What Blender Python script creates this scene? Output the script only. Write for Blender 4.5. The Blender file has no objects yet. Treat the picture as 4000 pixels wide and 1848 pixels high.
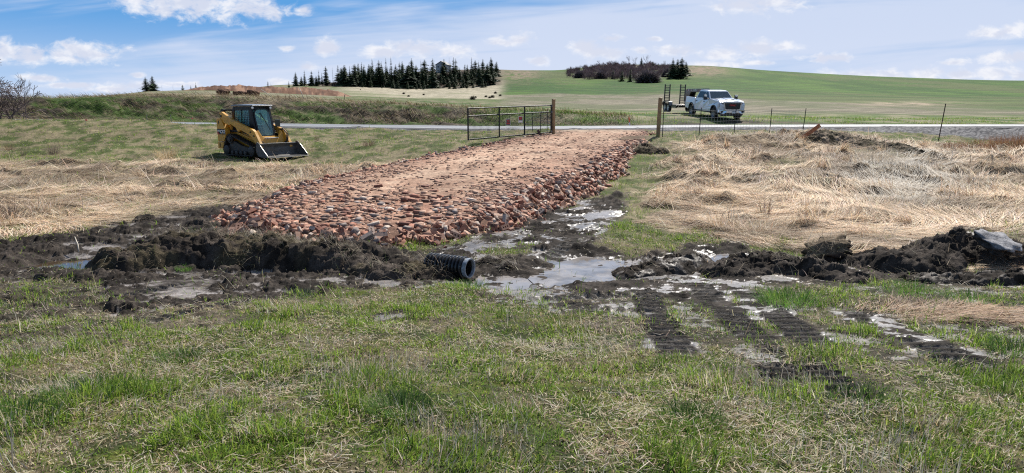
import bpy, bmesh, math, random
import numpy as np
from mathutils import Vector, Matrix, Euler
random.seed(7)
RNG = np.random.default_rng(11)
R = math.radians
scn = bpy.context.scene
COL = scn.collection

# ------------------------------------------------------------------ camera
FPX = 2773.0                     # focal length in photograph pixels (photo is 4000 x 1848)
CZ = 2.2                         # camera height above the low meadow
PITCH = math.atan((924 - 410) / FPX)
cam_d = bpy.data.cameras.new('camera')
cam_d.sensor_width = 36.0
cam_d.lens = 36.0 * FPX / 4000.0
cam_d.clip_start = 0.1
cam_d.clip_end = 6000
cam = bpy.data.objects.new('camera', cam_d)
COL.objects.link(cam)
cam.location = (0, 0, CZ)
cam.rotation_euler = (math.pi / 2 - PITCH, 0, 0)
scn.camera = cam
scn.view_settings.view_transform = 'Standard'
scn.view_settings.look = 'None'
scn.view_settings.gamma = 1
EXPO = 0.52
scn.view_settings.exposure = EXPO
scn.render.resolution_x, scn.render.resolution_y = 1024, 473
try:
    scn.cycles.use_denoising = False
    scn.cycles.pixel_filter_type = 'BLACKMAN_HARRIS'
    scn.cycles.filter_width = 1.15
    scn.cycles.sample_clamp_indirect = 4
    scn.cycles.max_bounces = 6
    scn.cycles.transparent_max_bounces = 8
    scn.cycles.caustics_reflective = False
    scn.cycles.caustics_refractive = False
except Exception:
    pass
CT, ST = math.cos(PITCH), math.sin(PITCH)


def ray(px, py):
    a, b = (px - 2000) / FPX, (924 - py) / FPX
    return (a, CT + ST * b, -ST + CT * b)


def at(px, py, d):
    """world point at depth d (metres along +Y) seen at a photograph pixel"""
    r = ray(px, py)
    k = d / r[1]
    return Vector((r[0] * k, d, CZ + r[2] * k))


def proj(x, y, z):
    f = y * CT - (z - CZ) * ST
    u = y * ST + (z - CZ) * CT
    return 2000 + FPX * x / f, 924 - FPX * u / f


# ------------------------------------------------------------------ sun and sky
SUN_AZ, SUN_EL = R(24), R(46)
sun_d = bpy.data.lights.new('sun', 'SUN')
sun_d.energy = 5.0
sun_d.angle = R(0.5)
sun_d.color = (1.0, 0.955, 0.88)
sun = bpy.data.objects.new('sun', sun_d)
COL.objects.link(sun)
sv = Vector((math.sin(SUN_AZ) * math.cos(SUN_EL), math.cos(SUN_AZ) * math.cos(SUN_EL), math.sin(SUN_EL)))
sun.rotation_euler = sv.to_track_quat('Z', 'Y').to_euler()
sun.location = sv * 50

world = bpy.data.worlds.new('World')
scn.world = world
world.use_nodes = True


class NT:
    """small helper for building node trees"""
    def __init__(self, tree):
        self.t = tree
        tree.nodes.clear()

    def n(self, kind, **kw):
        nd = self.t.nodes.new(kind)
        for k, v in kw.items():
            setattr(nd, k, v)
        return nd

    def put(self, sock, v):
        if isinstance(v, bpy.types.NodeSocket):
            self.t.links.new(v, sock)
        elif v is not None:
            sock.default_value = v

    def m(self, op, a, b=None, c=None, clamp=False):
        nd = self.n('ShaderNodeMath', operation=op, use_clamp=clamp)
        self.put(nd.inputs[0], a)
        if b is not None: self.put(nd.inputs[1], b)
        if c is not None: self.put(nd.inputs[2], c)
        return nd.outputs[0]

    def v(self, op, a, b=None, c=None):
        nd = self.n('ShaderNodeVectorMath', operation=op)
        self.put(nd.inputs[0], a)
        if b is not None: self.put(nd.inputs[1], b)
        if c is not None: self.put(nd.inputs[2], c)
        return nd.outputs['Value'] if op in ('LENGTH', 'DOT_PRODUCT', 'DISTANCE') else nd.outputs[0]

    def ss(self, x, a, b, lo=0.0, hi=1.0):
        nd = self.n('ShaderNodeMapRange', interpolation_type='SMOOTHSTEP')
        self.put(nd.inputs[0], x)
        nd.inputs[1].default_value = a
        nd.inputs[2].default_value = b
        nd.inputs[3].default_value = lo
        nd.inputs[4].default_value = hi
        return nd.outputs[0]

    def noise(self, vec, scale, detail=4, rough=0.5, dist=0.0):
        nd = self.n('ShaderNodeTexNoise')
        if vec is not None: self.put(nd.inputs['Vector'], vec)
        nd.inputs['Scale'].default_value = scale
        nd.inputs['Detail'].default_value = detail
        nd.inputs['Roughness'].default_value = rough
        nd.inputs['Distortion'].default_value = dist
        return nd.outputs['Fac']

    def mix(self, fac, a, b, blend='MIX'):
        nd = self.n('ShaderNodeMix', data_type='RGBA', blend_type=blend)
        self.put(nd.inputs[0], fac)
        self.put(nd.inputs[6], a if not isinstance(a, tuple) else (*a[:3], 1))
        self.put(nd.inputs[7], b if not isinstance(b, tuple) else (*b[:3], 1))
        return nd.outputs[2]

    def xyz(self, x, y, z):
        nd = self.n('ShaderNodeCombineXYZ')
        self.put(nd.inputs[0], x); self.put(nd.inputs[1], y); self.put(nd.inputs[2], z)
        return nd.outputs[0]


def build_sky():
    W = NT(world.node_tree)
    tc = W.n('ShaderNodeTexCoord')
    sp = W.n('ShaderNodeSeparateXYZ')
    W.put(sp.inputs[0], tc.outputs['Generated'])
    dx, dy, dz = sp.outputs
    ady = W.m('MAXIMUM', W.m('ABSOLUTE', dy), 0.08)
    U = W.m('DIVIDE', dx, ady)
    V = W.m('DIVIDE', dz, ady)
    front = W.ss(dy, 0.05, 0.2)
    nis = W.n('ShaderNodeTexSky', sky_type='NISHITA')
    nis.sun_disc = False
    nis.sun_elevation = SUN_EL
    nis.sun_rotation = SUN_AZ
    nis.air_density = 1.0
    nis.dust_density = 0.6
    nis.ozone_density = 1.4
    high = W.v('MULTIPLY', nis.outputs[0], (0.08, 0.08, 0.08))
    # low band of the sky: clear blue, paling to the horizon
    ln = W.m('DIVIDE', dz, W.m('SQRT', W.m('ADD', W.m('MULTIPLY', dx, dx), W.m('MULTIPLY', dy, dy))))
    blue = W.mix(W.ss(ln, 0.0, 0.13), (0.50, 0.66, 0.90), (0.115, 0.365, 0.76))
    # thin high veil, streaked
    ang = 0.16
    su = W.m('ADD', W.m('MULTIPLY', U, math.cos(ang)), W.m('MULTIPLY', V, math.sin(ang)))
    s2 = W.m('SUBTRACT', W.m('MULTIPLY', V, math.cos(ang)), W.m('MULTIPLY', U, math.sin(ang) * 0.45))
    vec = W.xyz(W.m('MULTIPLY', su, 1.7), W.m('MULTIPLY', s2, 13.0), 0.37)
    vn = W.noise(vec, 1.0, 5, 0.55, 0.5)
    vec2 = W.xyz(W.m('MULTIPLY', su, 2.6), W.m('MULTIPLY', s2, 52.0), 2.1)
    vn2 = W.noise(vec2, 1.0, 4, 0.55, 0.8)
    # clear on the upper left, veiled elsewhere
    grad = W.m('ADD', W.m('MULTIPLY', U, 0.46), W.m('MULTIPLY', V, -2.6))
    bias = W.ss(grad, -0.62, -0.06, -0.32, 0.20)
    vv = W.m('ADD', W.m('ADD', W.m('MULTIPLY', vn, 1.35), W.m('MULTIPLY', vn2, 0.50)), bias)
    veil = W.ss(vv, 0.62, 1.12)
    veil = W.m('MULTIPLY', veil, 0.86)
    sky = W.mix(veil, blue, (0.70, 0.765, 0.925))
    # cumulus: (px, py, half width, half height) in photograph pixels -> directions
    CU = [(100, 215, 120, 34), (20, 205, 70, 40), (235, 208, 70, 34), (330, 205, 150, 40), (300, 190, 80, 30),
          (620, 0, 160, 34), (760, 10, 230, 52), (930, 20, 160, 50), (1075, 45, 60, 34), (640, 45, 80, 34),
          (1185, 42, 40, 16), (1275, 185, 56, 28), (1205, 262, 38, 18), (1130, 190, 40, 12),
          (1500, 205, 90, 24), (1570, 180, 60, 24), (1650, 190, 100, 28), (1760, 200, 80, 26),
          (1960, 165, 60, 16), (2020, 152, 60, 22),
          (2030, 155, 46, 18), (2098, 236, 46, 16), (2290, 190, 60, 32), (2350, 205, 110, 26), (2385, 150, 44, 12),
          (2555, 152, 30, 9), (2630, 198, 76, 20), (2500, 198, 40, 14),
          (2840, 208, 90, 24), (2960, 186, 80, 28), (3060, 182, 70, 18), 
          (2900, 20, 100, 30), (3000, 10, 120, 30), (3230, 225, 90, 14), (3200, 235, 50, 10),
          (2800, 256, 80, 14), (3330, 292, 110, 24), (3480, 296, 110, 20), (3640, 288, 80, 26), (3760, 290, 110, 22),
          (3890, 288, 90, 26), (3990, 296, 60, 20), (3730, 244, 60, 12), (3900, 226, 90, 24), (3990, 218, 60, 18),
          (3880, 130, 70, 24), (3960, 118, 60, 28), (3040, 318, 60, 8), (2960, 246, 50, 8),
          (540, 336, 120, 16), (290, 334, 110, 10), (420, 348, 110, 12), (540, 292, 26, 10), (150, 305, 90, 16), (1080, 318, 50, 16), (700, 330, 70, 10)]
    p = W.xyz(U, V, 0.0)
    nv = W.xyz(W.m('MULTIPLY', U, 34.0), W.m('MULTIPLY', V, 58.0), 0.0)
    cn = W.noise(nv, 1.0, 7, 0.62, 0.35)
    nv2 = W.xyz(W.m('MULTIPLY', U, 9.0), W.m('MULTIPLY', V, 16.0), 3.0)
    cn2 = W.noise(nv2, 1.0, 3, 0.5, 0.2)
    dens = None
    shade = None
    for (px, py, a, b) in CU:
        r = ray(px, py)
        u0, v0 = r[0] / r[1], r[2] / r[1]
        ia, ib = FPX / (a * 1.35), FPX / (b * 1.4)
        q = W.v('MULTIPLY_ADD', p, (ia, ib, 0.0), (-u0 * ia, -v0 * ib, 0.0))
        L = W.m('SUBTRACT', 1.0, W.v('LENGTH', q))
        dens = L if dens is None else W.m('MAXIMUM', dens, L)
    dd = W.m('ADD', dens, W.m('ADD', W.m('MULTIPLY', W.m('SUBTRACT', cn, 0.52), 2.5), W.m('MULTIPLY', W.m('SUBTRACT', cn2, 0.5), 0.5)))
    cov = W.ss(dd, -0.06, 0.82)
    # sample slightly above for a sun-lit top / grey base feel: real cumulus are lit from above
    nv3 = W.xyz(W.m('MULTIPLY', U, 22.0), W.m('MULTIPLY', W.m('ADD', V, 0.006), 40.0), 0.0)
    cn3 = W.noise(nv3, 1.0, 4, 0.6, 0.3)
    tone = W.ss(W.m('ADD', cn3, W.m('MULTIPLY', dens, -0.22)), 0.28, 0.50)
    ccol = W.mix(tone, (0.70, 0.74, 0.87), (0.92, 0.93, 0.98))
    cov = W.m('MULTIPLY', W.m('MULTIPLY', cov, 0.93), front)
    sky = W.mix(cov, sky, ccol)
    # scattered cloud higher up and behind, over the physical sky
    hv = W.xyz(W.m('DIVIDE', dx, W.m('MAXIMUM', dz, 0.08)), W.m('DIVIDE', dy, W.m('MAXIMUM', dz, 0.08)), 0.0)
    hn = W.ss(W.noise(hv, 1.1, 6, 0.55, 0.2), 0.50, 0.68)
    high = W.mix(W.m('MULTIPLY', hn, 0.5), high, (0.66, 0.68, 0.74))
    sky = W.v('MULTIPLY', sky, (2 ** -EXPO,) * 3)
    col = W.mix(W.ss(dz, 0.17, 0.40), sky, high)
    bg = W.n('ShaderNodeBackground')
    W.put(bg.inputs[0], col)
    bg.inputs[1].default_value = 1.0
    out = W.n('ShaderNodeOutputWorld')
    W.t.links.new(bg.outputs[0], out.inputs[0])
    try:
        world.cycles.sampling_method = 'MANUAL'
        world.cycles.sample_map_resolution = 512
    except Exception:
        pass


build_sky()


# ------------------------------------------------------------------ helpers: tags, meshes
def tag(o, label=None, cat=None, group=None, kind=None):
    if label: o['label'] = label
    if cat: o['category'] = cat
    if group: o['group'] = group
    if kind: o['kind'] = kind
    return o


def empty(name, loc, rz=0.0, scale=1.0):
    o = bpy.data.objects.new(name, None)
    COL.objects.link(o)
    o.empty_display_size = 0.2
    o.location = loc
    o.rotation_euler = (0, 0, rz)
    o.scale = (scale,) * 3
    return o


def np_mesh(name, verts, loops, starts, mat=None, attrs=None, smooth=False):
    """mesh object from numpy arrays; loops = flat vertex indices, starts = first loop of each face"""
    me = bpy.data.meshes.new(name)
    nv, nl, nf = len(verts), len(loops), len(starts)
    me.vertices.add(nv)
    me.vertices.foreach_set('co', np.ascontiguousarray(verts, dtype=np.float32).ravel())
    me.loops.add(nl)
    me.loops.foreach_set('vertex_index', np.ascontiguousarray(loops, dtype=np.int32))
    me.polygons.add(nf)
    me.polygons.foreach_set('loop_start', np.ascontiguousarray(starts, dtype=np.int32))
    if smooth:
        me.polygons.foreach_set('use_smooth', np.ones(nf, dtype=bool))
    me.update(calc_edges=True)
    for nm, (arr) in (attrs or {}).items():
        if arr.ndim == 2:
            a = me.attributes.new(nm, 'FLOAT_COLOR', 'POINT')
            c4 = np.ones((nv, 4), dtype=np.float32)
            c4[:, :3] = arr
            a.data.foreach_set('color', c4.ravel())
        else:
            a = me.attributes.new(nm, 'FLOAT', 'POINT')
            a.data.foreach_set('value', arr.astype(np.float32))
    o = bpy.data.objects.new(name, me)
    if mat: me.materials.append(mat)
    COL.objects.link(o)
    return o


def quads_of(nr, nc):
    i = np.arange((nr - 1) * (nc - 1))
    r, c = i // (nc - 1), i % (nc - 1)
    a = r * nc + c
    return np.stack([a, a + 1, a + nc + 1, a + nc], 1)


class MB:
    """collects shapes into one mesh"""
    def __init__(self):
        self.v, self.f = [], []

    def add(self, vs, fs):
        o = len(self.v)
        self.v += [tuple(p) for p in vs]
        self.f += [tuple(i + o for i in f) for f in fs]
        return self

    def box(self, c, s, rot=None):
        vs = []
        for x in (-.5, .5):
            for y in (-.5, .5):
                for z in (-.5, .5):
                    p = Vector((x * s[0], y * s[1], z * s[2]))
                    if rot is not None: p = rot @ p
                    vs.append(p + Vector(c))
        return self.add(vs, [(0, 1, 3, 2), (4, 6, 7, 5), (0, 4, 5, 1), (2, 3, 7, 6), (0, 2, 6, 4), (1, 5, 7, 3)])

    def bar(self, a, b, w, h, up=(0, 0, 1)):
        a, b = Vector(a), Vector(b)
        d = (b - a).normalized()
        s = d.cross(Vector(up))
        if s.length < 1e-4: s = d.cross(Vector((1, 0, 0)))
        s.normalize()
        u = s.cross(d)
        vs = [p + s * (w * i / 2) + u * (h * j / 2) for p in (a, b) for i, j in ((-1, -1), (1, -1), (1, 1), (-1, 1))]
        return self.add(vs, [(0, 3, 2, 1), (4, 5, 6, 7), (0, 1, 5, 4), (1, 2, 6, 5), (2, 3, 7, 6), (3, 0, 4, 7)])

    def tube(self, pts, r, n=8, cap=True):
        pts = [Vector(p) for p in pts]
        rs = r if isinstance(r, (list, tuple)) else [r] * len(pts)
        vs, fs = [], []
        prev = None
        for i, p in enumerate(pts):
            d = (pts[min(i + 1, len(pts) - 1)] - pts[max(i - 1, 0)])
            d = d.normalized() if d.length > 1e-9 else Vector((0, 0, 1))
            if prev is None:
                s = d.cross(Vector((0, 0, 1)))
                if s.length < 1e-3: s = d.cross(Vector((1, 0, 0)))
            else:
                s = prev - d * prev.dot(d)
                if s.length < 1e-6: s = d.orthogonal()
            s.normalize()
            prev = s
            u = d.cross(s)
            for k in range(n):
                a = 2 * math.pi * k / n
                vs.append(p + (s * math.cos(a) + u * math.sin(a)) * rs[i])
        for i in range(len(pts) - 1):
            for k in range(n):
                a, b = i * n + k, i * n + (k + 1) % n
                fs.append((a, b, b + n, a + n))
        if cap:
            fs.append(tuple(range(n - 1, -1, -1)))
            o = (len(pts) - 1) * n
            fs.append(tuple(o + k for k in range(n)))
        return self.add(vs, fs)

    def prism(self, poly, a0, a1, axis='y'):
        """polygon in the plane across AXIS, pushed from a0 to a1 (poly is (x,z) for y, (x,y) for z, (y,z) for x)"""
        def P(p, a):
            return {'y': (p[0], a, p[1]), 'z': (p[0], p[1], a), 'x': (a, p[0], p[1])}[axis]
        n = len(poly)
        vs = [P(p, a0) for p in poly] + [P(p, a1) for p in poly]
        fs = [tuple(range(n)), tuple(range(2 * n - 1, n - 1, -1))]
        fs += [(i, (i + 1) % n, n + (i + 1) % n, n + i) for i in range(n)]
        return self.add(vs, fs)

    def loft(self, rings, close=True, caps=True):
        n = len(rings[0])
        vs = [p for r in rings for p in r]
        fs = []
        for i in range(len(rings) - 1):
            for k in range(n if close else n - 1):
                a, b = i * n + k, i * n + (k + 1) % n
                fs.append((a, b, b + n, a + n))
        if caps and close:
            fs.append(tuple(range(n - 1, -1, -1)))
            o = (len(rings) - 1) * n
            fs.append(tuple(o + k for k in range(n)))
        return self.add(vs, fs)

    def lathe(self, prof, n=20, c=(0, 0, 0), axis='y', cap=True):
        """profile of (radius, height along axis)"""
        rings = []
        for (r, h) in prof:
            ring = []
            for k in range(n):
                a = 2 * math.pi * k / n
                q = {'y': (r * math.cos(a), h, r * math.sin(a)), 'z': (r * math.cos(a), r * math.sin(a), h), 'x': (h, r * math.cos(a), r * math.sin(a))}[axis]
                ring.append(Vector(q) + Vector(c))
            rings.append(ring)
        return self.loft(rings, True, cap)

    def mesh(self, name, mat=None, smooth=None):
        me = bpy.data.meshes.new(name)
        me.from_pydata([tuple(p) for p in self.v], [], self.f)
        bm = bmesh.new()
        bm.from_mesh(me)
        bmesh.ops.recalc_face_normals(bm, faces=bm.faces)
        bm.to_mesh(me)
        bm.free()
        if smooth:
            for pl in me.polygons: pl.use_smooth = True
            me.set_sharp_from_angle(angle=R(smooth if smooth is not True else 180))
        if mat: me.materials.append(mat)
        me.update()
        return me

    def build(self, name, mat, parent=None, bevel=0.0, smooth=None, loc=None):
        o = bpy.data.objects.new(name, self.mesh(name, mat, smooth))
        COL.objects.link(o)
        if parent is not None: o.parent = parent
        if loc is not None: o.location = loc
        if bevel:
            m = o.modifiers.new('bevel', 'BEVEL')
            m.width = bevel
            m.segments = 2
            m.limit_method = 'ANGLE'
            m.angle_limit = R(35)
        return o


def text(name, body, size, mat, parent, loc, rot, depth=0.003, sx=1.0, bold=0.0):
    c = bpy.data.curves.new(name, 'FONT')
    c.body = body
    c.size = size
    c.extrude = depth
    c.offset = bold
    c.align_x, c.align_y = 'CENTER', 'CENTER'
    c.resolution_u = 3
    tmp = bpy.data.objects.new(name, c)
    COL.objects.link(tmp)
    bpy.context.view_layer.update()
    me = bpy.data.meshes.new_from_object(tmp.evaluated_get(bpy.context.evaluated_depsgraph_get()))
    bpy.data.objects.remove(tmp)
    me.materials.clear()
    me.materials.append(mat)
    o = bpy.data.objects.new(name, me)
    COL.objects.link(o)
    o.parent = parent
    o.location = loc
    o.rotation_euler = rot
    o.scale = (sx, 1, 1)
    return o


# ------------------------------------------------------------------ materials
def pmat(name, base, rough=0.6, metal=0.0, var=0.18, scale=6.0, bump=0.0, bscale=40.0, coat=0.0, spec=0.5, dirt=None, dirt_amt=0.35, emit=None, coords='Object'):
    m = bpy.data.materials.new(name)
    m.use_nodes = True
    T = NT(m.node_tree)
    tc = T.n('ShaderNodeTexCoord')
    vec = tc.outputs[coords]
    b = T.n('ShaderNodeBsdfPrincipled')
    nf = T.noise(vec, scale, 5, 0.6)
    f = T.ss(nf, 0.25, 0.75, 1 - var, 1 + var)
    c = T.v('MULTIPLY', tuple(base[:3]), T.xyz(f, f, f))
    if dirt:
        dn = T.ss(T.noise(vec, scale * 0.45, 6, 0.65), 0.5, 0.72, 0.0, dirt_amt)
        c = T.mix(dn, c, dirt)
    T.put(b.inputs['Base Color'], c)
    rj = min(0.1, rough * 0.25) * (0.15 if coat >= 1 else 1)
    rn = T.ss(T.noise(vec, scale * 2.2, 4, 0.6), 0.3, 0.7, max(0.02, rough - rj), min(1, rough + rj))
    T.put(b.inputs['Roughness'], rn)
    b.inputs['Metallic'].default_value = metal
    b.inputs['Specular IOR Level'].default_value = spec
    b.inputs['Coat Weight'].default_value = coat
    b.inputs['Coat Roughness'].default_value = 0.06
    if emit:
        b.inputs['Emission Color'].default_value = (*emit[:3], 1)
        b.inputs['Emission Strength'].default_value = emit[3]
    if bump:
        bp = T.n('ShaderNodeBump')
        bp.inputs['Strength'].default_value = bump
        bp.inputs['Distance'].default_value = 0.02
        T.put(bp.inputs['Height'], T.noise(vec, bscale, 5, 0.6))
        T.put(b.inputs['Normal'], bp.outputs[0])
    o = T.n('ShaderNodeOutputMaterial')
    T.t.links.new(b.outputs[0], o.inputs[0])
    return m


def leaf_mat(name, trans=0.35, rough=0.6, spec=0.25, tint=(1, 1, 1)):
    """blade / leaf material: colour from the mesh, light passes through"""
    m = bpy.data.materials.new(name)
    m.use_nodes = True
    T = NT(m.node_tree)
    a = T.n('ShaderNodeAttribute', attribute_name='Col')
    tc = T.n('ShaderNodeTexCoord')
    f = T.ss(T.noise(tc.outputs['Object'], 35.0, 3, 0.6), 0.3, 0.7, 0.8, 1.2)
    c = T.v('MULTIPLY', a.outputs['Color'], T.xyz(f, f, f))
    c = T.v('MULTIPLY', c, tint)
    b = T.n('ShaderNodeBsdfPrincipled')
    T.put(b.inputs['Base Color'], c)
    b.inputs['Roughness'].default_value = rough
    b.inputs['Specular IOR Level'].default_value = spec
    tr = T.n('ShaderNodeBsdfTranslucent')
    T.put(tr.inputs[0], c)
    mx = T.n('ShaderNodeMixShader')
    mx.inputs[0].default_value = trans
    T.t.links.new(b.outputs[0], mx.inputs[1])
    T.t.links.new(tr.outputs[0], mx.inputs[2])
    o = T.n('ShaderNodeOutputMaterial')
    T.t.links.new(mx.outputs[0], o.inputs[0])
    return m


def ground_mat(name, bump=0.6):
    """colour and wetness come from the mesh; grain, bump and gloss from noise"""
    m = bpy.data.materials.new(name)
    m.use_nodes = True
    T = NT(m.node_tree)
    a = T.n('ShaderNodeAttribute', attribute_name='Col')
    w = T.n('ShaderNodeAttribute', attribute_name='wet')
    geo = T.n('ShaderNodeNewGeometry')
    pos = geo.outputs['Position']
    n1 = T.noise(pos, 9.0, 6, 0.65)
    n2 = T.noise(pos, 55.0, 4, 0.65)
    n3 = T.noise(T.v('MULTIPLY', pos, (0.5, 0.2, 0.5)), 1.4, 5, 0.6)
    f = T.m('MULTIPLY', T.m('MULTIPLY', T.ss(n1, 0.3, 0.7, 0.62, 1.38), T.ss(n2, 0.3, 0.7, 0.65, 1.35)), T.ss(n3, 0.3, 0.7, 0.8, 1.2))
    c = T.v('MULTIPLY', a.outputs['Color'], T.xyz(f, f, f))
    b = T.n('ShaderNodeBsdfPrincipled')
    T.put(b.inputs['Base Color'], c)
    wet = w.outputs['Fac']
    gl = T.ss(T.m('ADD', wet, T.m('MULTIPLY', T.m('SUBTRACT', n1, 0.5), 0.5)), 0.25, 0.85)
    T.put(b.inputs['Roughness'], T.m('SUBTRACT', 0.9, T.m('MULTIPLY', gl, 0.55)))
    T.put(b.inputs['Specular IOR Level'], T.m('MULTIPLY_ADD', gl, 0.28, 0.10))
    bp = T.n('ShaderNodeBump')
    T.put(bp.inputs['Strength'], T.m('MULTIPLY_ADD', gl, -bump * .62, bump))
    bp.inputs['Distance'].default_value = 0.03
    T.put(bp.inputs['Height'], T.m('ADD', T.m('MULTIPLY', n2, 0.5), n1))
    T.put(b.inputs['Normal'], bp.outputs[0])
    o = T.n('ShaderNodeOutputMaterial')
    T.t.links.new(b.outputs[0], o.inputs[0])
    return m


GROUND = ground_mat('earth and turf')
GRASS_M = leaf_mat('grass blade', 0.42, 0.6, 0.12)
STRAW_M = leaf_mat('straw', 0.28, 0.65, 0.10)
NEEDLE_M = leaf_mat('needles', 0.15, 0.7, 0.2)


# ------------------------------------------------------------------ noise in numpy
def _hash(ix, iy, seed):
    h = (ix.astype(np.int64) * 374761393 + iy.astype(np.int64) * 668265263 + seed * 982451653) & 0x7fffffff
    h = ((h ^ (h >> 13)) * 1274126177) & 0x7fffffff
    return ((h ^ (h >> 16)) & 0xffff) / 65535.0


def vnoise(x, y, seed=0):
    ix, iy = np.floor(x), np.floor(y)
    fx, fy = x - ix, y - iy
    fx = fx * fx * (3 - 2 * fx)
    fy = fy * fy * (3 - 2 * fy)
    a, b = _hash(ix, iy, seed), _hash(ix + 1, iy, seed)
    c, d = _hash(ix, iy + 1, seed), _hash(ix + 1, iy + 1, seed)
    return (a * (1 - fx) + b * fx) * (1 - fy) + (c * (1 - fx) + d * fx) * fy


def fbm(x, y, seed=0, oct=4, gain=0.5):
    """0..1, mean 0.5"""
    s, amp, tot = 0.0, 1.0, 0.0
    for i in range(oct):
        s = s + amp * vnoise(x, y, seed + i * 17)
        tot += amp
        x, y = x * 2.03 + 5.1, y * 2.03 + 1.7
        amp *= gain
    return s / tot


def worley(x, y, seed=0):
    ix, iy = np.floor(x), np.floor(y)
    best = np.full(np.shape(x), 9.0)
    idv = np.zeros(np.shape(x))
    for i in (-1, 0, 1):
        for j in (-1, 0, 1):
            cx, cy = ix + i, iy + j
            d = np.hypot(cx + _hash(cx, cy, seed) - x, cy + _hash(cx, cy, seed + 5) - y)
            m = d < best
            best = np.where(m, d, best)
            idv = np.where(m, _hash(cx, cy, seed + 9), idv)
    return best, idv


def sst(x, a, b):
    t = np.clip((x - a) / (b - a), 0, 1)
    return t * t * (3 - 2 * t)


def lerp3(a, b, t):
    return np.asarray(a) * (1 - t[..., None]) + np.asarray(b) * t[..., None]


# ------------------------------------------------------------------ the lie of the land
# each column: direction (photo x), then heights along it.  ('z', depth, height) near, ('p', depth, photo y) farther out
NEAR = [(0, .62), (3, .55), (5, .36), (7, .16), (8.5, .03), (10, -.04), (12, 0), (18, 0), (23, 0.0)]
COLS = {
    0: ([(27, .05)], [(30, 595), (34, 540), (38, 482), (40, 464), (42, 480), (46, 480), (57, 388), (60, 386), (80, 388), (160, 392), (600, 400), (1600, 405)]),
    400: ([(27, .03)], [(30, 595), (34, 543), (38, 486), (39.7, 468), (42, 487), (46, 482), (58, 379), (62, 377), (120, 375), (160, 377), (600, 395), (1600, 402)]),
    600: ([(27, .02)], [(30, 596), (34, 546), (38, 490), (39.7, 474), (42, 491), (46, 486), (59, 373), (64, 370), (150, 357), (170, 358), (600, 390), (1600, 402)]),
    800: ([(27, .02)], [(30, 598), (34, 550), (38, 500), (39.7, 486), (42, 491), (47, 484), (60, 371), (66, 368), (150, 352), (170, 352), (600, 385), (1600, 402)]),
    1100: ([(27, .02)], [(30, 603), (34, 556), (38, 512), (41, 497), (47, 486), (49, 484), (60, 381), (66, 379), (120, 366), (160, 362), (250, 358), (420, 338), (480, 332), (600, 340), (1600, 400)]),
    1400: ([(25, .05)], [(29, 600), (34, 545), (38, 515), (41, 501), (47, 490), (50, 487), (58, 400), (62, 397), (90, 388), (140, 378), (200, 372), (420, 340), (520, 318), (560, 316), (700, 330), (1600, 400)]),
    1650: ([(25, .15)], [(29, 580), (34, 537), (38, 513), (41, 504), (47, 493), (50, 490), (57, 413), (60, 411), (90, 400), (130, 390), (200, 383), (400, 352), (480, 325), (560, 285), (600, 280), (700, 300), (1600, 400)]),
    1900: ([(25, .22)], [(29, 560), (34, 528), (38, 513), (41, 507), (47, 496), (50, 492), (56, 428), (60, 425), (90, 410), (130, 395), (200, 385), (400, 345), (480, 310), (560, 276), (600, 271), (750, 290), (1600, 400)]),
    2150: ([(20, .12), (25, .36)], [(31, 538), (35, 520), (38, 512), (41, 507), (47, 496), (50, 492), (55, 441), (60, 436), (80, 420), (120, 405), (200, 385), (300, 362), (420, 325), (600, 278), (640, 275), (800, 295), (1600, 400)]),
    2400: ([(18, .12), (25, .42)], [(31, 537), (35, 519), (38, 511), (41, 505), (47, 495), (50, 491), (54, 456), (60, 448), (80, 430), (120, 412), (200, 386), (300, 360), (420, 322), (560, 270), (620, 252), (680, 255), (900, 290), (1600, 400)]),
    2700: ([(15, .06), (20, .28), (25, .50)], [(31, 534), (35, 517), (38, 508), (41, 501), (47, 492), (50, 486), (52.5, 466), (60, 444), (80, 430), (120, 408), (200, 375), (300, 350), (420, 318), (560, 275), (650, 256), (720, 260), (900, 290), (1600, 400)]),
    3000: ([(15, .06), (20, .28), (25, .50)], [(31, 536), (35, 519), (38, 508), (41, 500), (47, 491), (50, 487), (53, 467), (60, 455), (80, 438), (120, 415), (200, 385), (300, 362), (420, 332), (560, 295), (660, 276), (720, 279), (900, 300), (1600, 400)]),
    3500: ([(15, .05), (20, .20), (25, .36)], [(31, 553), (35, 530), (38, 513), (41, 498), (47, 490), (50, 488), (54, 476), (60, 466), (80, 447), (120, 425), (200, 398), (300, 380), (420, 355), (560, 322), (680, 302), (760, 305), (1000, 330), (1600, 395)]),
    4000: ([(15, .04), (20, .14), (25, .22)], [(31, 577), (35, 554), (38, 527), (41, 497), (47, 490), (50, 488), (55, 476), (60, 468), (80, 452), (120, 432), (200, 408), (300, 390), (420, 366), (560, 335), (700, 315), (800, 318), (1200, 350), (1600, 390)]),
}


def pchip(x, y, q):
    x, y = np.asarray(x, float), np.asarray(y, float)
    h = np.diff(x)
    s = np.diff(y) / h
    d = np.zeros_like(y)
    for i in range(1, len(x) - 1):
        if s[i - 1] * s[i] > 0:
            w1, w2 = 2 * h[i] + h[i - 1], h[i] + 2 * h[i - 1]
            d[i] = (w1 + w2) / (w1 / s[i - 1] + w2 / s[i])
    d[0], d[-1] = s[0], s[-1]
    i = np.clip(np.searchsorted(x, q) - 1, 0, len(x) - 2)
    t = np.clip((q - x[i]) / h[i], 0, 1)
    t2, t3 = t * t, t * t * t
    return (2 * t3 - 3 * t2 + 1) * y[i] + (t3 - 2 * t2 + t) * h[i] * d[i] + (-2 * t3 + 3 * t2) * y[i + 1] + (t3 - t2) * h[i] * d[i + 1]


DG = np.concatenate([np.linspace(0, 70, 561), np.geomspace(70.5, 1600, 240)])
UG = np.linspace(-0.95, 0.95, 381)


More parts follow.
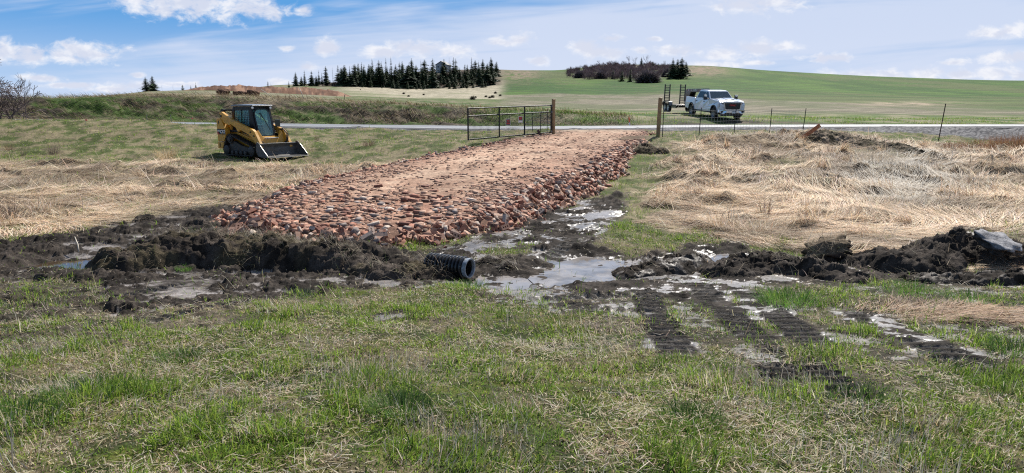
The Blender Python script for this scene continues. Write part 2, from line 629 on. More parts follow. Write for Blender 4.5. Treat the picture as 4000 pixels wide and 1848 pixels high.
def _table():
    us, zs = [], []
    for px, (zn, pf) in sorted(COLS.items()):
        xs = [a for a, _ in NEAR if a < (zn[0][0] if zn else pf[0][0])] + [a for a, _ in zn]
        ys = [b for a, b in NEAR if a < (zn[0][0] if zn else pf[0][0])] + [b for _, b in zn]
        for d, py in pf:
            xs.append(d)
            ys.append(at(px, py, d).z)
        zs.append(pchip(xs, ys, DG))
        us.append((px - 2000) / FPX)
    us = [-0.95] + us + [0.95]
    zs = [zs[0]] + zs + [zs[-1]]
    Z = np.array(zs)                        # columns x depth
    out = np.zeros((len(UG), len(DG)))
    for j in range(len(DG)):
        out[:, j] = pchip(us, Z[:, j], UG)
    return out


TAB = _table()


def Hb(x, y):
    """smooth land height"""
    x, y = np.asarray(x, float), np.asarray(y, float)
    d = np.clip(y, 0, 1599)
    # the column directions are picture columns
    u = np.clip(x / np.maximum(d, 2.5) * 1.0134, -0.949, 0.949)
    i = (u - UG[0]) / (UG[1] - UG[0])
    i0 = np.clip(i.astype(int), 0, len(UG) - 2)
    fi = i - i0
    j0 = np.clip(np.searchsorted(DG, d, side='right') - 1, 0, len(DG) - 2)
    fj = (d - DG[j0]) / (DG[j0 + 1] - DG[j0])
    return (TAB[i0, j0] * (1 - fi) + TAB[i0 + 1, j0] * fi) * (1 - fj) + (TAB[i0, j0 + 1] * (1 - fi) + TAB[i0 + 1, j0 + 1] * fi) * fj


def gp(px, py, dmin=2.0, dmax=900.0):
    """where a photograph pixel meets the land"""
    r = ray(px, py)
    ds = np.geomspace(dmin, dmax, 3000)
    k = ds / r[1]
    z = CZ + r[2] * k
    h = Hb(r[0] * k, ds)
    i = np.argmax(z < h)
    d = ds[i]
    return float(r[0] / r[1] * d), float(d), float(h[i])


def gpoly(pts):
    return np.array([gp(*p)[:2] for p in pts])


def polydist(x, y, P):
    """signed distance to polygon, positive inside"""
    x, y = np.asarray(x, float), np.asarray(y, float)
    box = (x > P[:, 0].min() - 2.6) & (x < P[:, 0].max() + 2.6) & (y > P[:, 1].min() - 2.6) & (y < P[:, 1].max() + 2.6)
    if not box.all():
        out = np.full(x.shape, -2.6)
        if box.any():
            out[box] = polydist(x[box], y[box], P)
        return out
    best = np.full(x.shape, 1e9)
    ins = np.zeros(x.shape, bool)
    n = len(P)
    for i in range(n):
        ax, ay = P[i]
        bx, by = P[(i + 1) % n]
        ex, ey = bx - ax, by - ay
        t = np.clip(((x - ax) * ex + (y - ay) * ey) / (ex * ex + ey * ey + 1e-12), 0, 1)
        best = np.minimum(best, (x - ax - t * ex) ** 2 + (y - ay - t * ey) ** 2)
        c = (ay > y) != (by > y)
        xi = ax + (y - ay) / (by - ay + 1e-12) * ex
        ins ^= c & (x < xi)
    d = np.sqrt(best)
    return np.where(ins, d, -d)
# ------------------------------------------------------------------ what grows or lies where (maps on the ground)
MUD_L = gpoly([(-400, 960), (0, 950), (260, 910), (520, 860), (800, 810), (960, 800), (1000, 880), (1500, 960), (1720, 1000), (1830, 1100), (1500, 1120), (1100, 1160), (800, 1195), (500, 1215), (300, 1130), (0, 1065), (-400, 1060)])
MUD_R = gpoly([(1640, 990), (1800, 940), (2100, 850), (2280, 790), (2420, 750), (2460, 840), (2370, 900), (2330, 960), (2480, 1010), (2700, 960), (2860, 950), (3000, 1000), (3500, 1060), (4000, 1075), (4500, 1080), (4500, 1130), (4000, 1125), (3400, 1105), (2960, 1110), (2900, 1165), (2700, 1190), (2500, 1165), (2150, 1160), (2000, 1115), (1800, 1105)])
TRACKS = [  # caterpillar prints: (start px, end px, width m, wet)
    ((2500, 1120), (2640, 1380), 0.36, 1.0), ((2720, 1110), (2960, 1330), 0.36, 1.0), ((2900, 1140), (3200, 1350), 0.38, 1.0), ((2960, 1330), (3060, 1480), 0.32, .8),
    ((3340, 1220), (3820, 1430), 0.40, 1.0), ((2080, 1170), (2500, 1150), 0.34, 1.0), ((3150, 1400), (3330, 1560), 0.34, 0.8), ((2120, 1195), (2560, 1215), .30, .9),
    ((420, 1165), (760, 1090), 0.26, 0.4), ((560, 1262), (960, 1172), 0.24, 0.4), ((1960, 960), (2330, 800), 0.42, 1.0), ((2140, 1010), (2440, 820), 0.34, 0.9)]
TRACKS = [(gp(*a)[:2], gp(*b)[:2], w, k) for a, b, w, k in TRACKS]
STRAW_R = gpoly([(2640, 560), (2900, 528), (3300, 528), (3560, 556), (4000, 590), (4600, 600), (4600, 1085), (4000, 1085), (3500, 1070), (3320, 1000), (3000, 955), (2800, 940), (2570, 890), (2530, 810), (2560, 740), (2580, 650)])
STRAW_L = gpoly([(-600, 650), (300, 640), (700, 640), (1000, 648), (1400, 640), (1600, 640), (1300, 716), (1060, 800), (900, 820), (600, 845), (300, 900), (0, 940), (-600, 960)])
STRAW_F = gpoly([(3380, 1180), (3700, 1190), (4100, 1230), (4100, 1290), (3700, 1260), (3420, 1230)])
DIRTY_L = gpoly([(-400, 1060), (400, 1090), (900, 1130), (1250, 1140), (1050, 1200), (700, 1270), (300, 1350), (-400, 1380)])
DIRTY_R = gpoly([(1900, 1130), (2500, 1130), (3000, 1110), (4400, 1120), (4400, 1420), (3800, 1470), (3200, 1500), (2700, 1400), (2350, 1260)])
PALE = gpoly([(3330, 640), (3480, 590), (3680, 600), (3760, 700), (3640, 800), (3350, 790)])
MUDPATCH = [gpoly(p) for p in ([(470, 1150), (620, 1085), (880, 1075), (900, 1120), (700, 1160)], [(1300, 1110), (1500, 1085), (1720, 1100), (1500, 1130)], [(820, 1225), (980, 1185), (1160, 1165), (1060, 1215)])]
GRASSPATCH = [gpoly(p) for p in ([(2370, 860), (2480, 840), (2600, 900), (2640, 970), (2480, 1000), (2380, 960)], [(1880, 985), (2020, 935), (2060, 950), (1990, 1010)], [(2470, 620), (2540, 620), (2560, 790), (2500, 790)])]
PUDDLES = [  # photo px polygon, water height
    ('puddle', [(120, 1025), (200, 995), (420, 985), (600, 1000), (470, 1022), (300, 1030)], -0.125),
    ('puddle', [(2120, 1065), (2160, 1015), (2290, 1000), (2420, 1010), (2440, 1075), (2330, 1092), (2180, 1098)], -0.075),
    ('puddle', [(1850, 1068), (1950, 1060), (2090, 1082), (2050, 1112), (1930, 1110)], -0.085),
    ('puddle', [(2770, 1075), (2790, 1010), (2840, 985), (2870, 1000), (2830, 1060)], -0.06),
    ]
PUDDLES = [(n, gpoly(p), z) for n, p, z in PUDDLES]

# the driveway: outline of its flat top on the ground, and its height along y
DRIVE = np.array([(-4.9, 12.9), (-4.2, 11.9), (-3.2, 11.35), (-2.1, 11.2), (-1.15, 11.75), (-.25, 12.75), (.72, 16.2), (2.2, 19.2), (3.9, 24.6), (5.3, 29.0), (6.5, 33.5), (7.0, 38.2), (2.3, 38.2), (2.2, 35.0), (0.2, 31.0), (-2.3, 24.5), (-4.5, 18.6), (-5.0, 15.0)])


def drive_top(y):
    return np.interp(y, [10, 12, 14, 17, 20, 25, 31, 35, 38, 40], [.20, .25, .36, .46, .54, .68, .84, .92, .93, .90])


def driveh(x, y):
    """height of the brick fill (well below ground away from it)"""
    s = polydist(x, y, DRIVE) + (fbm(x * 1.1, y * 1.1, 91, 3) - .5) * 0.7
    top = drive_top(y) + (fbm(x * .9, y * .9, 33, 4) - .5) * .10
    # gentler on the uphill (left) side
    left = sst(-(x - (-5.0 + (y - 13) * 0.36)), -1.5, 1.5)
    slope = np.interp(y, [12, 15, 20, 26], [.48, .60, .68, .70]) * (1 - left) + 0.34 * left
    slope = slope * np.interp(y, [24, 34], [1.0, 0.45])
    out = np.maximum(-s, 0)
    h = top - out * slope - .10 * np.exp(-np.maximum(s, 0) * 2.2) * np.where(s > 0, 1, 1)
    w, _ = worley(x * 6, y * 6, 3)
    return h + (0.5 - w) * 0.05 * sst(-s, -.6, .3)


def Hdet(x, y, fine=True):
    """the land with its local lumps, ruts and hollows"""
    x, y = np.asarray(x, float), np.asarray(y, float)
    h = Hb(x, y)
    near = sst(-y, -60, -42)
    m = masks(x, y)
    bump = (fbm(x * .55, y * .55, 1, 3) - .5) * .16
    # matted straw lies in folds
    wx, wy = x + (fbm(x * .4, y * .4, 8, 2) - .5) * 2.5, y + (fbm(x * .4, y * .4, 9, 2) - .5) * 2.5
    fold = fbm(wx * .62, wy * 1.05, 21, 4, .55)
    far_f = np.interp(y, [10, 15, 22, 32], [.25, .6, 1.0, .8])
    sfold = (np.abs(fold - .5) * -2 + .35) * .46 * far_f + np.maximum(fbm(wx * 1.3, wy * 1.6, 77, 3) - .57, 0) * 1.5 * far_f
    tuss = (fbm(x * 2.6, y * 2.6, 5, 3) - .5) * .09
    h = h + near * (bump * np.interp(y, [0, 12, 30], [.5, .8, 1.6]) * (1 - m['mud'] * .6) + m['straw_r'] * sfold * .65 + m['straw_l'] * sfold * .45 + m['grass'] * tuss * np.interp(y, [0, 9, 25], [.7, 1, 1.5]))
    if fine:
        wm = m['mud'] > .01
        if wm.any():
            ch, _ = mud_relief(x[wm], y[wm])
            h[wm] += (near * m['mud'] ** 2.2 * (1 - .9 * m['track']) * np.where((x > -.9) & (y < 9.6), .5, .85))[wm] * ch
        nt = y < 17
        if nt.any():
            xa, ya = x[nt], y[nt]
            dh = np.zeros_like(xa)
            for (a, b, wd, k) in TRACKS:
                dh = dh + track_print(xa, ya, a, b, wd)
            h[nt] += dh
    bk = sst(y, 48.6, 51) * sst(-y, -58.5, -54) * sst(-x, -4, 4)
    bm = bk > .01
    if bm.any():
        xb, yb = x[bm], y[bm]
        h[bm] += bk[bm] * ((fbm(xb * .42 + yb * .45, yb * .30 - xb * .18, 91, 4, .55) - .5) * .8 + (fbm(xb * 1.3 + yb * .6, yb * 1.1, 92, 3) - .5) * .5)
    for _, P, z in PUDDLES:
        s = polydist(x, y, P) + (fbm(x * 3.5, y * 3.5, 55, 3) - .5) * .35
        h = h - sst(s, -.45, .15) * np.maximum(h - (z - .03), 0) * (.97 - .22 * sst(fbm(x * 4, y * 5, 57, 3), .50, .58))
    # low road fill and ditch stay smooth
    return h


def mud_relief(x, y):
    """churned mud: clods standing out of level silt.  Returns height and how much a spot is silt floor"""
    w1, i1 = worley(x * 2.6 + fbm(x * 3, y * 3, 18, 2), y * 3.4, 2)
    w2, i2 = worley(x * 8.5, y * 8.5, 4)
    ch = (i1 - .42) * .13 * sst(-w1, -.75, -.30) + (i2 - .5) * .07 * sst(-w2, -.62, -.42) + (.45 - worley(x * 19, y * 19, 7)[0]) * .045 + (fbm(x * 14, y * 14, 6, 3) - .5) * .05 + (fbm(x * 1.4, y * 1.9, 19, 3) - .5) * .16
    wetside = np.interp(x, [-3.0, -1.0], [.0, 1.0])
    lvl = -.028 + .022 * wetside
    for P in MUDPATCH:
        f = sst(polydist(x, y, P) + (fbm(x * 3, y * 3, 44, 3) - .5) * .5, -.05, .15)
        ch = ch * (1 - f * .85) - .03 * f
    floor = sst(lvl - ch, -.004, .010)
    return np.maximum(ch, lvl) + (fbm(x * 5, y * 5, 20, 2) - .5) * .008, floor


def track_frame(x, y, a, b, wd):
    dx, dy = b[0] - a[0], b[1] - a[1]
    L = math.hypot(dx, dy)
    dx, dy = dx / L, dy / L
    t = (x - a[0]) * dx + (y - a[1]) * dy
    s = -(x - a[0]) * dy + (y - a[1]) * dx + (vnoise(t * .8, t * 0, 3) - .5) * .12
    ins = sst(-np.abs(s), -wd / 2, -wd / 2 + .05) * sst(t, -.1, .15) * sst(-t, -L - .1, -L + .15)
    patch = sst(fbm(x * 1.7, y * 1.7, 66, 3), .30, .42)
    lug = np.abs(((t / .165 + (fbm(x * 2.5, y * 2.5, 4, 2) - .5) * 1.5) % 1) - .5) * 2
    return ins * patch, sst(lug, .42, .72)


def track_print(x, y, a, b, wd):
    k, lug = track_frame(x, y, a, b, wd)
    return k * (lug * .052 - .038)


def masks(x, y):
    x, y = np.asarray(x, float), np.asarray(y, float)
    jit = (fbm(x * 1.3, y * 1.3, 12, 4, .6) - .5)
    jit2 = (fbm(x * 3.7, y * 3.7, 13, 3, .6) - .5)
    near = y < 48
    z = np.zeros_like(x)

    def soft(P, j, e):
        out = z.copy()
        if near.any():
            out[near] = sst(polydist(x[near], y[near], P) + j[near], -e, e)
        return out
    mud = np.maximum(soft(MUD_L, jit * 1.1 + jit2 * .5, .12), soft(MUD_R, jit * 1.0 + jit2 * .5, .12))
    for P in GRASSPATCH:
        mud = mud * (1 - soft(P, jit * .9 + jit2 * .5, .15))
    tr = z.copy()
    for (a, b, wd, k) in TRACKS if (y < 17).any() else ():
        dx, dy = b[0] - a[0], b[1] - a[1]
        L = math.hypot(dx, dy)
        t = ((x - a[0]) * dx + (y - a[1]) * dy) / L
        s = (-(x - a[0]) * dy + (y - a[1]) * dx) / L
        tr = np.maximum(tr, k * sst(-np.abs(s) + jit2 * .4 + jit * .3, -wd / 2 - .06, -wd / 2 + .06) * sst(t, -.2, .1) * sst(-t, -L - .2, -L + .1))
    bare = sst(fbm(x * .9, y * .9, 71, 4, .6) + np.interp(y, [5, 8], [-.12, .03]) - np.interp(y, [9.5, 14], [0, .25]), .57, .64) * .85
    dirty = np.maximum(soft(DIRTY_L, jit * 1.2, .4) * .80, soft(DIRTY_R, jit * 1.2, .4) * .72)
    dirty = dirty * sst(fbm(x * 1.9, y * 2.6, 73, 4, .65), .40, .54)
    mud = np.maximum.reduce([mud, tr, bare * (y > 5.5) * (y < 14), dirty])
    sr = soft(STRAW_R, jit * 1.6 + jit2 * .6, .3) * (1 - mud)
    sl = soft(STRAW_L, jit * 2.6 + jit2 * .9, .5) * (1 - mud)
    sl = sl * (1 - .75 * sst(fbm(x * 1.9, y * 1.2, 51, 4, .6), .46, .72))
    sr = sr * (1 - .6 * sst(fbm(x * .8, y * .6, 52, 3), .66, .74))
    sf = soft(STRAW_F, jit * .8, .2)
    # gravel road shoulder
    s0 = np.interp(x, [-14, -4, 2, 7.5, 10, 14, 17, 22, 30], [40.2, 39.6, 38.6, 36.8, 37.4, 38.6, 37.6, 36.0, 34.5])
    grav = sst(y + jit * 1.4, s0 - .3, s0 + .3) * sst(-y - jit * .8, -49.2, -48.4)
    grav = grav * sst(x, -16, -13)
    drv = z.copy()
    drv[near] = sst(polydist(x[near], y[near], DRIVE) + jit[near] * .8 + .25, -.2, .4)
    sr, sl = sr * (1 - grav), sl * (1 - grav)
    return dict(mud=mud, track=np.clip(tr, 0, 1), straw_r=np.maximum(sr, sf), straw_l=sl, gravel=grav, drive=drv,
                grass=np.clip(1 - np.maximum.reduce([mud, sr, sl, sf, grav, drv]), 0, 1))


def far_color(x, y, z):
    """base colours of the fields and hills beyond the road"""
    px, py = proj(x, y, z)
    n1 = fbm(x * .05, y * .02, 31, 4)
    n2 = fbm(x * .4, y * .15, 32, 4)
    n3 = fbm(x * .012, y * .012, 35, 4)
    wheat = lerp3((.028, .074, .009), (.055, .112, .014), sst(n1, .3, .7))
    wheat = lerp3(wheat, (.080, .095, .034), .75 * sst(n3 + .25 * (n2 - .5), .52, .66))
    # stripes of the drill rows follow the contour; sprayer wheelings cut across
    ctr = .5 + .5 * np.sin(z * 4.2 + 3 * n1)
    wheat = wheat * (.86 + .28 * sst(ctr, .2, .8))[..., None]
    tram = np.abs(((x * .8 + y * .25 + 14 * n3) / 26) % 1 - .5)
    wheat = lerp3(wheat, (.105, .11, .05), .5 * sst(-tram, -.035, -.012))
    rows = .5 + .5 * np.sin((y + .35 * x) * .55 + 5 * n1)
    stub = lerp3((.105, .096, .062), (.215, .19, .135), sst(n2 * .6 + rows * .4, .35, .65))
    stub = lerp3(stub, (.075, .095, .035), .6 * sst(fbm(x * .1, y * .05, 36, 4), .5, .62))
    straw = lerp3((.25, .225, .155), (.36, .32, .235), sst(n2, .3, .7))
    straw = lerp3(straw, (.14, .155, .07), .7 * sst(fbm(x * .04, y * .018, 39, 3), .57, .66))
    brown = lerp3((.11, .08, .06), (.19, .145, .105), sst(n2, .35, .65))
    grassy = lerp3((.045, .085, .016), (.08, .125, .026), sst(n2, .35, .6))
    grassy = lerp3(grassy, (.22, .19, .125), .8 * sst(fbm(x * .7, y * .35, 38, 4), .48, .6))
    bank = lerp3((.045, .036, .025), (.055, .085, .022), sst(fbm(x * .45 + y * .5, y * .6, 40, 4), .42, .58))
    bank = lerp3(bank, (.15, .12, .08), .7 * sst(fbm(x * 1.2 + y, y * 1.5, 41, 3), .55, .68))
    j = (n1 - .5) * 30
    c = bank.copy()
    # upland field behind the bank (left)
    up = sst(y, 58.5, 62) * sst(-px, -1980, -1800)
    c = lerp3(c, lerp3((.19, .175, .115), (.09, .12, .04), sst(fbm(x * .25, y * .1, 43, 4), .48, .6)), up)
    right = sst(px + j, 1850, 2050)
    c = lerp3(c, grassy, right * sst(y + (n2 - .5) * 4, 51, 53))
    # dry lip along the bank top
    lip = np.exp(-((y - 59.5) / 2.2) ** 2) * (1 - right) * sst(n2, .3, .6)
    c = lerp3(c, (.33, .27, .18), lip * .85)
    # green strip then straw slope below the conifers
    t = sst(px, 1300, 1420) * sst(-px, -2080, -1980) * sst(y, 75, 85)
    c = lerp3(c, grassy * .9, t)
    t = sst(px + j, 1280, 1400) * sst(-px - j, -2030, -1930) * sst(y + (n1 - .5) * 60, 165, 190)
    c = lerp3(c, straw, t)
    # stubble ground to the right
    lo = np.interp(px, [1900, 2300, 2800, 3300, 4000], [95, 75, 62, 70, 78])
    hi = np.interp(px, [1900, 2300, 2800, 3000, 3400, 4000], [300, 260, 200, 175, 160, 120])
    t = sst(px + j, 1920, 2020) * sst(y + (n1 - .5) * 40, lo, lo + 18)
    c = lerp3(c, stub, t)
    t = sst(px + j, 1930, 2000) * sst(y + (n1 - .5) * 70, hi - 20, hi + 20)
    c = lerp3(c, wheat, t)
    # brown ground under the conifers and brush, ploughed shoulder of the hill
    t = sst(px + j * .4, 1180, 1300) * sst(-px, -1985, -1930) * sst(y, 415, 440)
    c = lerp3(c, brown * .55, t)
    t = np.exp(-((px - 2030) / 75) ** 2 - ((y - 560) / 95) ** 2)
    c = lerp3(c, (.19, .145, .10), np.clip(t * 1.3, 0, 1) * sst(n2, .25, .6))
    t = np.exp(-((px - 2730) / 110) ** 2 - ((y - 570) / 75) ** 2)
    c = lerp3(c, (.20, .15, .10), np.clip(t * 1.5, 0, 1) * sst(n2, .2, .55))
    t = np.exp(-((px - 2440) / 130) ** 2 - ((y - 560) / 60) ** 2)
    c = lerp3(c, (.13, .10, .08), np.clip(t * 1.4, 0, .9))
    t = np.exp(-((px - 3560) / 200) ** 2 - ((py - 405) / 9) ** 2)
    c = lerp3(c, (.32, .25, .18), np.clip(t * 1.1, 0, .9) * sst(n2, .35, .55))
    return c


def ground_color(x, y, z):
    m = masks(x, y)
    n = fbm(x * 2.1, y * 2.1, 61, 4)
    n2 = fbm(x * 6, y * 6, 62, 3)
    green = lerp3((.032, .040, .013), (.105, .088, .052), sst(n, .38, .62))  # soil colours darkened to paint in the shade between grass blades
    green = lerp3(green, (.085, .09, .018), .6 * sst(n2, .5, .65))
    mid = lerp3((.060, .078, .022), (.18, .15, .09), sst(fbm(x * 2.3, y * 1.6, 63, 4), .34, .66))
    green = lerp3(green, mid, sst(y, 10, 14))
    c = green
    c = lerp3(c, lerp3((.14, .10, .065), (.30, .235, .16), sst(n, .35, .65)), np.clip(m['straw_r'] + m['straw_l'], 0, 1))
    mudc = lerp3((.018, .0145, .012), (.050, .041, .034), sst(n2, .35, .65))
    c = lerp3(c, mudc, m['mud'])
    _, floor = mud_relief(x, y)
    silt = lerp3((.12, .108, .10), (.23, .21, .20), sst(n, .3, .7))
    c = lerp3(c, silt, floor * m['mud'] ** 2 * .95)
    c = lerp3(c, (.085, .07, .056), (m['mud'] > .05) * (1 - m['mud']) * .8)
    gc = lerp3((.045, .045, .05), (.17, .165, .165), sst(fbm(x * 9, y * 9, 64, 2), .4, .65))
    c = lerp3(c, gc, m['gravel'])
    c = lerp3(c, (.16, .10, .07), m['drive'] * .8)
    wet = m['mud'] ** 1.5 * (.12 + .80 * floor)
    # the left, older mud is drier
    wet = wet * np.interp(x, [-3.2, -1.0], [.35, 1.0])
    near6 = y < 12
    for (a, b, wd, k) in TRACKS:
        kk, lug = track_frame(x, y, a, b, wd)
        kk = kk * near6
        c = lerp3(c, lerp3((.028, .024, .020), (.19, .175, .16), 1 - lug), kk * .9)
        wet = np.maximum(wet * (1 - kk * .7), kk * (1 - lug) * .78 * k)
    far = sst(y, 48.2, 49.2)
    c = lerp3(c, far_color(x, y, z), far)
    # left meadow edge meets the bank
    return c, wet * (1 - far)


# ------------------------------------------------------------------ the ground sheet
def build_ground():
    ys = [-5.0, -3.0, -1.0, 0.5, 1.5, 2.2]
    y = 2.6
    while y < 1600:
        ys.append(y)
        y += .017 + max(0, y - 4.0) * .0022 if y < 13.5 else (.038 + (y - 13.5) * .0075)
    ys = np.array(ys)
    us = np.concatenate([-np.linspace(3.2, .76, 60)[:-1], np.linspace(-.76, .76, 900), np.linspace(.76, 3.2, 60)[1:]])
    Y = np.repeat(ys[:, None], len(us), 1)
    X = us[None, :] * np.maximum(Y + .9, 2.6 + 0 * Y) * (Y + 6) / (Y + 6)
    X = np.where(Y < 2, us[None, :] * 2.9, X)
    x, y = X.ravel(), Y.ravel()
    z = Hdet(x, y)
    c, wet = ground_color(x, y, z)
    q = quads_of(len(ys), len(us))
    o = np_mesh('ground', np.stack([x, y, z], 1), q.ravel(), np.arange(len(q)) * 4, GROUND, {'Col': c, 'wet': wet}, smooth=True)
    tag(o, kind='structure')
    print('ground verts', len(x))


build_ground()


def build_road():
    asphalt = pmat('road asphalt', (.15, .155, .165), .62, var=.2, scale=1.5, bump=.2, bscale=60, spec=.5)
    paint = pmat('road paint', (.62, .62, .60), .5, var=.15, scale=4)
    xs = np.concatenate([np.linspace(-45, -16, 20), np.linspace(-15, 60, 120)])

    def strip(name, y0, y1, lift, mat_, sub=3, x_from=-45):
        xx = xs[xs >= x_from]
        yy = np.linspace(y0, y1, sub)
        X, Y = np.meshgrid(xx, yy)
        crown = .05 * (1 - ((Y - 44) / 3.0) ** 2)
        zlow = np.minimum(Hb(X, np.full_like(X, 41.0)), 9)
        zhi = Hb(X, np.full_like(X, 47.0))
        Z = zlow + (zhi - zlow) * (Y - 41) / 6 + lift + crown
        q = quads_of(len(yy), len(xx))
        o = np_mesh(name, np.stack([X.ravel(), Y.ravel(), Z.ravel()], 1), q.ravel(), np.arange(len(q)) * 4, mat_, smooth=True)
        return o
    r = strip('road', 41.0, 47.0, .055, asphalt, 7)
    tag(r, kind='structure')
    for (a, b) in ((41.35, 41.5), (46.5, 46.65)):
        tag(strip('road_edge_line', a, b, .060, paint, 2), kind='structure')
    # skirt: the road's edge down to the gravel
    for yy in (41.0, 47.0):
        s = 1 if yy > 44 else -1
        X = np.stack([xs, xs])
        Y = np.stack([np.full_like(xs, yy), np.full_like(xs, yy + s * .5)])
        Z = np.stack([Hb(xs, np.full_like(xs, yy)) + .055, Hb(xs, np.full_like(xs, yy + s * .5)) - .02])
        q = quads_of(2, len(xs))
        c = np.tile(np.array([[.10, .10, .105]]), (X.size, 1))
        tag(np_mesh('road_shoulder', np.stack([X.ravel(), Y.ravel(), Z.ravel()], 1), q.ravel(), np.arange(len(q)) * 4, GROUND, {'Col': c, 'wet': np.zeros(X.size)}), kind='structure')


build_road()


def build_puddles():
    m = bpy.data.materials.new('muddy water')
    m.use_nodes = True
    T = NT(m.node_tree)
    g = T.n('ShaderNodeNewGeometry')
    b = T.n('ShaderNodeBsdfPrincipled')
    n = T.ss(T.noise(g.outputs['Position'], 2.4, 5, .6), .42, .6)
    T.put(b.inputs['Base Color'], T.mix(n, (.17, .15, .135), (.28, .255, .24)))
    T.put(b.inputs['Roughness'], T.ss(T.noise(g.outputs['Position'], 3.1, 3, .5), .4, .62, .07, .28))
    b.inputs['IOR'].default_value = 1.33
    b.inputs['Specular IOR Level'].default_value = .6
    bp = T.n('ShaderNodeBump')
    bp.inputs['Strength'].default_value = .10
    bp.inputs['Distance'].default_value = .01
    T.put(bp.inputs['Height'], T.noise(g.outputs['Position'], 26, 3, .5))
    T.put(b.inputs['Normal'], bp.outputs[0])
    o = T.n('ShaderNodeOutputMaterial')
    T.t.links.new(b.outputs[0], o.inputs[0])
    m2 = m.copy()
    t2 = m2.node_tree
    for nd in t2.nodes:
        if nd.type == 'MIX':
            nd.inputs[6].default_value = (.05, .032, .018, 1)
            nd.inputs[7].default_value = (.085, .058, .035, 1)
        if nd.type == 'MAP_RANGE' and nd.inputs[4].default_value > .2 and nd.inputs[4].default_value < .5 and nd.inputs[3].default_value > .05:
            nd.inputs[3].default_value, nd.inputs[4].default_value = .02, .05
    for qi, (nme, P, z) in enumerate(PUDDLES):
        c = P.mean(0)
        V = [(c[0] + (p[0] - c[0]) * 1.35, c[1] + (p[1] - c[1]) * 1.5, z) for p in P]
        mb = MB()
        mb.add(V, [tuple(range(len(V)))])
        tag(mb.build(nme, m2 if qi == 0 else m), kind='structure')


build_puddles()


def build_driveway():
    xs = np.arange(-8.2, 8.6, .07)
    ys = np.arange(9.6, 40.4, .07)
    X, Y = np.meshgrid(xs, ys)
    x, y = X.ravel(), Y.ravel()
    z = driveh(x, y)
    g = Hb(x, y)
    w, idv = worley(x * 4, y * 4, 15)
    n = fbm(x * 2.2, y * 2.2, 81, 4, .6)
    s = polydist(x, y, DRIVE)
    top = sst(s, .2, 1.2)
    dust = lerp3((.34, .215, .15), (.43, .30, .215), sst(n, .35, .65))
    red = lerp3((.21, .105, .072), (.33, .19, .13), idv)
    far_t = sst(y, 12.5, 17)
    # wheel ruts packed to pale dust, the rim and near end still rubble
    cx = np.interp(y, [12, 16, 20, 25, 31, 38], [-2.6, -2.0, -1.0, .9, 3.3, 4.6])
    rut = np.exp(-((np.abs(x - cx) - .75) / .6) ** 2)
    c = lerp3(red, dust, np.clip(top * far_t * (.5 + .5 * rut) + .15, 0, 1))
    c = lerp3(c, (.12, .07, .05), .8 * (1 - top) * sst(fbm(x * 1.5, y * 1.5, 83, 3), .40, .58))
    c = lerp3(c, (.30, .245, .18), sst(y, 33.5, 38) * .8)
    q = quads_of(len(ys), len(xs))
    ok = ((z - g) > -.06)
    keep = ok[q].any(1)
    q = q[keep]
    used = np.unique(q)
    rm = np.full(len(x), -1)
    rm[used] = np.arange(len(used))
    q = rm[q]
    z = z + (fbm(x * 9, y * 9, 87, 3) - .5) * .035
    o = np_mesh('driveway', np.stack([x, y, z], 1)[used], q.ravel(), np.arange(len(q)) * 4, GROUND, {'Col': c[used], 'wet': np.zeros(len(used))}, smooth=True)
    tag(o, kind='structure')


build_driveway()


